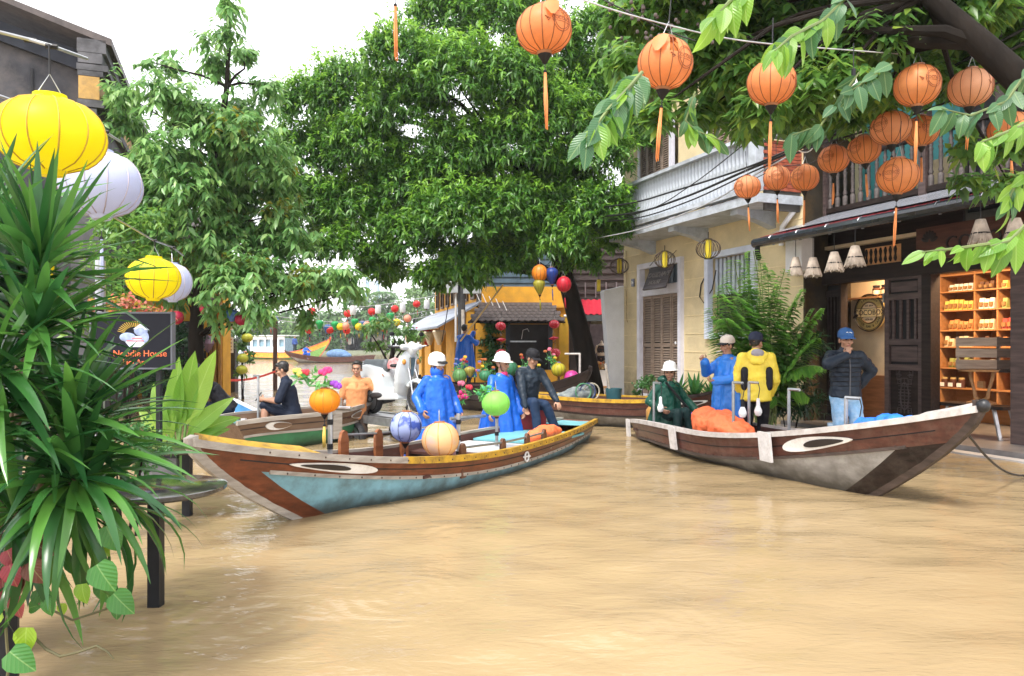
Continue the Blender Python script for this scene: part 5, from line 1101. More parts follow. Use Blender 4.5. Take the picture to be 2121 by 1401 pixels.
    if head == 'helmet':
        cp = hg(MB().lathe([(.118, -.005), (.127, .03), (.128, .08), (.108, .14), (.06, .175), (0, .185)], 24, Matrix.Translation((0, .02, .0)), .95, 1.08), 'helmet', headm)
        hg(MB().ell((0, -.1, .05), (.09, .075, .018), 14, 6, Matrix.Rotation(.25, 4, 'X')), 'visor', BLACK, cp)
        hg(MB().tube([(-.085, 0, .02), (-.072, -.04, -.09), (0, -.06, -.12), (.072, -.04, -.09), (.085, 0, .02)], .009, 5), 'chin_strap', BLACK)
    if head in ('cap',):
        cp = hg(MB().lathe([(.1, .03), (.101, .06), (.096, .1), (.07, .135), (.03, .15), (0, .152)], 20, Matrix.Translation((0, .012, .0)), .93, 1.1), 'cap', headm)
        bl = MB(); rows = []
        for i in range(5): t = i/4; rows.append([(math.sin(a)*(.088+.01*t), -(.085*math.cos(a)+.085*t*math.cos(a*.8)), .05-.022*t-.012*abs(a)) for a in np.linspace(-1.25, 1.25, 11)])
        oo = hg(bl.grid(rows), 'bill', headm2 or headm, cp); mo = oo.modifiers.new('t', 'SOLIDIFY'); mo.thickness = .006
        hg(MB().ell((0, .012, .153), (.012, .012, .006), 8, 6), 'button', headm, cp)
    if head == 'hood':
        hg(MB().ell((0, .03, .045), (.1, .108, .115), 16, 10).ell((0, .05, -.08), (.095, .09, .08), 14, 8), 'hood', topm)
    if shoe:
        for s in (-1, 1): MB().cap(an[s]+V((0, .035, -.035)), .046, an[s]+V((0, -.16, -.048)), .038, 1.15).build('shoe', shoe, E)
    E['wr'] = [list(E.matrix_basis @ wr[s]) if False else list(wr[s]) for s in (-1, 1)]
    E['hm'] = [list(r) for r in HM]
    return E
def clean(E):
    hm = Matrix([list(r) for r in E['hm']]); del E['hm']; w = [V(list(q)) for q in E['wr']]; del E['wr']; return hm, w
BLUEP = cloth('blue_plastic_poncho', (.015, .13, .62), .34, .5, 9, trans=.12, stretch=(1, 1, .3))
NAVY = cloth('navy_cloth', (.012, .018, .035), .7)
DNAVY = cloth('dark_slate_jacket', (.018, .028, .042), .45, .5, 8)
DENIMD = cloth('dark_denim', (.018, .035, .075), .75, .3, 12)
HATW = mat('white_hat_plastic', (.78, .78, .76), .3, .04)
# man with phone, seated
P = S4.W(.44, 0, 0); E = person('man in a navy polo shirt sitting in the green sampan looking at his phone', (P.x, P.y, .0), R(-80), 1.7, pelvis=(0, 0, .46), lean=(0, -.22), pitch=.35, yaw=-.1, rh=(-.1, -.42, .66), lh=(.12, -.4, .68), rf=(-.16, -.42, .1), lf=(.16, -.4, .1), top='polo', topm=NAVY, sleeve=.46, bot=NAVY, botlen=.5, head='hair')
hm, w = clean(E); MB().box((0, -.5, .72), (.075, .012, .15), M=Matrix.Rotation(-.6, 4, 'X')).build('phone', BLACK, E, 0)
# crouching person
E = person('crouching person in a black and red jacket bending over in the small boat', (-4.52, 11.9, .12), R(-70), 1.65, pelvis=(0, 0, .42), lean=(0, -.85), pitch=.9, rh=(-.15, -.62, .28), lh=(.15, -.6, .3), rf=(-.15, -.22, .0), lf=(.15, -.2, .0), topm=cloth('black_jacket', (.012, .012, .016), .5), bot=NAVY, head='cap', headm=cloth('black_cap', (.012, .012, .015)))
hm, w = clean(E); MB().tube([(-.16, -.25, .83), (0, -.32, .92), (.16, -.25, .83)], .025, 6).build('red_trim', cloth('red_trim', (.5, .03, .03)), E)
# man in orange polo beside the scooter
P = at(738, 0, 12.2); E = person('man in a peach polo shirt wading and steadying the white scooter', (P.x, 12.2, -.5), R(12), 1.72, lean=(.02, -.04), yaw=-.15, pitch=.05, rh=(-.27, -.02, .86), lh=(.42, -.16, 1.4), lepole=(0, .5, -1), topm=cloth('peach_polo', (.6, .25, .1), .75, .4, 7), top='polo', sleeve=.42, bot=cloth('brown_trousers', (.07, .05, .04)), head='hair', hem=-.12); clean(E)
MB().lathe([(.072, 1.4), (.085, 1.43), (.07, 1.46), (.062, 1.45)], 18, None, 1.05, .95).build('collar', MATS['peach_polo'], E); MB().box((0, -.142, 1.32), (.03, .012, .14)).build('placket', MATS['peach_polo'], E, 0)
# poncho wearers by the trailer
P = at(905, 0, 11); E = person('person in a blue poncho and white motorbike helmet wading behind the sampan', (P.x, 11, -.42), R(38), 1.74, yaw=.15, pitch=.12, rh=(-.3, -.1, .95), lh=(.3, -.12, .9), top='poncho', topm=BLUEP, hemz=.5, flare=.32, bot=NAVY, head='helmet', headm=HATW); clean(E)
MB().ell((0, .0, 1.5), (.1, .1, .1), 14, 9).build('poncho_hood', BLUEP, E)
P = at(1036, 0, 11.3); E = person('person in a blue poncho and white hard hat with a pink collar', (P.x, 11.3, -.42), R(42), 1.74, lean=(-.03, -.08), yaw=.3, pitch=.1, rh=(-.42, -.25, .82), lh=(.24, -.2, .9), top='poncho', topm=BLUEP, hemz=.45, flare=.36, bot=NAVY, head='hard_hat', headm=HATW); clean(E)
MB().ell((0, -.09, 1.46), (.06, .045, .05), 10, 7).build('pink_collar', cloth('pink_cloth', (.75, .05, .2)), E)
# seated man in dark jacket on the stern
P = at(1096, 0, 11.45); E = person('man in a dark hooded jacket, jeans and black cap perched on the sampan stern', (P.x, 11.45, .1), R(25), 1.72, pelvis=(0, .05, .52), lean=(.0, -.22), yaw=.55, pitch=.4, rh=(-.22, -.42, .2), lh=(.3, -.36, .52), rf=(-.05, -.38, .05), lf=(.28, -.34, .05), topm=DNAVY, bot=DENIMD, head='cap', headm=cloth('black_cap', (.012, .012, .015)), rhand=((.2, -.1, -1), (0, -1, 0)), lhand=((0, -.6, -.5), (0, -.2, -1)), shoe=BLACK, lepole=(.8, .3, -.2), repole=(-.8, .2, 0)); clean(E)
MB().cap((-.1, .06, 1.0), .06, (.1, .06, 1.0), .06, 1.0).build('hood_roll', cloth('grey_hood', (.09, .1, .11)), E)
t = thing('red_box', 'red wooden box under the man perched on the stern', 'box', (P.x, 11.55, .22), R(25)); MB().box((0, 0, .17), (.42, .34, .34)).build('box_body', mat('red_box_paint', (.3, .02, .03), .5), t, 0); MB().box((0, 0, .355), (.45, .37, .03)).build('lid', INN, t, 0)
# man in green raincoat
P = S2.W(.13, -.05*NEAR2, 0); GRN = cloth('dark_green_raincoat', (.012, .065, .045), .22, .6, 8)
E = person('man in a dark green raincoat and white hard hat seated in the brown sampan', (P.x, P.y, -.12), R(25), 1.72, pelvis=(0, 0, .5), lean=(.03, -.1), yaw=-.75, pitch=.05, rh=(-.24, -.2, .62), lh=(.32, -.32, .6), rf=(-.12, -.45, .08), lf=(.16, -.45, .1), top='raincoat', topm=GRN, hemz=.24, flare=.33, bot=cloth('dark_green_trousers', (.01, .03, .03)), head='hard_hat', headm=HATW); clean(E)
MB().tube([(-.12, -.16, 1.03), (.0, -.25, .85), (.2, -.3, .62)], .022, 6).build('strap', BLACK, E); MB().ell((.26, -.38, .5), (.12, .14, .07), 12, 8).build('blue_lap_cloth', cloth('royal_blue_cloth', (.012, .06, .45)), E)
MB().ell((0, .02, 1.06), (.13, .11, .07), 14, 8).build('hood_roll', GRN, E)
# smoking man
P = at(1508, 0, 10.7); CAPB = cloth('beige_cap', (.55, .48, .42)); E = person('young man in a blue rain poncho and beige cap lighting a cigarette', (P.x, 10.7, -.12), R(-72), 1.72, yaw=.0, pitch=.12, rh=(-.12, -.3, 1.36), lh=(.14, -.3, 1.1), repole=(-.7, .2, -.8), lepole=(.7, .3, -.8), rhand=((-.1, -.5, .6), (.6, 0, 0)), lhand=((-.3, -1, .1), (0, 0, 1)), top='poncho', topm=cloth('light_blue_poncho', (.03, .2, .68), .3, .5, 7, trans=.12), hemz=.45, flare=.29, bot=NAVY, head='cap', headm=CAPB, headm2=cloth('black_cap', (.012, .012, .015)), curl=.9)
hm, w = clean(E); MB().cap((0, -.1, -.06), .004, (0, -.18, -.075), .004, n=6).build('cigarette', WHITE, E).matrix_basis = hm
# yellow jacket, back to us
P = at(1566, 0, 10.35); YJ = cloth('yellow_jacket', (.8, .62, .06), .5, .35, 8); BK = cloth('black_jacket', (.012, .012, .016))
E = person('man in a yellow and black hooded jacket and navy cap seen from behind', (P.x, 10.35, -.1), R(168), 1.74, yaw=-.55, pitch=.1, rh=(-.2, -.13, .9), lh=(.2, -.13, .9), repole=(-.55, .8, 0), lepole=(.55, .8, 0), topm=YJ, hem=-.1, bot=cloth('black_trousers', (.012, .012, .016)), head='cap', headm=cloth('navy_cap', (.02, .025, .05)), puff=.02); clean(E)
for s in (-1, 1):   # black side panels and upper sleeves
    b = MB().cap((s*.152, .085, 1.22), .058, (s*.155, .075, 1.0), .052)
    o = put('black_panel', blob(b, .012, 2), E); o.data.materials.append(BK)
b = MB().ell((0, .13, 1.42), (.14, .06, .1), 14, 8).ell((0, .16, 1.35), (.1, .04, .06), 12, 8); o = put('hood', blob(b, .012, 2, .03, .06), E); o.data.materials.append(YJ)
b = MB().ell((0, .155, 1.455), (.09, .045, .06), 14, 8); b.build('hood_lining', cloth('grey_lining', (.3, .28, .31)), E)
# puffer man
P = at(1751, 0, 9.9); PUF = cloth('navy_puffer', (.016, .024, .038), .42, .2, 10); CAPU = cloth('blue_cap', (.02, .09, .26))
E = person('man in a navy puffer jacket, blue cap and ripped denim shorts', (P.x, 9.9, -.1), R(-4), 1.78, yaw=.05, pitch=.1, rh=(-.07, -.24, 1.4), repole=(-1, -.1, -.5), lh=(.22, .14, 1.0), lepole=(1, .3, -.2), rhand=((.25, -.1, .9), (.6, .6, 0)), topm=PUF, puff=.015, hem=-.04, bot=mat('light_denim', (.22, .4, .62), .8, .2, 10, .3, 16, grime=((.6, .68, .78), .7, 7)), botlen=.46, head='cap', headm=CAPU, curl=.9)
hm, w = clean(E)
MB().tube([(0, -.15, .9), (0, -.162, 1.1), (0, -.165, 1.25), (0, -.125, 1.42)], .007, 5).build('zip', mat('zip_grey', (.1, .1, .11)), E); MB().lathe([(.07, 1.4), (.075, 1.44), (.07, 1.47), (.06, 1.46)], 16, None, 1, .95).build('collar', PUF, E)
for k in range(9):   # quilting seams
    z = .9+.058*k; rx, ry = .176+.02*min(1, k/5), .137+.012*min(1, k/5)
    MB().tube([(rx*math.cos(a), ry*math.sin(a), z) for a in np.linspace(0, 2*math.pi, 36, endpoint=False)], .006, 5, closed=True).build('quilting_seam', BLACK, E)
MB().tube([(-.035+.014*i, -.088-.004*(i % 2), .098+.008*math.sin(i*2.3)) for i in range(6)], .0045, 5).build('cap_embroidery', WHITE, E).matrix_basis = hm
for s in (-1, 1): MB().lathe([(.095, 0), (.098, .05), (.09, .05)], 16, T((s*.125, -.015, .49))).build('rolled_hem', mat('pale_denim', (.42, .58, .74), .8), E)
# people further off
P = at(962, 0, 20.5); E = person('person in a blue hooded poncho holding a long pole before the corner shop', (P.x, 20.5, .32), R(150), 1.72, yaw=0, lh=(-.1, -.3, 1.5), rh=(-.28, -.2, 1.25), top='poncho', topm=BLUEP, hemz=.3, flare=.3, bot=NAVY, head='hair', vox=.012); clean(E)
A, Bq = at(925, 745, 20.2), at(1042, 590, 19.6); t = thing('bamboo_pole', 'long pale bamboo pole held up by the person in blue poncho', 'pole', at(968, 700, 20.1)); MB().tube([A-V(t.location)+(Bq-A)*.25, Bq-V(t.location)], .022, 6).build('pole', mat('bamboo', (.6, .42, .2), .5), t)
E = person('person in a light blue top sitting half hidden by the white buttress', at(1300, 812, 20.8), R(-90), 1.65, pelvis=(0, 0, .52), lean=(0, -.1), rf=(-.1, -.34, .02), lf=(.1, -.2, .02), rh=(-.2, -.3, .6), lh=(.2, -.3, .6), topm=cloth('sky_blue_top', (.08, .35, .65)), bot=cloth('sky_blue_shorts', (.08, .35, .65)), botlen=.4, shoe=mat('cream_shoe', (.6, .5, .4)), vox=.012); clean(E)
q = V(E.location); t = thing('low_platform', 'low dark platform under the half hidden seated person', 'platform', (q.x+.2, q.y, -.3)); MB().box((0, 0, (q.z+.3)/2), (1.5, 1.0, q.z+.3)).build('slab', ST, t, 0); MB().box((.25, 0, q.z+.3+.2), (.5, .4, .4)).build('seat_block', DARKWOOD, t, 0)
P = S7.W(.82, 0, .2); E = person('rower in blue seated in the long low boat on the river', P, R(60), 1.7, pelvis=(0, 0, .55), lean=(0, -.3), rh=(-.3, -.4, .8), lh=(.3, -.4, .8), rf=(-.12, -.4, .1), lf=(.12, -.4, .1), topm=BLUEP, bot=BLUEP, head='cap', headm=NAVY, vox=.02); clean(E)
P = t7.W(.62, 0, .72); E = person('person in dark blue standing on the tour boat by its cabin', P, R(30), 1.7, topm=cloth('mid_blue', (.02, .06, .25)), bot=NAVY, vox=.02); clean(E)
# ================================================================ scooter on its trailer
SCW = mat('white_scooter_paint', (.52, .56, .58), .22, .04, 5, coat=.5); SCB = mat('black_scooter_plastic', (.025, .027, .03), .45, .1)
CHR = mat('chrome', (.6, .6, .62), .15, .05, metal=1)
def wheel(E, x, y, z, r, w, disc=False):
    M = T((x, y, z), 0, 1, R(90))
    g = MB().lathe([(r*.72, -w*.42), (r*.93, -w*.5), (r, -w*.2), (r, w*.2), (r*.93, w*.5), (r*.72, w*.42), (r*.72, -w*.42)], 28).build('tyre', RUBBER, E, 40); g.matrix_basis = M
    MB().lathe([(r*.73, -w*.3), (r*.66, -w*.1), (r*.66, w*.1), (r*.73, w*.3)], 28).build('rim', STEEL, g, 40)
    b = MB().lathe([(0, -w*.4), (r*.2, -w*.4), (r*.2, w*.4), (0, w*.4)], 14)
    for k in range(5): a = 2*math.pi*k/5; b.bar((0, 0, 0), (r*.68*math.cos(a), r*.68*math.sin(a), 0), .025, .02)
    b.build('spokes', STEEL, g, 30)
    if disc: MB().lathe([(r*.28, w*.55), (r*.55, w*.55), (r*.55, w*.6), (r*.28, w*.6)], 24).build('brake_disc', CHR, g, 30)
P = at(818, 0, 12.0); TRZ = R(-47); TZ = .36
tr = thing('trailer', 'galvanised flat trailer standing in the flood under the white scooter', 'trailer', (P.x, 12.0, 0), TRZ)
for y in (-.3, .3): MB().bar((-.95, y, TZ-.06), (.95, y, TZ-.06), .05, .12).build('side_rail', STEEL, tr, 0)
for x in (-.93, -.3, .3, .93): MB().bar((x, -.28, TZ-.05), (x, .28, TZ-.05), .05, .06).build('cross_bar', STEEL, tr, 0)
MB().box((0, 0, TZ-.005), (1.8, .3, .012)).build('tread_plate', mat('wet_plate', (.3, .3, .32), .3, .2, metal=.6), tr, 0)
for y in (-.42, .42): wheel(tr, -.5, y, .02, .24, .11)
MB().bar((-.5, -.42, .02), (-.5, .42, .02), .05).build('axle', DARKMETAL, tr, 0)
MB().tube([(.95, 0, TZ-.06), (1.4, 0, TZ), (1.75, .1, TZ+.1)], .03, 7).build('tow_bar', STEEL, tr); MB().tube([(1.75, -.25, TZ+.1), (1.75, .4, TZ+.1)], .025, 7).build('tow_handle', STEEL, tr)
sc = thing('scooter', 'white motor scooter with dark seat strapped upright on the flat trailer', 'scooter', (P.x, 12.0, TZ), TRZ); sc.rotation_euler = (0, R(-4), TRZ); sc.location.z = TZ+.045
wheel(sc, -.62, 0, .22, .22, .11); wheel(sc, .62, 0, .24, .22, .09, True)
b = MB(); prof = [(-.88, .8), (-.6, .82), (-.2, .74), (-.12, .6), (-.08, .4), (.28, .36), (.32, .22), (-.25, .22), (-.42, .34), (-.6, .5), (-.82, .64)]
b.prism(prof, lambda u, v: (u, -.155, v), lambda u, v: (u, .155, v)); b2 = MB().prism([(u*.97-.01, v+.012) for u, v in prof], lambda u, v: (u, -.1, v), lambda u, v: (u, .1, v))
put('rear_body', blob(b, .014, 9), sc).data.materials.append(SCW)
b = MB(); rows = []
for (x, z, hw, th) in ((.26, .24, .12, .07), (.33, .34, .16, .07), (.4, .48, .19, .075), (.45, .64, .205, .075), (.49, .78, .19, .07), (.51, .9, .13, .07), (.51, .97, .08, .06)):
    rows.append([(x+.5*th-.16*(y/hw)**2*hw*2.2, y, z) for y in np.linspace(-hw, hw, 9)]+[(x-.8*th-.16*(y/hw)**2*hw*2.2, y, z) for y in np.linspace(hw, -hw, 9)])
b.grid(rows, True); nn_ = 18; b.f += [tuple(range(nn_))[::-1], tuple(range((len(rows)-1)*nn_, len(rows)*nn_))]
put('leg_shield', blob(b, .014, 4), sc).data.materials.append(SCW)
b = MB().cap((.5, 0, .98), .075, (.56, 0, 1.02), .075, 1.5).cap((.52, -.16, 1.03), .05, (.52, .16, 1.03), .05)
put('handlebar_cowl', blob(b, .012, 3), sc).data.materials.append(SCW)
for s in (-1, 1):
    MB().cap((.47, s*.18, 1.03), .02, (.4, s*.34, 1.05), .018).build('grip', SCB, sc); MB().tube([(.5, s*.2, 1.04), (.56, s*.26, 1.05), (.52, s*.34, 1.05)], .008, 5).build('brake_lever', CHR, sc)
    MB().tube([(.46, s*.2, 1.06), (.42, s*.27, 1.2)], .007, 5).build('mirror_stem', BLACK, sc); MB().ell((.42, s*.28, 1.24), (.012, .05, .035), 10, 6).build('mirror', BLACK, sc)
    MB().tube([(.62, s*.07, .24), (.58, s*.07, .5), (.52, s*.06, .7)], .018, 7).build('fork_leg', CHR, sc)
    MB().ell((.5, s*.13, .8), (.03, .035, .045), 10, 6).build('turn_lamp', mat('amber_lens', (.6, .25, .04), .2), sc)
    MB().ell((-.3, s*.15, .3), (.2, .03, .05), 12, 6).build('footboard_trim', SCB, sc)
MB().ell((.63, 0, 1.02), (.03, .075, .06), 14, 8).build('headlight', mat('lamp_glass', (.75, .78, .8), .1, .02), sc)
b = MB(); b.prism([(-.05, .86), (.05, .86), (.028, .6), (0, .55), (-.028, .6)], lambda u, v: (.56-.18*(.86-v), u, v), lambda u, v: (.5-.18*(.86-v), u, v)); b.build('front_grille', mat('slate_grille', (.09, .14, .16), .3), sc, 0, True)
MB().tube([(.565-.18*(.86-v), u, v) for u, v in ((-.058, .87), (.058, .87), (.034, .6), (0, .54), (-.034, .6))], .007, 5, closed=True).build('grille_trim', CHR, sc)
b = MB()
for a in np.linspace(-.4, 1.7, 9): b.ell((.62+.26*math.cos(a+.6), 0, .24+.26*math.sin(a+.6)), (.06, .065, .04), 8, 6)
put('front_fender', blob(b, .012, 3), sc).data.materials.append(SCW)
b = MB().cap((-.8, 0, .82), .055, (-.2, 0, .76), .075, 1.7).cap((-.45, 0, .8), .05, (-.22, 0, .76), .07, 1.7); put('seat', blob(b, .014, 3), sc).data.materials.append(mat('grey_vinyl_seat', (.08, .09, .1), .4, .1))
MB().cap((-.5, -.14, .24), .055, (-.92, -.17, .34), .06).build('exhaust', SCB, sc); MB().cap((-.62, .12, .2), .07, (-.2, .1, .24), .06).build('engine', SCB, sc)
MB().tube([(-.7, .12, .84), (-.92, .08, .88), (-.92, -.08, .88), (-.7, -.12, .84)], .012, 6).build('grab_rail', CHR, sc); MB().ell((-.87, 0, .76), (.03, .07, .05), 10, 6).build('tail_lamp', mat('red_lens', (.5, .02, .02), .2), sc)
hm_ = thing('spare_helmet', 'red and white open helmet hanging behind the scooter seat', 'helmet', sc.matrix_basis @ V((-.02, .05, .72)), .3); MB().lathe([(.12, 0), (.13, .06), (.1, .14), (0, .18)], 18).build('shell', mat('red_white_helmet', (.5, .04, .05), .3, 0, 6, col2=(.7, .68, .66)), hm_); MB().ell((0, -.09, .05), (.1, .05, .04), 12, 6).build('visor', BLACK, hm_)
# ================================================================ vegetation
BARK = mat('dark_bark', (.013, .01, .008), .9, .4, 5, .6, 14, stretch=(1, 1, .35), spec=.15)
def crown(name, lobes, dens, k, L, Wd, m, parent, droop=.35, shell=(.72, 1.0), spread=.9, pinnate=False, front=False, dome=True, up=.15):
    B, D, N, LL, WW = [], [], [], [], []
    for (c, r) in lobes:
        n = max(6, int(dens*4*math.pi*r*r)); u = unit(n)
        if dome: u[:, 2] = np.where(u[:, 2] < -.45, -u[:, 2]*.6, u[:, 2])
        if front: u[:, 1] = np.where(u[:, 1] > .35, -u[:, 1], u[:, 1])
        u /= np.linalg.norm(u, axis=1, keepdims=True); rho = rng.uniform(*shell, size=(n, 1))*r*(1+.18*rng.normal(size=(n, 1)))
        tip = np.array(c)[None]+u*rho*np.array([[1, 1, .85]])
        ax = u*.7+unit(n)*.7+np.array([[0, 0, up]]); ax /= np.linalg.norm(ax, axis=1, keepdims=True)
        for j in range(k):
            if pinnate:
                t = j//2; s = 1 if j % 2 else -1
                side = np.cross(ax, np.array([[0, 0, 1.]])); side /= np.linalg.norm(side, axis=1, keepdims=True)+1e-6
                b_ = tip+ax*(L*.42*(t-k/4))+np.array([[0, 0, -.06*L*t*t*.25]]); d = side*s*.8+ax*.45+np.array([[0, 0, -.55]])+unit(n)*.35; nn_ = np.tile([[0, 0, 1.]], (n, 1))+u*.5+unit(n)*.5
            else:
                d = ax*.5+unit(n)*spread+np.array([[0, 0, -.12]]); b_ = tip+ax*rng.uniform(-.3, .3, size=(n, 1))*L*1.4; nn_ = u*.6+np.array([[0, 0, .7]])+unit(n)*.35
            B.append(b_); D.append(d); N.append(nn_); s_ = rng.uniform(.7, 1.2, size=n); LL.append(L*s_); WW.append(Wd*s_)
    o = leaf_cloud(name, np.concatenate(B), np.concatenate(D), np.concatenate(N), np.concatenate(LL), np.concatenate(WW), m, parent, droop)
    return o
def limbs(E, start, targets, r0, m=BARK, nm='branch', sag=.3):
    for c in targets:
        a, c = V(start), V(c); mid = lerp(a, c, .5)+V((random.uniform(-.2, .2), random.uniform(-.2, .2), sag*(c-a).length*.25)); MB().tube([a, lerp(a, mid, .5)+V((0, 0, .05)), mid, lerp(mid, c, .6), c], [r0, r0*.8, r0*.6, r0*.4, r0*.15], 7).build(nm, m, E)
def tree(name, label, trunk, rad, lobes, group=None, **kw):
    base = V(trunk[0]); E = thing(name, label, 'tree', base, 0, group)
    MB().tube([V(p)-base for p in trunk], rad, 12).build('trunk', BARK, E)
    lb_ = [(V(c)-base, r) for c, r in lobes]
    return E, lb_, V(trunk[-1])-base
LONG = leafmat('longan_leaves', [(.04, .13, .022), (.06, .18, .028), (.09, .24, .035), (.15, .33, .045), (.05, .15, .03)], .36, .36)
BROAD = leafmat('broad_pale_leaves', [(.1, .26, .08), (.16, .35, .11), (.25, .45, .15), (.08, .21, .065), (.32, .5, .17)], .34, .42)
OVER = leafmat('overhead_leaves', [(.06, .16, .045), (.1, .24, .055), (.16, .33, .06), (.07, .18, .05), (.25, .38, .06)], .33, .5)
# --- the big dark tree over the crossing
tk = [(1232, 905, 20.2), (1226, 805, 20), (1205, 700, 19.7), (1176, 590, 19.2), (1140, 480, 18.8), (1085, 360, 18.4)]
L0 = [(650,230,70),(640,330,70),(665,430,80),(720,205,80),(760,320,90),(740,450,85),(830,130,75),(850,240,90),(860,400,95),(850,505,80),(930,55,85),(950,180,95),(960,330,90),(950,460,95),(960,555,60),(1040,60,85),(1060,190,90),(1070,320,90),(1050,450,90),(1050,545,55),(1130,120,80),(1150,260,85),(1160,400,90),(1150,510,70),(1220,200,70),(1230,330,80),(1240,440,70),(1200,545,45),(1275,480,35),(710,520,50),(790,550,50),(630,510,38),(1250,90,80),(1330,50,60),(1340,190,60),(1310,290,55),(890,570,35),(990,-20,70),(1100,-20,70),(600,300,35),(610,390,35)]
rr = random.Random(5); lob = []
for (x, y, r) in L0:
    d = 17.6+abs(x-950)/350*.9+rr.uniform(-.7, .7); lob.append((at(x, y, d), r*d/F))
E, lb, tp_ = tree('leaning_tree', 'big dark leafy tree with leaning black trunk over the crossing', [at(*q) for q in tk], [.36, .31, .26, .22, .17, .1], lob)
crown('crown', lb, 62, 7, .155, .056, LONG, E, .4, (.72, 1.0), .8, front=True)
# paler young growth, with highlights on the clump tops painted into its leaf colour
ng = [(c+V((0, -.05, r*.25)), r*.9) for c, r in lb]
def upper(l): return [(c, r) for c, r in l]
crown('young_growth_highlight', ng, 16, 7, .16, .055, leafmat('young_longan_highlight', [(.14, .33, .04), (.2, .42, .05), (.27, .5, .07)], .36, .42), E, .35, (.92, 1.08), .7, front=True, up=.5)
back = [(c+V((0, 1.5, -.1)), r*.95) for c, r in lb[::2]]
crown('inner_crown', back, 24, 5, .24, .1, LONG, E, .3, (.3, 1.0))
limbs(E, tp_, [c for c, r in lb[::3]], .09); limbs(E, V(at(*tk[3]))-V(E.location), [c for c, r in lb[1::5]], .09)
# --- pale broad leaved tree on the left
tk = [(408, 905, 15), (410, 800, 15), (405, 700, 15), (412, 620, 14.9), (430, 480, 14.8), (450, 330, 14.7), (470, 180, 14.6), (476, 40, 14.6)]
L1 = [(477,10,26),(470,70,30),(445,125,36),(505,110,32),(430,75,18),(350,130,30),(300,125,18),(265,180,42),(330,205,52),(420,205,60),(500,215,60),(555,185,36),(255,265,50),(340,300,62),(440,300,70),(530,300,62),(300,390,60),(400,400,70),(500,395,70),(575,400,48),(330,490,60),(430,490,70),(530,500,68),(615,500,55),(380,570,60),(480,575,66),(580,590,58),(660,585,50),(700,555,38),(290,560,50),(545,645,36),(640,640,26),(455,640,40),(240,350,35),(720,610,24)]
lob = []
L1 += [(280, 330, 45), (370, 350, 45), (470, 350, 50), (560, 350, 45), (250, 450, 40), (360, 440, 45), (470, 445, 50), (570, 450, 45), (500, 540, 50), (400, 530, 45), (620, 560, 40), (230, 220, 30), (380, 250, 45), (480, 260, 45)]
for (x, y, r) in L1: x += rr.uniform(-16, 16)*(y > 150); y += rr.uniform(-18, 18)*(y > 150); d = 14.5+rr.uniform(-.8, .8); lob.append((at(x, y, d), r*d/F))
E, lb, tp_ = tree('broadleaf_tree', 'pale green broad leaved tree with slender spire behind the yellow lanterns', [at(*q) for q in tk], [.17, .16, .14, .13, .11, .08, .05, .02], lob)
crown('crown', lb, 19, 10, .18, .08, BROAD, E, .35, (.2, 1.15), pinnate=True, dome=False)
crown('hanging_leaves', [(c, r) for c, r in lb[-12:]], 9, 6, .17, .08, leafmat('yellowing_leaves', [(.1, .17, .02), (.2, .26, .03), (.3, .25, .03), (.06, .13, .03)], .4, .5), E, .5, (.5, 1.1))
for t in range(2, 7): limbs(E, V(at(*tk[t+0]))-V(E.location), [c for c, r in lb if abs(c.z+E.location.z-at(*tk[t]).z-.6) < .9][::3], .03, sag=.05)
# --- overhead tree on the right
tk = [(2330, 700, 6.6), (2250, 420, 6.6), (2150, 200, 6.5), (2030, 90, 6.6), (1920, -10, 6.8), (1800, -120, 7)]
L2 = [(1310,40,65),(1400,20,80),(1390,150,60),(1470,110,75),(1560,20,95),(1500,215,45),(1630,110,90),(1700,30,105),(1720,180,75),(1800,90,95),(1840,200,50),(1900,50,105),(2000,30,110),(1990,170,55),(2080,120,85),(2105,300,45),(2060,30,85),(1650,235,40),(1570,220,50),(1440,-90,120),(1640,-110,140),(1850,-120,150),(2060,-120,150),(1290,130,40),(2090,380,35),(1520,160,60),(1450,235,40),(1560,265,32),(1660,185,55),(1760,245,40),(1350,235,35),(1930,150,50)]
lob = []
for (x, y, r) in L2: d = 7.8+rr.uniform(-.8, .9); lob.append((at(x, y, d), r*d/F))
E, lb, tp_ = tree('overhanging_tree', 'overhanging street tree with thick dark limb above the juice shop', [at(*q) for q in tk], [.22, .18, .13, .11, .08, .04], lob)
OT = E
crown('crown', lb, 52, 8, .15, .068, OVER, E, .3, (.3, 1.1), pinnate=True)
crown('high_crown', [(c+V((.3, 1.2, .25)), r*1.2) for c, r in lb], 26, 7, .17, .08, OVER, E, .3, (.3, 1.0))
limbs(E, V(at(*tk[3]))-V(E.location), [V(at(1700, 65, 7.2))-V(E.location), V(at(1560, 90, 7.4))-V(E.location), V(at(1820, 100, 7.3))-V(E.location)], .07, sag=.0)
limbs(E, V(at(*tk[4]))-V(E.location), [c for c, r in lb[::2]], .035)
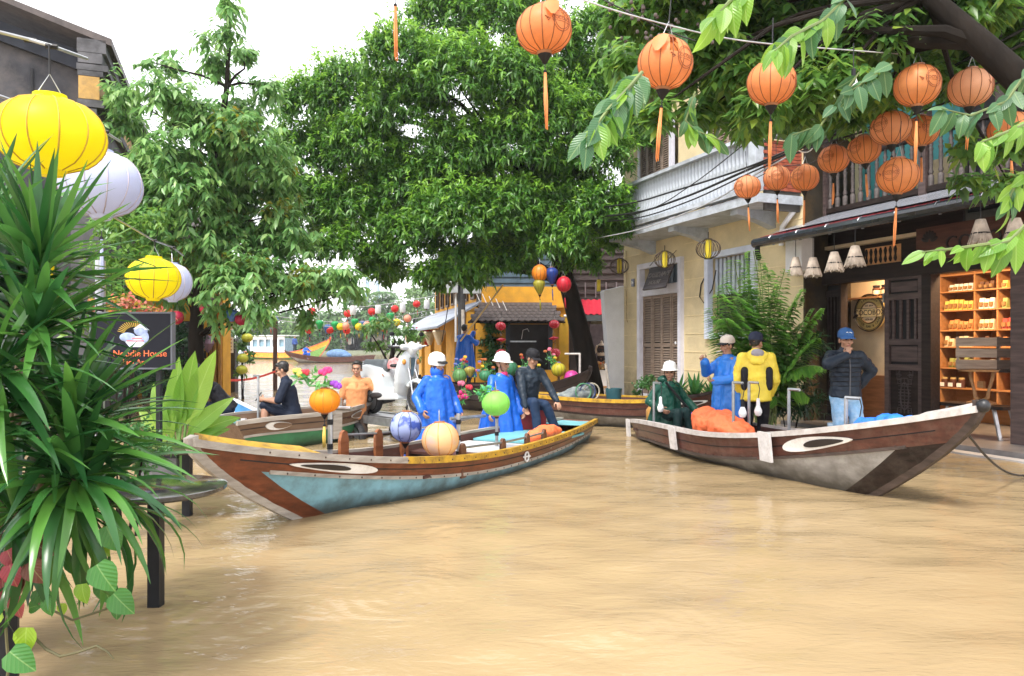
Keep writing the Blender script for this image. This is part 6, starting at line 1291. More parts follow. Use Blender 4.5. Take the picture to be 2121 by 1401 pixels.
# bright leaf sprays hanging near the lanterns: every leaf its own piece
def leafset(pref, L, Wd, m, n=3, **k): return [shade_leaf(L, Wd, bend, 5, .18, **k).mesh(pref, m, 180) for bend in np.linspace(.15, .8, n)]
SPR = [leafset('leaf', .17, .078, leafmat('bright_new_leaves', [(.13, .32, .04), (.2, .42, .05), (.28, .5, .07), (.16, .36, .06)], .3, .5, veins=420)), leafset('leaf', .17, .08, leafmat('blue_green_leaves', [(.06, .17, .08), (.09, .22, .09), (.05, .14, .06)], .33, .4, veins=420))]
def basis(d, nrm):
    y = V(d).normalized(); x = y.cross(V(nrm)).normalized(); z = x.cross(y); return Matrix((x, y, z)).transposed().to_4x4()
def spray(E, pts, d0, d1, n, meshes, sc=1., down=.8):
    P = [at(x, y, lerp(d0, d1, i/(len(pts)-1))) for i, (x, y) in enumerate(pts)]; off = V(E.location)
    MB().tube([p-off for p in P], [.009]*(len(P)-1)+[.003], 5).build('twig', mat('green_twig', (.12, .16, .05), .6), E)
    for i in range(n):
        t = min(.999, (i+random.uniform(.0, 1.))/n)*(len(P)-1); k = min(int(t), len(P)-2); q = lerp(P[k], P[k+1], t-k); ax = (P[k+1]-P[k]).normalized(); s = 1 if i % 2 else -1
        side = ax.cross(V((0, 1, 0))).normalized()*s; dr = side*.5+ax*.5+V((random.uniform(-.45, .45), random.uniform(-.7, .5), -down*random.uniform(.5, 1.3))); nr = V((random.uniform(-.8, .8), -.7, random.uniform(.2, 1)))
        put('leaf', random.choice(meshes), E, Matrix.Translation(q-off) @ basis(dr, nr) @ Matrix.Scale(sc*random.uniform(.75, 1.15), 4))
for a in (([(1330, 150), (1300, 185), (1262, 225), (1215, 285)], 3.4, 3.1, 34, SPR[0][:2]+SPR[1], 1.0, .9), ([(1560, -30), (1510, 5), (1475, 40)], 3.6, 3.5, 12, SPR[0], 1.0, .9), ([(1770, -20), (1700, 45), (1640, 75), (1605, 105)], 4.1, 3.8, 20, SPR[0]+SPR[1], 1.0, .9),
          ([(2150, 440), (2090, 500), (2050, 510)], 4.1, 4.0, 10, SPR[0], 1.15, 1.0), ([(2050, 505), (1980, 515), (1910, 522)], 4.0, 4.0, 11, SPR[0], .75, 1.0), ([(2140, 130), (2085, 210), (2010, 240), (1950, 225)], 5.0, 4.8, 16, SPR[1]+SPR[0][:1], 1.0, .7), ([(2140, 250), (2070, 280), (2020, 300)], 4.6, 4.5, 10, SPR[0], 1.1, .8), ([(2140, 350), (2100, 390), (2085, 430)], 4.8, 4.8, 12, SPR[0]+SPR[1], 1.0, 1.0),
          ([(1440, 190), (1420, 250), (1440, 270), (1490, 290)], 6.4, 6.4, 14, SPR[0]+SPR[1], 1.2, .9), ([(1780, 150), (1700, 260), (1640, 280)], 6.2, 6.2, 14, SPR[1], 1.2, 1.1), ([(1850, 130), (1790, 170), (1760, 190)], 6.0, 6.0, 10, SPR[1], 1.2, .9), ([(1420, 60), (1370, 90), (1330, 150)], 6.4, 6.2, 14, SPR[1], 1.3, .8)):
    spray(OT, *a)
# small fruits near the top
b = MB()
for k in range(45): b.ell(V(at(random.uniform(1260, 1480), random.uniform(0, 90), 7+random.uniform(-.4, .4)))-V(OT.location), (.018, .018, .02), 7, 5)
tag(b.build('fruits', mat('brown_fruit', (.07, .05, .045), .6), OT), kind='stuff')
# --- dracaena in the left foreground: every blade its own piece
DRM = leafmat('dracaena_blades', [(.018, .085, .025), (.03, .12, .03), (.05, .17, .035), (.09, .25, .045), (.022, .1, .04)], .25, .28)
def blade(L, Wd, bend, n=8):
    b = MB(); rows = []; y = z = 0; a = 0.
    for i in range(n+1):
        t = i/n; w = Wd/2*min(1, .45+t*2.2)*(1-t**2.6)**.9+.0004; rows.append([(-w, y, z+.25*w), (0, y, z-.1*w), (w, y, z+.25*w)]); a = bend*t**1.3; y += L/n*math.cos(a); z -= L/n*math.sin(a)
    return b.grid(rows)
BL = [[blade(.52, .046, bd).mesh('blade', DRM, 180) for bd in (.05, .35, .7, 1.2, 1.9)]]
def rosette(E, c, n, ax, elev, sc, bends, az=(0, 360), seed=1):
    r_ = random.Random(seed); ax = V(ax).normalized(); x, y = frame(ax); off = V(E.location)
    for i in range(n):
        a = R(lerp(az[0], az[1], (i+r_.random()*.8)/n)); e = R(r_.uniform(*elev)); d = (x*math.cos(a)+y*math.sin(a))*math.cos(e)+ax*math.sin(e)
        up = V((0, 0, 1))-d*d.z
        if up.length < .15: up = ax
        put('blade', BL[0][r_.choice(bends)], E, Matrix.Translation(V(c)-off+d*.02+ax*r_.uniform(-.06, .06)) @ basis(d, up+V((r_.uniform(-.4, .4), r_.uniform(-.4, .4), 0))) @ Matrix.Scale(sc*r_.uniform(.75, 1.12), 4))
E = thing('dracaena', 'dense dark green dracaena with long pointed blades beside the tables', 'plant', (at(60, 0, 3.3).x, 3.3, -.5)); off = V(E.location)
ros = [((80, 560), 3.25, 50, (.1, -.1, 1), (-5, 80), 1.05, (0, 0, 1, 2)), ((70, 690), 3.15, 44, (.5, -.2, .8), (-25, 70), 1.0, (1, 1, 2)), ((140, 890), 3.2, 50, (.5, -.1, .8), (-10, 75), 1.08, (0, 1, 2)), ((150, 1000), 3.1, 46, (.5, -.5, .4), (-40, 60), 1.05, (2, 3, 3)), ((-20, 880), 3.0, 30, (.2, -.4, .8), (-10, 60), 1.0, (1, 2)), ((-10, 780), 3.0, 34, (.5, -.4, .6), (-20, 70), 1.05, (1, 2, 2)), ((-40, 480), 3.4, 26, (.3, 0, 1), (10, 80), 1.0, (0, 1)), ((170, 1040), 3.15, 34, (.4, -.4, -.2), (-60, 30), 1.1, (3, 4, 4)), ((40, 1060), 3.1, 30, (.1, -.5, .0), (-60, 40), 1.1, (2, 3, 4))]
for i, (q, d, n_, ax, el_, s_, bd) in enumerate(ros):
    c = at(q[0], q[1], d); rosette(E, c, int(n_*1.35), ax, el_, s_, bd, seed=i+3)
    MB().tube([V((at(-110, 0, 3.6).x, 3.6, -.1))-off, V((lerp(c.x, at(-110, 0, 3.6).x, .5), 3.5, c.z*.5))-off, c-off], [.03, .026, .02], 8).build('stem', mat('tan_stem', (.14, .1, .06), .8, .3, 12, .4), E)
for (x0_, y0_, x1_, y1_, d, s_, bd) in ((150, 880, 420, 760, 3.3, 1., 1), (200, 900, 470, 880, 3.2, 1., 2), (160, 930, 440, 930, 3.1, 1.1, 2), (170, 960, 400, 900, 3.2, 1.05, 3), (160, 990, 350, 1000, 3.0, 1.05, 3), (120, 880, 330, 760, 3.2, 1., 0), (200, 1010, 330, 1010, 3.05, .9, 3), (100, 640, 330, 640, 3.2, .9, 0), (90, 620, 330, 560, 3.2, .95, 0), (90, 600, 300, 470, 3.2, 1., 0)):
    a_, b_ = at(x0_, y0_, d), at(x1_, y1_, d-.1); dr = b_-a_; put('blade', BL[0][bd], E, Matrix.Translation(a_-off) @ basis(dr, V((0, -.3, 1))) @ Matrix.Scale(s_*.95, 4))
# dark leafy mass behind the blades, and its black planter
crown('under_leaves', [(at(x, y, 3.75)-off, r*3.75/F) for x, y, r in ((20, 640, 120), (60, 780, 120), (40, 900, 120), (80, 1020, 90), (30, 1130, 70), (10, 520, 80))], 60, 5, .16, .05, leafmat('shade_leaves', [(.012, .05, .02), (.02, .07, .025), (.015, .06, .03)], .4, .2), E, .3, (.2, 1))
t = thing('planter', 'black steel planter holding the dracaena', 'planter', (at(-110, 0, 3.6).x, 3.6, -.6)); MB().lathe([(0, 0), (.2, 0), (.24, .95), (.22, .95), (.2, .9), (0, .9)], 4, Matrix.Rotation(R(45), 4, 'Z')).build('tub', DARKMETAL, t, 0)
# caladium, pothos and heart leaves trailing below
HL = [shade_leaf(.15, .13, .5, 5, .15, heart=1).mesh('leaf', leafmat(n_, c_, .3, .4, veins=260), 180) for n_, c_ in (('lime_heart_leaves', [(.25, .45, .03), (.35, .55, .04), (.2, .4, .04)]), ('green_heart_leaves', [(.05, .2, .04), (.08, .28, .06), (.04, .15, .04)]), ('pink_caladium_leaves', [(.4, .03, .06), (.5, .1, .12), (.25, .02, .03)]), ('dull_red_leaves', [(.12, .02, .02), (.2, .06, .03), (.09, .03, .02)]))]
E = thing('trailing_vine', 'trailing vine with lime heart leaves and pink caladium below the dracaena', 'plant', at(40, 1150, 3.0)); off = V(E.location)
for (x, y, mi, s, ang) in ((55, 1330, 0, 1.0, -90), (5, 1300, 0, .7, -150), (20, 1380, 1, 1.2, -30), (60, 1290, 1, .6, 20), (20, 1200, 2, .9, -70), (5, 1230, 2, .9, -80), (35, 1265, 2, .9, -85), (15, 1170, 2, .8, -60), (60, 1195, 3, 1.0, -50), (45, 1215, 3, 1.0, -110), (75, 1180, 3, .9, -40), (10, 1260, 2, .8, -80), (80, 1250, 1, .9, -60), (100, 1270, 1, .7, -80), (220, 1120, 1, 1.1, -60), (205, 1160, 0, .6, -40), (200, 1200, 1, 1.2, -50), (215, 1230, 1, 1.1, -75), (235, 1260, 1, 1.1, -40), (245, 1285, 1, .6, -100), (170, 1240, 0, .8, -80), (230, 1110, 0, .9, -75), (130, 1280, 0, .5, -90), (65, 1150, 3, 1.0, -30), (150, 1180, 1, 1.0, -60)):
    p_ = at(x, y-30, 3.0+random.uniform(-.1, .25)); a = R(ang); put('leaf', HL[mi], E, Matrix.Translation(p_-off) @ basis(V((math.cos(a), -.25, math.sin(a))), V((random.uniform(-.3, .3), -1, .45))) @ Matrix.Scale(s*.72, 4))
MB().tube([at(x, y, 3.0)-off for x, y in ((70, 1320), (95, 1345), (125, 1360), (160, 1352), (200, 1338), (222, 1350), (236, 1366))], [.006, .006, .006, .005, .005, .004, .002], 5).build('runner', mat('vine_stem', (.1, .09, .04), .7), E)
MB().tube([at(x, y, 3.05)-off for x, y in ((10, 1160), (20, 1240), (12, 1300), (18, 1380), (10, 1450))], .006, 5).build('runner', mat('vine_stem', (.1, .09, .04)), E); MB().tube([at(x, y, 3.1)-off for x, y in ((80, 1250), (150, 1285), (220, 1262), (245, 1240))], .005, 5).build('runner', mat('vine_stem', (.1, .09, .04)), E)
MB().tube([(at(12, 1180, 3.2)-off), (at(12, 1500, 3.2)-off)], .05, 8).build('support_post', DARKMETAL, E)
# --- canna clump behind the tables
E = thing('canna_plant', 'pale green canna clump with broad upright leaves near the sampan prow', 'plant', gp(372, 945, .1)*1.0); E.location = (at(372, 0, 7.2).x, 7.2, -.2); off = V(E.location)
CN = [[(lambda b: b)(shade_leaf(.62, .19, bd, 7, .22, wave=.006)).mesh('leaf', leafmat('canna_leaves', [(.16, .36, .04), (.22, .44, .06), (.3, .5, .08), (.12, .3, .04)], .32, .5, veins=220), 180) for bd in (.15, .5, 1.0)]]
for (x0_, y0_, x1_, y1_, bd, s) in ((365, 880, 362, 730, 0, 1.0), (375, 880, 400, 725, 0, 1.05), (385, 880, 440, 730, 0, 1.1), (390, 900, 475, 815, 1, 1.0), (385, 910, 480, 850, 2, 1.0), (360, 900, 330, 790, 1, .9), (350, 900, 300, 800, 1, .95), (355, 910, 345, 830, 1, .7), (395, 915, 460, 880, 2, .7), (370, 890, 380, 790, 0, .9), (345, 915, 280, 850, 1, .8)):
    a_, b_ = at(x0_, y0_, 7.2), at(x1_, y1_, 7.1); dr = b_-a_; put('leaf', CN[0][bd], E, Matrix.Translation(a_-off) @ basis(dr, V((.2*(1 if x1_ > x0_ else -1), -1, .35))) @ Matrix.Scale((dr.length/.6*s if bd == 0 else s)*.9, 4))
    MB().tube([V((random.uniform(-.1, .1), 0, 0)), a_-off], [.02, .014], 6).build('stalk', mat('canna_stalk', (.12, .26, .05), .5), E)
# --- shrubs and pots on the left
def shrub(name, label, lobes, m, L=.09, Wd=.045, dens=60, k=5, base=None, cat='shrub', group=None, **kw):
    c0 = V(lobes[0][0]); E = thing(name, label, cat, base or (c0.x, c0.y, -.5), 0, group); off = V(E.location)
    crown('foliage', [(V(c)-off, r) for c, r in lobes], dens, k, L, Wd, m, E, .2, (.3, 1.0), **kw)
    for i in range(4): MB().tube([V((random.uniform(-.1, .1), random.uniform(-.1, .1), 0)), V(lobes[i % len(lobes)][0])-off], [.02, .006], 5).build('stem', BARK, E)
    return E
GS = leafmat('shrub_leaves', [(.03, .11, .03), (.05, .16, .04), (.08, .2, .05)], .4, .3)
def LB2(l, d): return [(at(x, y, d+random.uniform(-.2, .2)), r*d/F) for x, y, r in l]
shrub('low_shrub', 'fine leaved low shrub between the two black tables', LB2([(260, 900, 50), (300, 920, 45), (240, 960, 45), (290, 970, 35), (330, 940, 30)], 5.9), leafmat('fine_leaves', [(.03, .12, .03), (.06, .2, .05), (.1, .26, .08)], .4, .3), .05, .025, 150)
t = thing('planter_box', 'grey planter box under the fine leaved low shrub', 'planter', (at(342, 0, 7.3).x, 7.3, -.5)); MB().box((0, 0, .55), (.35, .3, .75)).build('box', mat('grey_planter', (.12, .12, .13), .7, .2), t, 0); MB().box((0, 0, .94), (.38, .33, .04)).build('rim', DARKMETAL, t, 0)
shrub('bougainvillea', 'shrub with pink and coral flowers behind the black noodle sign', LB2([(250, 640, 40), (290, 640, 30), (330, 660, 30), (210, 640, 30)], 12), leafmat('coral_flowers', [(.6, .15, .12), (.7, .25, .2), (.08, .2, .04), (.6, .45, .05)], .5, .4), .09, .06, 50)
shrub('vine_bush', 'bright green flowering vine below the pale tree beside the lanterns', LB2([(250, 480, 60), (290, 540, 50), (230, 560, 60), (330, 460, 40), (210, 420, 50), (260, 620, 60), (200, 680, 50)], 12.5), leafmat('vine_leaves', [(.06, .18, .04), (.12, .28, .05), (.2, .36, .06), (.08, .22, .05)], .4, .4), .13, .065, 26)
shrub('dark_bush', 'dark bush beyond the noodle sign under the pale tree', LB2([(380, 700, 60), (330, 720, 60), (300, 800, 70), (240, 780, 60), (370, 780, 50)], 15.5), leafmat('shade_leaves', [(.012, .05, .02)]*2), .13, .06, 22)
# --- areca palm by the yellow house
E = thing('areca_palm', 'feathery areca palm growing against the yellow house wall', 'palm', (at(1580, 0, 12.6).x, 12.6, -.4)); off = V(E.location); AR = leafmat('areca_leaflets', [(.09, .27, .05), (.15, .37, .06), (.24, .48, .09), (.07, .21, .05)], .3, .4)
r_ = random.Random(4)
for i in range(38):
    x1_, y1_ = ([(1475, 640), (1500, 590), (1520, 540), (1545, 525), (1560, 520), (1590, 560), (1625, 560), (1660, 600), (1680, 640), (1690, 700), (1480, 690), (1530, 620), (1600, 620), (1640, 690), (1655, 760), (1600, 740), (1520, 690), (1570, 640), (1700, 640), (1630, 640), (1700, 760), (1560, 700), (1670, 820), (1610, 830)]+[(1490, 610), (1535, 575), (1575, 545), (1610, 590), (1645, 625), (1665, 670), (1500, 660), (1550, 600), (1590, 660), (1630, 720), (1540, 660), (1685, 690), (1575, 600), (1480, 655)])[i]
    d1 = 12.0+r_.uniform(-.3, .9); base_ = V((random.uniform(-.2, .25), random.uniform(-.1, .1), .7+random.uniform(-.3, .5))); tip = at(x1_, y1_, d1)-off; mid = lerp(base_, tip, .55)+V((0, 0, .35))
    pts = [lerp(lerp(base_, mid, t), lerp(mid, tip, t), t) for t in np.linspace(0, 1, 13)]
    g = MB().tube([V((random.uniform(-.15, .15), 0, 0))]+pts, [.02]+[.013]*4+[.006]*9, 5).build('frond_stalk', mat('palm_stalk', (.14, .2, .06), .5), E)
    B_, D_, N_, L_, W_ = [], [], [], [], []
    for j in range(40):
        t = .22+.78*j/39; f = t*12; k = min(int(f), 11); q = lerp(pts[k], pts[k+1], f-k); ax = (pts[k+1]-pts[k]).normalized(); sd = ax.cross(V((0, 0, 1))).normalized()
        for s in (-1, 1): B_.append(q); D_.append(sd*s*1.0+ax*.5+V((0, 0, -.3+r_.uniform(-.15, .15)))); N_.append(V((0, 0, 1))+sd*s*-.4); L_.append((.34*math.sin(math.pi*(.15+.8*t))+.08)*r_.uniform(.85, 1.1)); W_.append(.075)
    leaf_cloud('frond', np.array([list(v) for v in B_]), np.array([list(v) for v in D_]), np.array([list(v) for v in N_]), np.array(L_)*1.15, np.array(W_), AR, E, .25, .1)
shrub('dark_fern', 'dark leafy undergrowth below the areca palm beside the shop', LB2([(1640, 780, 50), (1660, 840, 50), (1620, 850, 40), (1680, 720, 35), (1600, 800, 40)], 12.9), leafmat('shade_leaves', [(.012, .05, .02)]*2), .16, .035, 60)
# --- strap leaved pots in front of the shutters
for i, (x, y, n_) in enumerate(((1400, 815, 26), (1440, 815, 34), (1478, 812, 26))):
    c = at(x, y, 13.9); c.z = .45; E = thing('strap_plant', ['strap leaved plant by the shutter door beside the rain coated man', 'largest strap leaved plant under the shutter door', 'strap leaved plant between shutter door and the smoking man'][i], 'plant', (c.x, c.y, -.3), 0, 'strap leaved plants by the yellow house')
    r_ = random.Random(i+20); B_ = []
    for k in range(n_):
        a = r_.uniform(0, 6.28); e = R(r_.uniform(25, 85)); d = V((math.cos(a)*math.cos(e), math.sin(a)*math.cos(e), math.sin(e))); put('blade', BL[0][r_.choice((0, 1, 2, 2))], E, Matrix.Translation(c-V(E.location)) @ basis(d, V((0, 0, 1)) if e < 1.3 else V((0, -1, .3))) @ Matrix.Scale(r_.uniform(.8, 1.15), 4) @ Matrix.Diagonal((1.7, 1, 1, 1)))
    MB().lathe([(0, 0), (.2, 0), (.27, .62), (.29, .72), (.25, .72), (0, .68)], 16).build('pot', mat('clay_pot', (.12, .07, .05), .7), E)
shrub('pot_shrub', 'small dark leafy shrub left of the shuttered door', LB2([(1330, 800, 18), (1345, 790, 16), (1318, 815, 12)], 15.5), GS, .07, .04, 120)
# --- climber on the corner shop
shrub('climber', 'dark green climber covering the orange wall beside the shop doorway', LB2([(1020, 680, 22), (1015, 710, 22), (1018, 740, 24), (1022, 770, 22), (1035, 665, 16), (1030, 720, 14)], 24.7), GS, .2, .11, 26)
# --- mid distance tree behind the scooter and far bank trees
def simple_tree(label, px, d, lobes, m, L, Wd, dens, k, group, base_z=-.5, tr=.12, pin=True, name='riverside_tree'):
    base = V((at(px, 0, d).x, d, base_z)); lob = [(at(x, y, d+random.uniform(-.06, .06)*d*.3), r*d/F) for x, y, r in lobes]
    E = thing(name, label, 'tree', base, 0, group); c = sum((q for q, r in lob), V())/len(lob)
    MB().tube([V(), V((.1, 0, (c.z-base_z)*.5)), c-base], [tr, tr*.8, tr*.4], 8).build('trunk', BARK, E)
    crown('crown', [(q-base, r) for q, r in lob], dens, k, L, Wd, m, E, .3, (.5, 1.0), pinnate=pin); limbs(E, V((.1, 0, (c.z-base_z)*.5)), [q-base for q, r in lob[::2]], tr*.35)
MIDG = leafmat('mid_tree_leaves', [(.06, .17, .04), (.1, .24, .05), (.15, .3, .07), (.05, .14, .04)], .35, .35)
simple_tree('feathery green tree standing in the water behind the scooter', 803, 27, [(760, 680, 24), (800, 670, 28), (840, 690, 28), (780, 715, 24), (825, 720, 24), (860, 700, 20), (850, 740, 20)], MIDG, .22, .08, 10, 8, None, tr=.14)
FARG = [leafmat('far_leaves_%d' % i, c, .5, .3) for i, c in enumerate(([(.1, .2, .06), (.14, .26, .08), (.18, .3, .1)], [(.07, .16, .06), (.1, .2, .07), (.13, .25, .09)]))]
for i in range(13):
    x = 470+i*38+random.uniform(-10, 10); ytop = 640 if x < 700 else (605 if x < 850 else 590); lab = ['pale rounded tree on the far bank of the river', 'darker dense tree on the far bank of the river'][i % 2]
    simple_tree(lab, x, 126+random.uniform(0, 14), [(x, ytop+25, 28), (x-22, ytop+55, 26), (x+20, ytop+50, 28), (x, ytop+80, 30)], FARG[i % 2], .9, .5, .55, 6, 'trees on the far bank', .4, .35, False, 'far_tree')
E = thing('coconut_palm', 'tall coconut palm among the far bank trees', 'palm', (at(792, 0, 135).x, 135, .3)); top = at(792, 605, 135)-V(E.location)
MB().tube([V(), V((.3, 0, top.z*.5)), top], [.3, .22, .16], 7).build('trunk', BARK, E)
for k in range(11):
    a = 2*math.pi*k/11; pts = [top+V((math.cos(a)*2.8*t, math.sin(a)*2.8*t, 1.1*t-1.9*t*t)) for t in np.linspace(0, 1, 9)]; n_ = 16; B_ = []; D_ = []
    for j in range(n_):
        f = j/n_*8; i2 = min(int(f), 7); q = lerp(pts[i2], pts[i2+1], f-i2); ax = (pts[i2+1]-pts[i2]).normalized(); sd = ax.cross(V((0, 0, 1))).normalized()
        for s in (-1, 1): B_.append(list(q)); D_.append(list(sd*s+ax*.5+V((0, 0, -.5))))
    leaf_cloud('frond', np.array(B_), np.array(D_), np.tile([[0, 0, 1.]], (len(B_), 1)), np.full(len(B_), .8), np.full(len(B_), .14), FARG[1], E, .3)
# gourd vine post left of the pole
shrub('gourd_vine', 'leafy post hung with yellow green gourds beside the notice board', LB2([(505, 690, 16), (500, 720, 14), (508, 750, 14), (498, 775, 12), (520, 735, 10)], 21), MIDG, .13, .07, 60)
for i, (x, y) in enumerate(((503, 742), (501, 766), (512, 700))):
    t = thing('gourd', 'yellow green gourd hanging on the leafy post', 'gourd', at(x, y, 20.7), 0, 'gourds on the leafy post'); MB().ell((0, 0, 0), (.16, .15, .13), 12, 8).build('fruit', mat('gourd_skin', (.5, .5, .05), .4), t); MB().tube([(0, 0, .12), (.02, 0, .25)], .012, 5).build('stalk', BARK, t)
# ================================================================ lanterns
def lantern(P, Rr, label, m, group=None, hz=.86, ribs=14, tassel=.45, tm=None, topz=None, emblem=None, tear=False, tail=True, shape='round', ribm=None, stand=None, cup=True):
    t = thing('lantern', label, 'lantern', P, random.uniform(0, 6), group); hz *= random.uniform(.93, 1.05); h_ = Rr*hz
    if shape == 'round': pr = [(Rr*(.3+.7*max(0, 1-(k/6)**2)**.62) if abs(k) < 6 else Rr*.3, h_*k/6) for k in range(-6, 7)]
    elif shape == 'drop': pr = [(Rr*.22, -h_), (Rr*.45, -h_*.7), (Rr*.75, -h_*.2), (Rr, h_*.35), (Rr*.95, h_*.6), (Rr*.6, h_*.9), (Rr*.25, h_)]
    elif shape == 'flat': pr = [(Rr*.15, -h_*.5), (Rr*.75, -h_*.18), (Rr, 0), (Rr*.75, h_*.18), (Rr*.15, h_*.5)]
    else: pr = [(Rr*.6, -h_), (Rr*.72, -h_*.85), (Rr*.75, 0), (Rr*.72, h_*.85), (Rr*.6, h_)]
    n = 36
    b = MB(); rows = []
    for (r, z) in pr: rows.append([(r*(1-.022*abs(math.sin(ribs/2*a))**.5*0 - .018*(1-abs(math.cos(ribs/2*a))))*math.cos(a), r*(1-.018*(1-abs(math.cos(ribs/2*a))))*math.sin(a), z) for a in [2*math.pi*j/n for j in range(n)]])
    b.grid(rows, True)
    if tear:   # a gash near the top with the cloth hanging open
        keep = []
        for f in b.f:
            c = sum((V(b.v[i]) for i in f), V())/len(f); a = math.atan2(c.y, c.x)
            if not (c.z > h_*.1 and -2.0 < a < -1.55): keep.append(f)
        b.f = keep; t.rotation_euler.z = tear-1
    else: t.rotation_euler.z = random.uniform(0, 6)
    b.build('shade', m, t, 180); t.rotation_euler.x = random.uniform(-.07, .07); t.rotation_euler.y = random.uniform(-.07, .07)
    if tear: MB().grid([[(.95*Rr*math.cos(a), .95*Rr*math.sin(a), h_*.75+.02*math.sin(a*5)) for a in (-2.6, -2.4, -2.2, -2.0)], [(1.08*Rr*math.cos(a), 1.08*Rr*math.sin(a), h_*.4) for a in (-2.55, -2.4, -2.25, -2.1)], [(1.16*Rr*math.cos(a), 1.16*Rr*math.sin(a), h_*.1) for a in (-2.4, -2.36, -2.32, -2.28)]]).build('torn_flap', m, t, 180)
    if ribs:
        rm_ = MB().tube([(r*1.006, 0, z) for r, z in pr], Rr*.017, 4).mesh('rib', ribm or mat('rib_brown', (.22, .07, .02), .6), 180)
        for k in range(ribs): put('rib', rm_, t, T((0, 0, 0), 2*math.pi*k/ribs))
    wm = mat('lantern_cap_wood', (.35, .14, .06), .5) if cup else m
    MB().lathe([(0, h_-.01*Rr), (Rr*.3, h_-.01*Rr), (Rr*.3, h_+.08*Rr), (0, h_+.08*Rr)], 14).build('top_cap', wm, t, 40)
    MB().lathe([(0, -h_-.1*Rr), (Rr*.22, -h_-.1*Rr), (Rr*.3, -h_+.02*Rr), (0, -h_+.02*Rr)], 14).build('bottom_cap', wm, t, 40)
    if tail:
        if cup: MB().lathe([(0, -h_-.45*Rr), (Rr*.06, -h_-.42*Rr), (Rr*.26, -h_-.1*Rr), (0, -h_-.1*Rr)], 10).build('tassel_cup', BLACK, t, 40)
        MB().tube([(0, 0, -h_-.4*Rr), (0, 0, -h_-.4*Rr-.06)], .004, 4).build('tassel_cord', CABLE, t); z0 = -h_-.4*Rr-.06
        MB().ell((0, 0, z0), (.014, .014, .014), 8, 6).build('tassel_bead', BLACK, t)
        b = MB(); rr_ = random.Random(int(P[0]*1000))
        for k in range(7): a = 2*math.pi*k/7; b.tube([(.006*math.cos(a), .006*math.sin(a), z0), (.012*math.cos(a), .012*math.sin(a), z0-tassel*.5), (.008*math.cos(a)+rr_.uniform(-.006, .006), .008*math.sin(a), z0-tassel*rr_.uniform(.9, 1))], .0045, 4)
        b.build('tassel', tm or m, t, 180)
    top = h_+.08*Rr
    if stand is not None: MB().tube([(0, 0, -h_), (0, 0, stand-P[2])], .012, 6).build('stand_pole', DARKMETAL, t)
    else: MB().tube([(-Rr*.25, 0, top-.02), (0, 0, top+.12), (Rr*.25, 0, top-.02)], .004, 4).build('wire_hanger', STEEL, t); MB().tube([(0, 0, top+.12), (0, 0, (topz-P[2]) if topz else top+.35)], .005, 4).build('cord', CABLE, t)
    if emblem is not None:
        yaw = emblem-t.rotation_euler.z; em = mat('emblem_ink', (.3, .09, .03), .6)
        def sp(u, v, o=1.008):
            z = v+h_*.05; q = min(.999, abs(z/h_)); r = Rr*(.3+.7*max(0, 1-q*q)**.62)*o; a = yaw+u/Rr; return V((r*math.cos(a), r*math.sin(a), z))
        e = MB()
        for rad in (.4*Rr, .33*Rr): e.tube([sp(rad*math.cos(a), rad*math.sin(a)) for a in np.linspace(0, 6.283, 22, endpoint=False)], Rr*.011, 4, closed=True)
        for vv in (.09, -.09): e.tube([sp(-.42*Rr, vv*Rr), sp(0, vv*Rr), sp(.42*Rr, vv*Rr)], Rr*.009, 4)
        for k in range(3): e.tube([sp(-.5*Rr, -.05*Rr), sp((-.58-.05*k)*Rr, (.08*k-.12)*Rr)], Rr*.02, 4)
        tx_ = text_mb('COCOBOX', Rr*.17, .0005); off_ = len(e.v); e.v += [tuple(sp(x, z, 1.012)) for x, y, z in tx_.v]; e.f += [tuple(i+off_ for i in f) for f in tx_.f]
        e.build('printed_emblem', em, t, 0)
    return t
ORL = mat('orange_silk', (.88, .43, .21), .5, .06, 4, trans=.5, grime=((.6, .22, .1), .35, 6)); ORT = mat('orange_tassel', (.8, .3, .1), .7)
ORS = [ORL, mat('faded_orange_silk', (.88, .5, .3), .55, .1, 4, .2, 14, trans=.5, grime=((.7, .3, .16), .4, 5)), mat('deep_orange_silk', (.82, .34, .12), .5, .1, 4, .15, 14, trans=.45, grime=((.5, .2, .1), .4, 6))]
ol = [(1127, 62, 115, 5.4, .42, -.9, 'torn orange lantern with a gash beside its printed ring, farthest from the shop', 2.0), (1378, 132, 112, 5.6, .42, -.9, 'torn orange lantern with loose cloth on its left shoulder', 1.3), (1598, 172, 98, 6.4, .42, -.3, 'intact orange lantern above the white balcony corner', 0), (1900, 178, 90, 7.0, .42, -1.3, 'orange lantern with long tassel before the dark upper posts', 0), (2010, 182, 85, 7.4, .3, -.6, 'orange lantern half behind the leaves under the thick limb', 0),
      (1727, 330, 62, 10.0, .3, -2.4, 'small orange lantern at the left end of the timber balustrade', 0), (1790, 310, 66, 9.4, .3, -2.6, 'shaded orange lantern second along the timber balustrade', 0), (1845, 266, 80, 7.9, .3, -2.6, 'dark orange lantern hanging highest before the balustrade', 0), (1908, 272, 68, 8.9, .3, -1.6, 'orange lantern tucked behind the long tassel', 0), (1860, 365, 82, 7.6, .4, -2.4, 'bright orange lantern lowest before the balustrade above the red eave', 0),
      (1548, 388, 54, 11.4, .38, -2.6, 'orange lantern under the balcony corner nearest the shutter door', 0), (1609, 369, 54, 11.4, .38, -1.9, 'orange lantern before the dark brick balcony side', 0), (1667, 369, 57, 10.9, .38, -2.5, 'orange lantern beside the downpipe of the yellow house', 0), (2092, 268, 82, 7.7, .3, -1.0, 'orange lantern among bright leaves by the right upper post', 0), (818, -75, 110, 5.6, .42, -1.0, 'orange lantern above the dark tree showing only its long tassel', 0)]
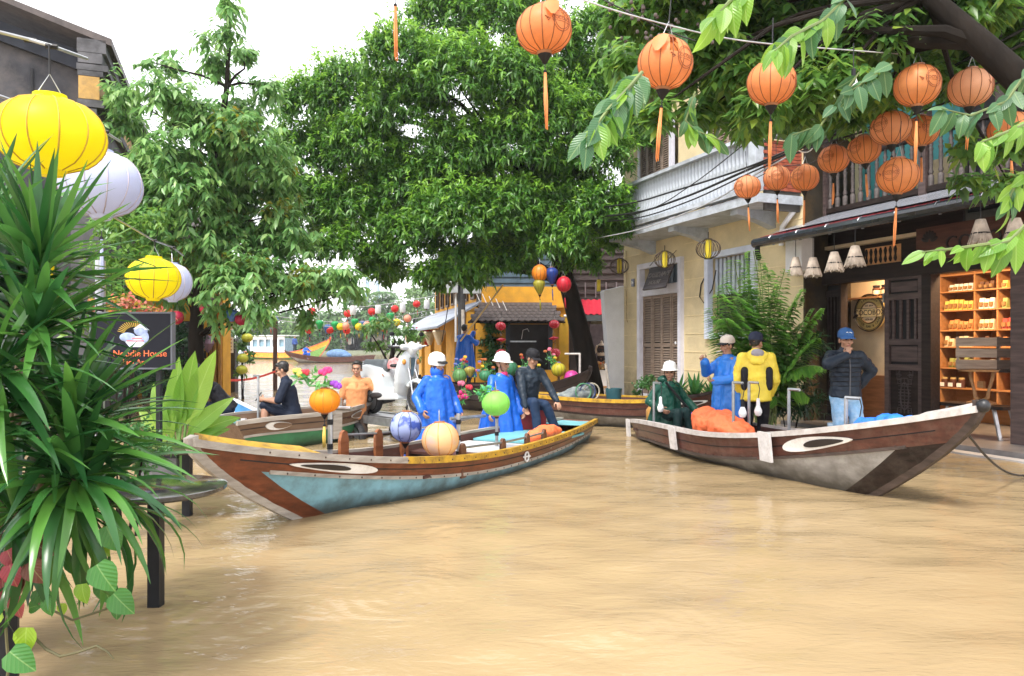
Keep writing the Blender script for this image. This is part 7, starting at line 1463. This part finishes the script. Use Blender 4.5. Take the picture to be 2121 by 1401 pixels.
for (x, y, w, d, tl, em, lab, te) in ol:
    P = at(x, y, d); lantern(P, w/2/F*d, lab, random.choice(ORS), 'orange shop lanterns', tassel=tl, tm=ORT, emblem=em, tear=te, topz=P.z+.55)
YLL = mat('yellow_silk', (.88, .8, .004), .5, .04, 4, trans=.5); WHL = mat('white_silk', (.56, .61, .8), .5, .05, 4, trans=.35)
YR = mat('rib_ochre', (.45, .28, .02), .6); WR_ = mat('rib_mauve', (.42, .38, .45), .6)
lantern(at(105, 280, 4.43), .3, 'big yellow lantern above the dracaena', YLL, None, .74, 12, .5, topz=at(105, 95, 4.43).z, cup=False, ribm=YR)
lantern(at(210, 383, 6.0), .305, 'big white lantern behind the big yellow one', WHL, None, .8, 12, .5, topz=at(210, 270, 6).z, cup=False, ribm=WR_)
lantern(at(318, 577, 8.86), .3, 'yellow lantern with tassel over the noodle sign', YLL, None, .82, 12, .42, topz=at(318, 500, 8.86).z, cup=False, ribm=YR)
lantern(at(357, 585, 9.7), .24, 'white lantern half behind the yellow one over the noodle sign', WHL, None, .95, 12, .36, topz=at(357, 510, 9.7).z, cup=False, ribm=WR_)
def boom(pts, r, label):
    P = [at(*q) for q in pts]; t = thing('lantern_boom', label, 'pole', P[0]); MB().tube([q-P[0] for q in P], r, 8).build('tube', STEEL, t)
    for q in P[1:-1]: MB().tube([q-P[0]-V((.03, 0, 0)), q-P[0]+V((.03, .02, 0))], r*1.4, 7).build('cable_tie', BLACK, t)
boom([(-60, 52, 4.2), (60, 82, 4.42), (105, 95, 4.43), (180, 122, 5.0)], .011, 'upper steel boom across the soot stained house'); boom([(-60, 178, 4.6), (30, 210, 5), (215, 272, 6.0), (250, 294, 6.6)], .011, 'second steel boom carrying the white lantern'); boom([(235, 450, 8), (318, 498, 8.86), (357, 512, 9.7), (380, 530, 10)], .011, 'third steel boom over the noodle sign'); boom([(208, 540, 6.9), (208, 640, 6.9), (205, 1010, 6.9)], .045, 'pale upright post beside the noodle sign')
# boat lanterns
lantern(at(673, 830, 6.65), .135, 'plain orange lantern on the foremost pole of the blue bottomed sampan', mat('plain_orange_silk', (.88, .36, .02), .5, .06, trans=.4), None, .85, 10, .2, tm=mat('gold_tassel', (.7, .5, .1)), topz=POLE1.z, ribm=mat('rib_amber', (.6, .22, .02)))
TDB = mat('blue_tie_dye_silk', (.42, .5, .8), .5, 0, 9, col2=(.05, .1, .42), contrast=(.5, .62), trans=.3); TDC = mat('cream_tie_dye_silk', (.8, .55, .28), .5, 0, 5, col2=(.6, .45, .5), contrast=(.5, .75), trans=.35)
lantern(at(841, 884, 8.3), .18, 'blue tie dyed lantern hung over the middle of the sampan', TDB, None, .98, 8, .12, tm=mat('blue_tassel', (.02, .08, .4)), topz=at(841, 845, 8.3).z, ribm=BLACK)
lantern(at(912, 911, 7.75), .19, 'cream tie dyed lantern tied to the middle pole', TDC, None, .98, 8, .05, tail=False, topz=POLE2.z, ribm=mat('rib_amber', (.6, .22, .02)))
lantern(at(1027, 836, 9.4), .175, 'lime green lantern with feathery greenery on the after pole', mat('lime_silk', (.32, .75, .14), .5, .05, trans=.4), None, .85, 10, .1, tail=False, topz=POLE3.z, ribm=mat('rib_lime', (.25, .6, .12)))
A = at(841, 845, 8.3); t = thing('lantern_bracket', 'thin steel bracket holding the blue tie dyed lantern', 'bracket', A); MB().tube([V((0, 0, 0)), V((.0, .1, .02)), S1.W(.58, -NEAR1*.6, .5)-A], .01, 6).build('rod', DARKMETAL, t)
# hanging under the dark tree
for (x, y, w, c, shp, lab) in ((1118, 566, 33, (.75, .25, .02), 'round', 'orange silk lantern under the dark tree'), (1117, 594, 26, (.35, .32, .03), 'drop', 'olive teardrop lantern under the orange one'), (1143, 572, 28, (.01, .04, .25), 'drop', 'deep blue teardrop lantern against the leaning trunk'), (1168, 589, 31, (.55, .01, .03), 'round', 'red silk lantern against the leaning trunk')):
    P = at(x, y, 16.8); lantern(P, w/2/F*16.8, lab, mat(lab.replace(' ', '_')[:24], c, .45, .1, trans=.25), 'lanterns under the dark tree', 1.0 if shp == 'round' else 1.25, 12, .25, topz=P.z+.7, shape=shp, ribm=mat('rib_dark', (.05, .02, .02)))
# red lanterns flanking the corner shop door
RED = mat('red_print_silk', (.6, .02, .05), .5, 0, 14, col2=(.85, .4, .45), contrast=(.52, .7), trans=.3)
for i, (x, y, shp) in enumerate(((1037, 676, 'round'), (1038, 704, 'flat'), (1038, 733, 'round'), (1148, 672, 'round'), (1147, 701, 'flat'), (1150, 731, 'round'))):
    P = at(x, y, 23.6); lantern(P, .165, 'red printed lantern, %s of the string %s the corner shop door' % (['top round one', 'flat middle one', 'bottom round one'][i % 3], 'left of' if i < 3 else 'right of'), RED, 'red lanterns by the corner shop door', .8, 0, .1, tail=False, topz=P.z+.45, shape=shp)
# lanterns and flowers on the lantern boat
for (x, y, w, c, shp, lab) in ((952, 778, 30, (.12, .3, .1), 'round', 'mottled green lantern on the lantern boat'), (973, 770, 24, (.4, .35, .08), 'drop', 'olive drop lantern beside the mottled green one'), (1005, 778, 26, (.05, .25, .12), 'round', 'green lantern between the two poncho wearers'), (1056, 764, 34, (.04, .2, .1), 'round', 'dark green lantern behind the hard hat'), (1157, 766, 30, (.5, .45, .03), 'round', 'yellow green lantern behind the black cap'), (1184, 783, 32, (.6, .05, .3), 'round', 'magenta lantern lying in the lantern boat bow')):
    d = 16.9; lantern(at(x, y, d), w/2/F*d, lab, mat('m_'+lab.replace(' ', '_')[:20], c, .45, .2, 5, trans=.25), 'lanterns on the lantern boat', .9, 12, .1, tail=False, shape=shp, stand=.3, ribm=mat('rib_dark', (.05, .02, .02)))
# lantern strings over the river
CL = {'red': (.75, .05, .05), 'white': (.72, .74, .76), 'green': (.03, .4, .12), 'yellow': (.85, .68, .04), 'peach': (.85, .4, .28), 'blue': (.08, .2, .5), 'teal': (.04, .2, .22), 'crimson': (.4, .01, .05), 'mauve': (.28, .14, .25), 'orange': (.65, .2, .03)}
fl = [(646, 645, 'red'), (660, 632, 'white'), (720, 650, 'red'), (731, 643, 'white'), (770, 646, 'red'), (783, 641, 'white'), (818, 640, 'red'), (834, 638, 'white'), (863, 630, 'red'), (884, 631, 'white'), (560, 669, 'red'), (569, 666, 'blue'), (624, 667, 'green'), (631, 671, 'peach'), (642, 676, 'blue'), (640, 684, 'red'), (662, 673, 'green'), (678, 682, 'blue'), (683, 684, 'red'), (694, 675, 'green'), (705, 677, 'yellow'), (716, 676, 'peach'), (718, 685, 'red'), (735, 669, 'green'), (743, 677, 'yellow'), (751, 674, 'blue'), (760, 674, 'peach'), (760, 683, 'red'), (772, 666, 'green'), (783, 674, 'yellow'), (792, 669, 'blue'), (802, 668, 'peach'), (795, 680, 'red'), (808, 657, 'green'), (822, 668, 'yellow'), (844, 660, 'peach')]
for i, (x, y, c) in enumerate(fl):
    d = 30+(.4 if c in ('red', 'blue') else 0); P = at(x, y, d); lantern(P, .155, {'white': 'white cylinder lantern on the upper string over the river', 'red': 'red round lantern on the strings over the river', 'green': 'green teardrop lantern on the lower string over the river', 'blue': 'blue teardrop lantern on the lower string over the river', 'yellow': 'yellow round lantern on the lower string over the river', 'peach': 'peach round lantern on the lower string over the river'}[c], mat('string_%s_silk' % c, CL[c], .5, .08, trans=.35), '%s lanterns strung over the river' % c, {'white': 1.15, 'green': 1.2, 'blue': 1.2}.get(c, .9), 0, .2, shape={'white': 'cyl', 'green': 'drop', 'blue': 'drop'}.get(c, 'round'), topz=P.z+.3)
for i, (x, y, c) in enumerate(((488, 606, 'mauve'), (501, 616, 'orange'), (427, 640, 'crimson'), (458, 652, 'orange'), (480, 654, 'blue'), (500, 662, 'crimson'), (513, 644, 'teal'), (367, 658, 'crimson'), (440, 630, 'mauve'))):
    P = at(x, y, 14.2); lantern(P, .12, '%s silk lantern hanging low under the pale broadleaf tree%s' % (c, ['', ', upper one', ' by the trunk', ', lower one', '', ', outermost', '', ' by the noodle sign', ' by the trunk'][i]), mat('treelight_%s_silk' % c, CL[c], .5, .1, trans=.2), 'lanterns under the pale broadleaf tree', .95, 0, .12, tail=False, topz=P.z+.5, shape='drop' if c in ('teal', 'blue') else 'round')
# wire cage lanterns under the balcony
for i, (x, y, w, d) in enumerate(((1377, 538, 43, 16.9), (1467, 516, 50, 14.9), (1283, 552, 39, 19.0), (1240, 592, 30, 19.5))):
    P = at(x, y, d); Rr = w/2/F*d; t = thing('cage_lamp', ['wire cage lamp with yellow core beside the hanging sign', 'wire cage lamp with yellow core near the window', 'wire cage lamp with yellow core at the house corner', 'bare yellow cylinder lamp beyond the white buttress'][i], 'lamp', P, 0, 'wire cage lamps of the yellow house')
    MB().lathe([(0, -Rr*.8), (Rr*.26, -Rr*.8), (Rr*.26, Rr*.8), (0, Rr*.8)], 12).build('core', mat('yellow_paper', (.75, .6, .03), .5, .1, trans=.2), t, 40)
    if i < 3:
        cg = MB().tube([(Rr*math.cos(a), 0, Rr*.8*math.sin(a)) for a in np.linspace(-1.45, 1.45, 13)], .007, 4).mesh('cage_wire', mat('cage_brown', (.05, .03, .02), .5), 180)
        for k in range(18): put('cage_wire', cg, t, T((0, 0, 0), 2*math.pi*k/18))
    for s in (-1, 1): MB().lathe([(Rr*.2, s*Rr*.8), (Rr*.34, s*Rr*.8), (Rr*.3, s*Rr*.84)], 14).build('end_ring', BLACK, t)
    MB().tube([(0, 0, Rr*.8), (0, 0, 3.75-P.z if i != 3 else .6)], .01, 5).build('rod', CABLE, t)
# spare bulb in the leaves
t = thing('light_bulb', 'white bulb in black socket hanging among the overhead leaves', 'bulb', at(1768, 160, 6.6)); MB().lathe([(.0, -.09), (.03, -.08), (.034, -.05), (.02, 0), (0, 0)], 12).build('globe', GLS, t); MB().tube([(0, 0, 0), (0, 0, .07)], .02, 8).build('socket', BLACK, t); MB().tube([(0, 0, .07), (0, 0, .3)], .005, 4).build('cord', CABLE, t)
# ================================================================ cables
def cable(pts, r, label, m=CABLE, sm=6):
    P = [at(*q) for q in pts]; out = []
    for i in range(len(P)-1):
        p0, p1, p2, p3 = P[max(i-1, 0)], P[i], P[i+1], P[min(i+2, len(P)-1)]
        for k in range(sm): t = k/sm; out.append(.5*((2*p1)+(p2-p0)*t+(2*p0-5*p1+4*p2-p3)*t*t+(3*p1-p0-3*p2+p3)*t**3))
    out.append(P[-1]); e = thing('cable', label, 'cable', P[0]); MB().tube([q-P[0] for q in out], r, 5).build('strand', m, e, 180)
cable([(1120, 440, 20), (1285, 425, 16.3), (1400, 395, 14.6), (1540, 350, 12.2), (1660, 300, 10.6), (1800, 240, 9.2), (1990, 130, 8), (2200, 20, 7.5)], .018, 'thick black cable passing the white balcony, upper one')
cable([(1120, 452, 20), (1290, 445, 16.3), (1410, 412, 14.4), (1550, 352, 12.1), (1665, 305, 10.6), (1810, 245, 9.2), (2000, 150, 8), (2200, 50, 7.5)], .022, 'thickest black cable of the bundle passing the white balcony')
cable([(1150, 462, 20), (1300, 455, 16.2), (1420, 420, 14.3), (1555, 358, 12), (1670, 310, 10.5), (1830, 260, 9.1), (2020, 190, 8), (2200, 120, 7.5)], .014, 'thin black cable along the lower side of the balcony bundle')
cable([(1180, 470, 19), (1330, 440, 15.6), (1430, 385, 14), (1538, 302, 12.3)], .01, 'thin slack black cable rising to the balcony rail')
cable([(1200, 500, 18.5), (1330, 474, 15.6), (1470, 420, 13.6), (1560, 365, 12), (1640, 320, 10.8)], .012, 'pale grey cable swinging below the balcony', mat('pale_cable', (.4, .4, .42), .5))
cable([(1150, -20, 5.4), (1300, 30, 5.5), (1480, 75, 5.8), (1600, 92, 6.2), (1700, 100, 6.6), (1860, 112, 7)], .006, 'pale lantern line crossing under the overhead leaves', mat('pale_cable', (.4, .4, .42)))
cable([(1150, -60, 5.3), (1127, -2, 5.4), (1090, -60, 5.4)], .005, 'short wire holding the torn lantern farthest from the shop'); cable([(1250, 0, 5.5), (1378, 62, 5.6), (1440, 85, 5.7)], .005, 'thin dark wire above the second torn lantern')
cable([(1560, 372, 11.4), (1620, 345, 11.3), (1680, 338, 10.9), (1760, 285, 9.6), (1870, 230, 8.2)], .007, 'thin wire carrying the small orange lanterns'); cable([(1560, 190, 9), (1680, 130, 8.4), (1800, 90, 7.8), (1960, 60, 7.4), (2200, -10, 7)], .01, 'black cable through the overhead leaves')
for i, (y0, y1, y2) in enumerate(((625, 638, 612), (655, 668, 640), (662, 678, 652))): cable([(565, y0, 30), (700, y1, 30.2), (800, y1-8, 30.2), (905, y2, 30)], .012, ['upper lantern string over the river', 'middle lantern string over the river', 'lower lantern string over the river'][i], mat('pale_cable', (.4, .4, .42)))
cable([(880, 590, 26), (905, 600, 25), (950, 560, 23.6)], .012, 'black service wire from the orange wing to the utility pole'); cable([(700, 575, 40), (830, 572, 30), (950, 560, 23.6)], .015, 'service wire from the river bank to the utility pole')
t = thing('hanger_hoop', 'bare white wire hoop hanging from the cable bundle', 'hoop', at(1667, 297, 10.5)); MB().tube([(.13*math.cos(a), 0, .13*math.sin(a)) for a in np.linspace(0, 6.283, 20, endpoint=False)], .009, 5, closed=True).build('ring', WHITE, t)
t = thing('straw_lampshade', 'dark straw bell lampshade hanging beside the upstairs rails', 'lampshade', at(1692, 262, 11.5)); MB().lathe([(.17, 0), (.12, .14), (.07, .24), (.03, .27)], 20).build('woven_cone', mat('dark_straw', (.07, .05, .045), .8, .4, 9), t); MB().tube([(0, 0, .25), (0, 0, .7)], .008, 5).build('cord', CABLE, t)
# ================================================================ noodle sign
P = at(275, 706, 6.5); B = thing('noodle_sign', 'black noodle house sign with a bowl emblem and orange lettering', 'sign', P, R(0)); w_, h_ = .7, .48; xo = .0
MB().box((xo, 0, 0), (w_, .05, h_)).build('board', mat('glossy_black_board', (.008, .009, .016), .35, .1, spec=.2), B, 0)
frame_rect(MB(), xo-w_/2-.008, xo+w_/2+.008, -h_/2-.008, h_/2+.008, .014, -.002, .066).build('frame', mat('sign_frame', (.1, .11, .13), .3), B, 0)
OTX = mat('orange_lettering', (.75, .16, .05), .5, .03)
o = text_mb('Noodle', .078, .002, 'RIGHT').build('lettering', OTX, B, 0); o.location = (.085, -.03, -.113); o = text_mb('House', .078, .002, 'LEFT').build('lettering', OTX, B, 0); o.location = (.105, -.03, -.113); o = text_mb('Hoi An', .066, .002).build('lettering', OTX, B, 0); o.location = (.025, -.03, -.187)
BW = mat('emblem_pale_blue', (.6, .65, .8), .5, .05)
pts = [(-.105, .0), (.105, .0), (.085, -.055), (.05, -.095), (-.05, -.095), (-.085, -.055)]
MB().prism(pts, lambda u, v: (.04+u, -.032, .04+v), lambda u, v: (.04+u, -.024, .04+v)).build('emblem_bowl', BW, B, 0, True)
for k in range(2): MB().box((.04, -.034, .02-.022*k), (.17-.02*k, .004, .007)).build('emblem_stripe', mat('emblem_red', (.6, .1, .1)), B, 0)
b = MB()
for k in range(14): a = R(60+k*8); b.bar((.03+.09*math.cos(a), -.03, .05+.07*math.sin(a)), (.02+.14*math.cos(a), -.03, .05+.12*math.sin(a)), .006, .004)
b.build('emblem_noodles', mat('emblem_gold', (.6, .4, .06), .5), B, 0)
b = MB().ell((.085, -.03, .085), (.06, .008, .045), 16, 8).ell((-.03, -.03, .03), (.07, .008, .04), 14, 8).ell((.12, -.03, .03), (.035, .008, .05), 12, 8); b.build('emblem_topping', mat('emblem_mid_blue', (.3, .38, .6), .5, .3, 20), B)
b = MB().prism([(.02, .1), (.09, .15), (.16, .09)], lambda u, v: (u, -.036, v), lambda u, v: (u, -.03, v)); b.build('emblem_hat', BW, B, 0, True)
for s in (-.3, .22): MB().box((s, .02, -.55), (.04, .04, .66)).build('sign_leg', DARKMETAL, B, 0)
# ================================================================ tables
TOPM = mat('wet_dark_table_top', (.02, .021, .022), .1, .3, 3, coat=.3, grime=((.18, .14, .1), .6, 4))
for (px, d, z, r, lab) in ((323, 4.31, .685, .385, 'round black table with wet top nearest the dracaena'), (388, 6.6, .615, .42, 'round black table behind the other, beside the sampan prow')):
    t = thing('round_table', lab, 'table', (at(px, 0, d).x, d, -.55)); zz = z+.55
    MB().lathe([(0, zz-.03), (r-.01, zz-.03), (r, zz-.02), (r, zz), (r-.012, zz+.004), (0, zz+.004)], 48).build('table_top', TOPM, t, 40); MB().box((0, 0, (zz-.03)/2), (.068, .068, zz-.03)).build('pedestal', DARKMETAL, t, 0); MB().box((0, 0, .02), (.5, .5, .04)).build('base_plate', DARKMETAL, t, 0); MB().box((0, 0, zz-.04), (.3, .3, .015)).build('top_bracket', DARKMETAL, t, 0)
# ================================================================ artificial flowers
def flowers(label, P, spec, m_stem=None, leaf=True, R0=.05):
    t = thing('flower_bunch', label, 'flowers', P)
    for i, (dx, dy, dz, c, nm) in enumerate(spec):
        fm = mat('petal_'+nm, c, .6, .15, trans=.3); b = MB()
        for k in range(7): a = 2*math.pi*k/7; b.ell((dx+R0*.7*math.cos(a), dy+R0*.5*math.sin(a), dz+R0*.25*math.sin(a*2)), (R0*.55, R0*.35, R0*.6), 7, 5)
        b.ell((dx, dy-.01, dz+R0*.3), (R0*.6, R0*.5, R0*.6), 7, 5); b.build('flower_head', fm, t); MB().tube([(0, 0, 0), (dx*.5, dy*.5, dz*.6), (dx, dy, dz)], .006, 4).build('stalk', mat('flower_stalk', (.08, .25, .08), .6), t)
    if leaf:
        n_ = 50; B_ = np.array([[dx*.6, dy*.6, dz*.6] for dx, dy, dz, c, nm in spec])[rng.integers(0, len(spec), n_)]+rng.normal(size=(n_, 3))*.03
        leaf_cloud('leaves', B_, unit(n_), unit(n_), np.full(n_, .09), np.full(n_, .03), leafmat('fake_leaves', [(.06, .3, .08), (.12, .42, .1), (.2, .5, .2)], .4, .4), t, .1)
Q = V(POLE1)
flowers('artificial yellow, pink and purple flowers on the foremost lantern pole', at(640, 800, 6.6), [(-.07, 0, .1, (.8, .7, .15), 'lemon'), (-.11, .02, .13, (.8, .72, .2), 'lemon'), (.12, 0, .12, (.8, .06, .25), 'rose'), (.16, .02, .14, (.8, .05, .2), 'rose'), (.22, 0, .02, (.3, .06, .5), 'violet'), (-.03, 0, .12, (.7, .05, .08), 'scarlet'), (.25, 0, .0, (.35, .08, .55), 'violet')], R0=.035)
flowers('bunch of hot pink flowers on the pale platform between the ponchos', at(958, 835, 11.5), [(-.05, 0, .08, (.8, .05, .25), 'rose'), (.04, -.03, .1, (.8, .06, .3), 'rose'), (.0, .02, .16, (.75, .05, .25), 'rose'), (.1, 0, .24, (.6, .05, .1), 'scarlet'), (-.02, 0, .3, (.75, .2, .3), 'blush')])
flowers('tuft of feathery greenery tied beside the lime lantern', at(1005, 815, 9.4), [(-.08, 0, .0, (.1, .5, .25), 'mint'), (-.03, 0, .06, (.15, .6, .2), 'mint'), (.05, 0, .08, (.15, .55, .25), 'mint')], R0=.03)
for i, (x, y) in enumerate(((945, 752), (975, 752), (1085, 745), (1148, 738), (1010, 755), (1100, 755))):
    r_ = random.Random(i); P = at(x, y+30, 17.0); c_ = [((.7, .05, .08), 'scarlet'), ((.8, .6, .05), 'golden'), ((.6, .18, .05), 'rust'), ((.8, .3, .3), 'blush'), ((.15, .2, .5), 'cornflower')]
    flowers('spray of artificial flowers on the lantern boat, ' + ['beside the mottled green lantern', 'beside the olive drop lantern', 'behind the black cap', 'under the right hand red lantern string', 'behind the hard hat', 'in the middle of the doorway'][i], P, [(r_.uniform(-.22, .22), r_.uniform(-.1, .1), r_.uniform(.15, .5), *c_[r_.randrange(5)]) for k in range(7)], R0=.036)
# ================================================================ moist air: one even volume round the whole scene
m = bpy.data.materials.new('moist_air'); m.use_nodes = True; n = m.node_tree; n.nodes.remove(n.nodes['Principled BSDF'])
pv_ = n.nodes.new('ShaderNodeVolumePrincipled'); pv_.inputs['Density'].default_value = .0006; pv_.inputs['Color'].default_value = (.95, .97, 1, 1); pv_.inputs['Anisotropy'].default_value = .3
n.links.new(pv_.outputs[0], n.nodes['Material Output'].inputs['Volume'])
b = MB().box((0, 85, 9.4), (330, 190, 23.0)); tag(b.build('haze', m, None, 0), kind='stuff')
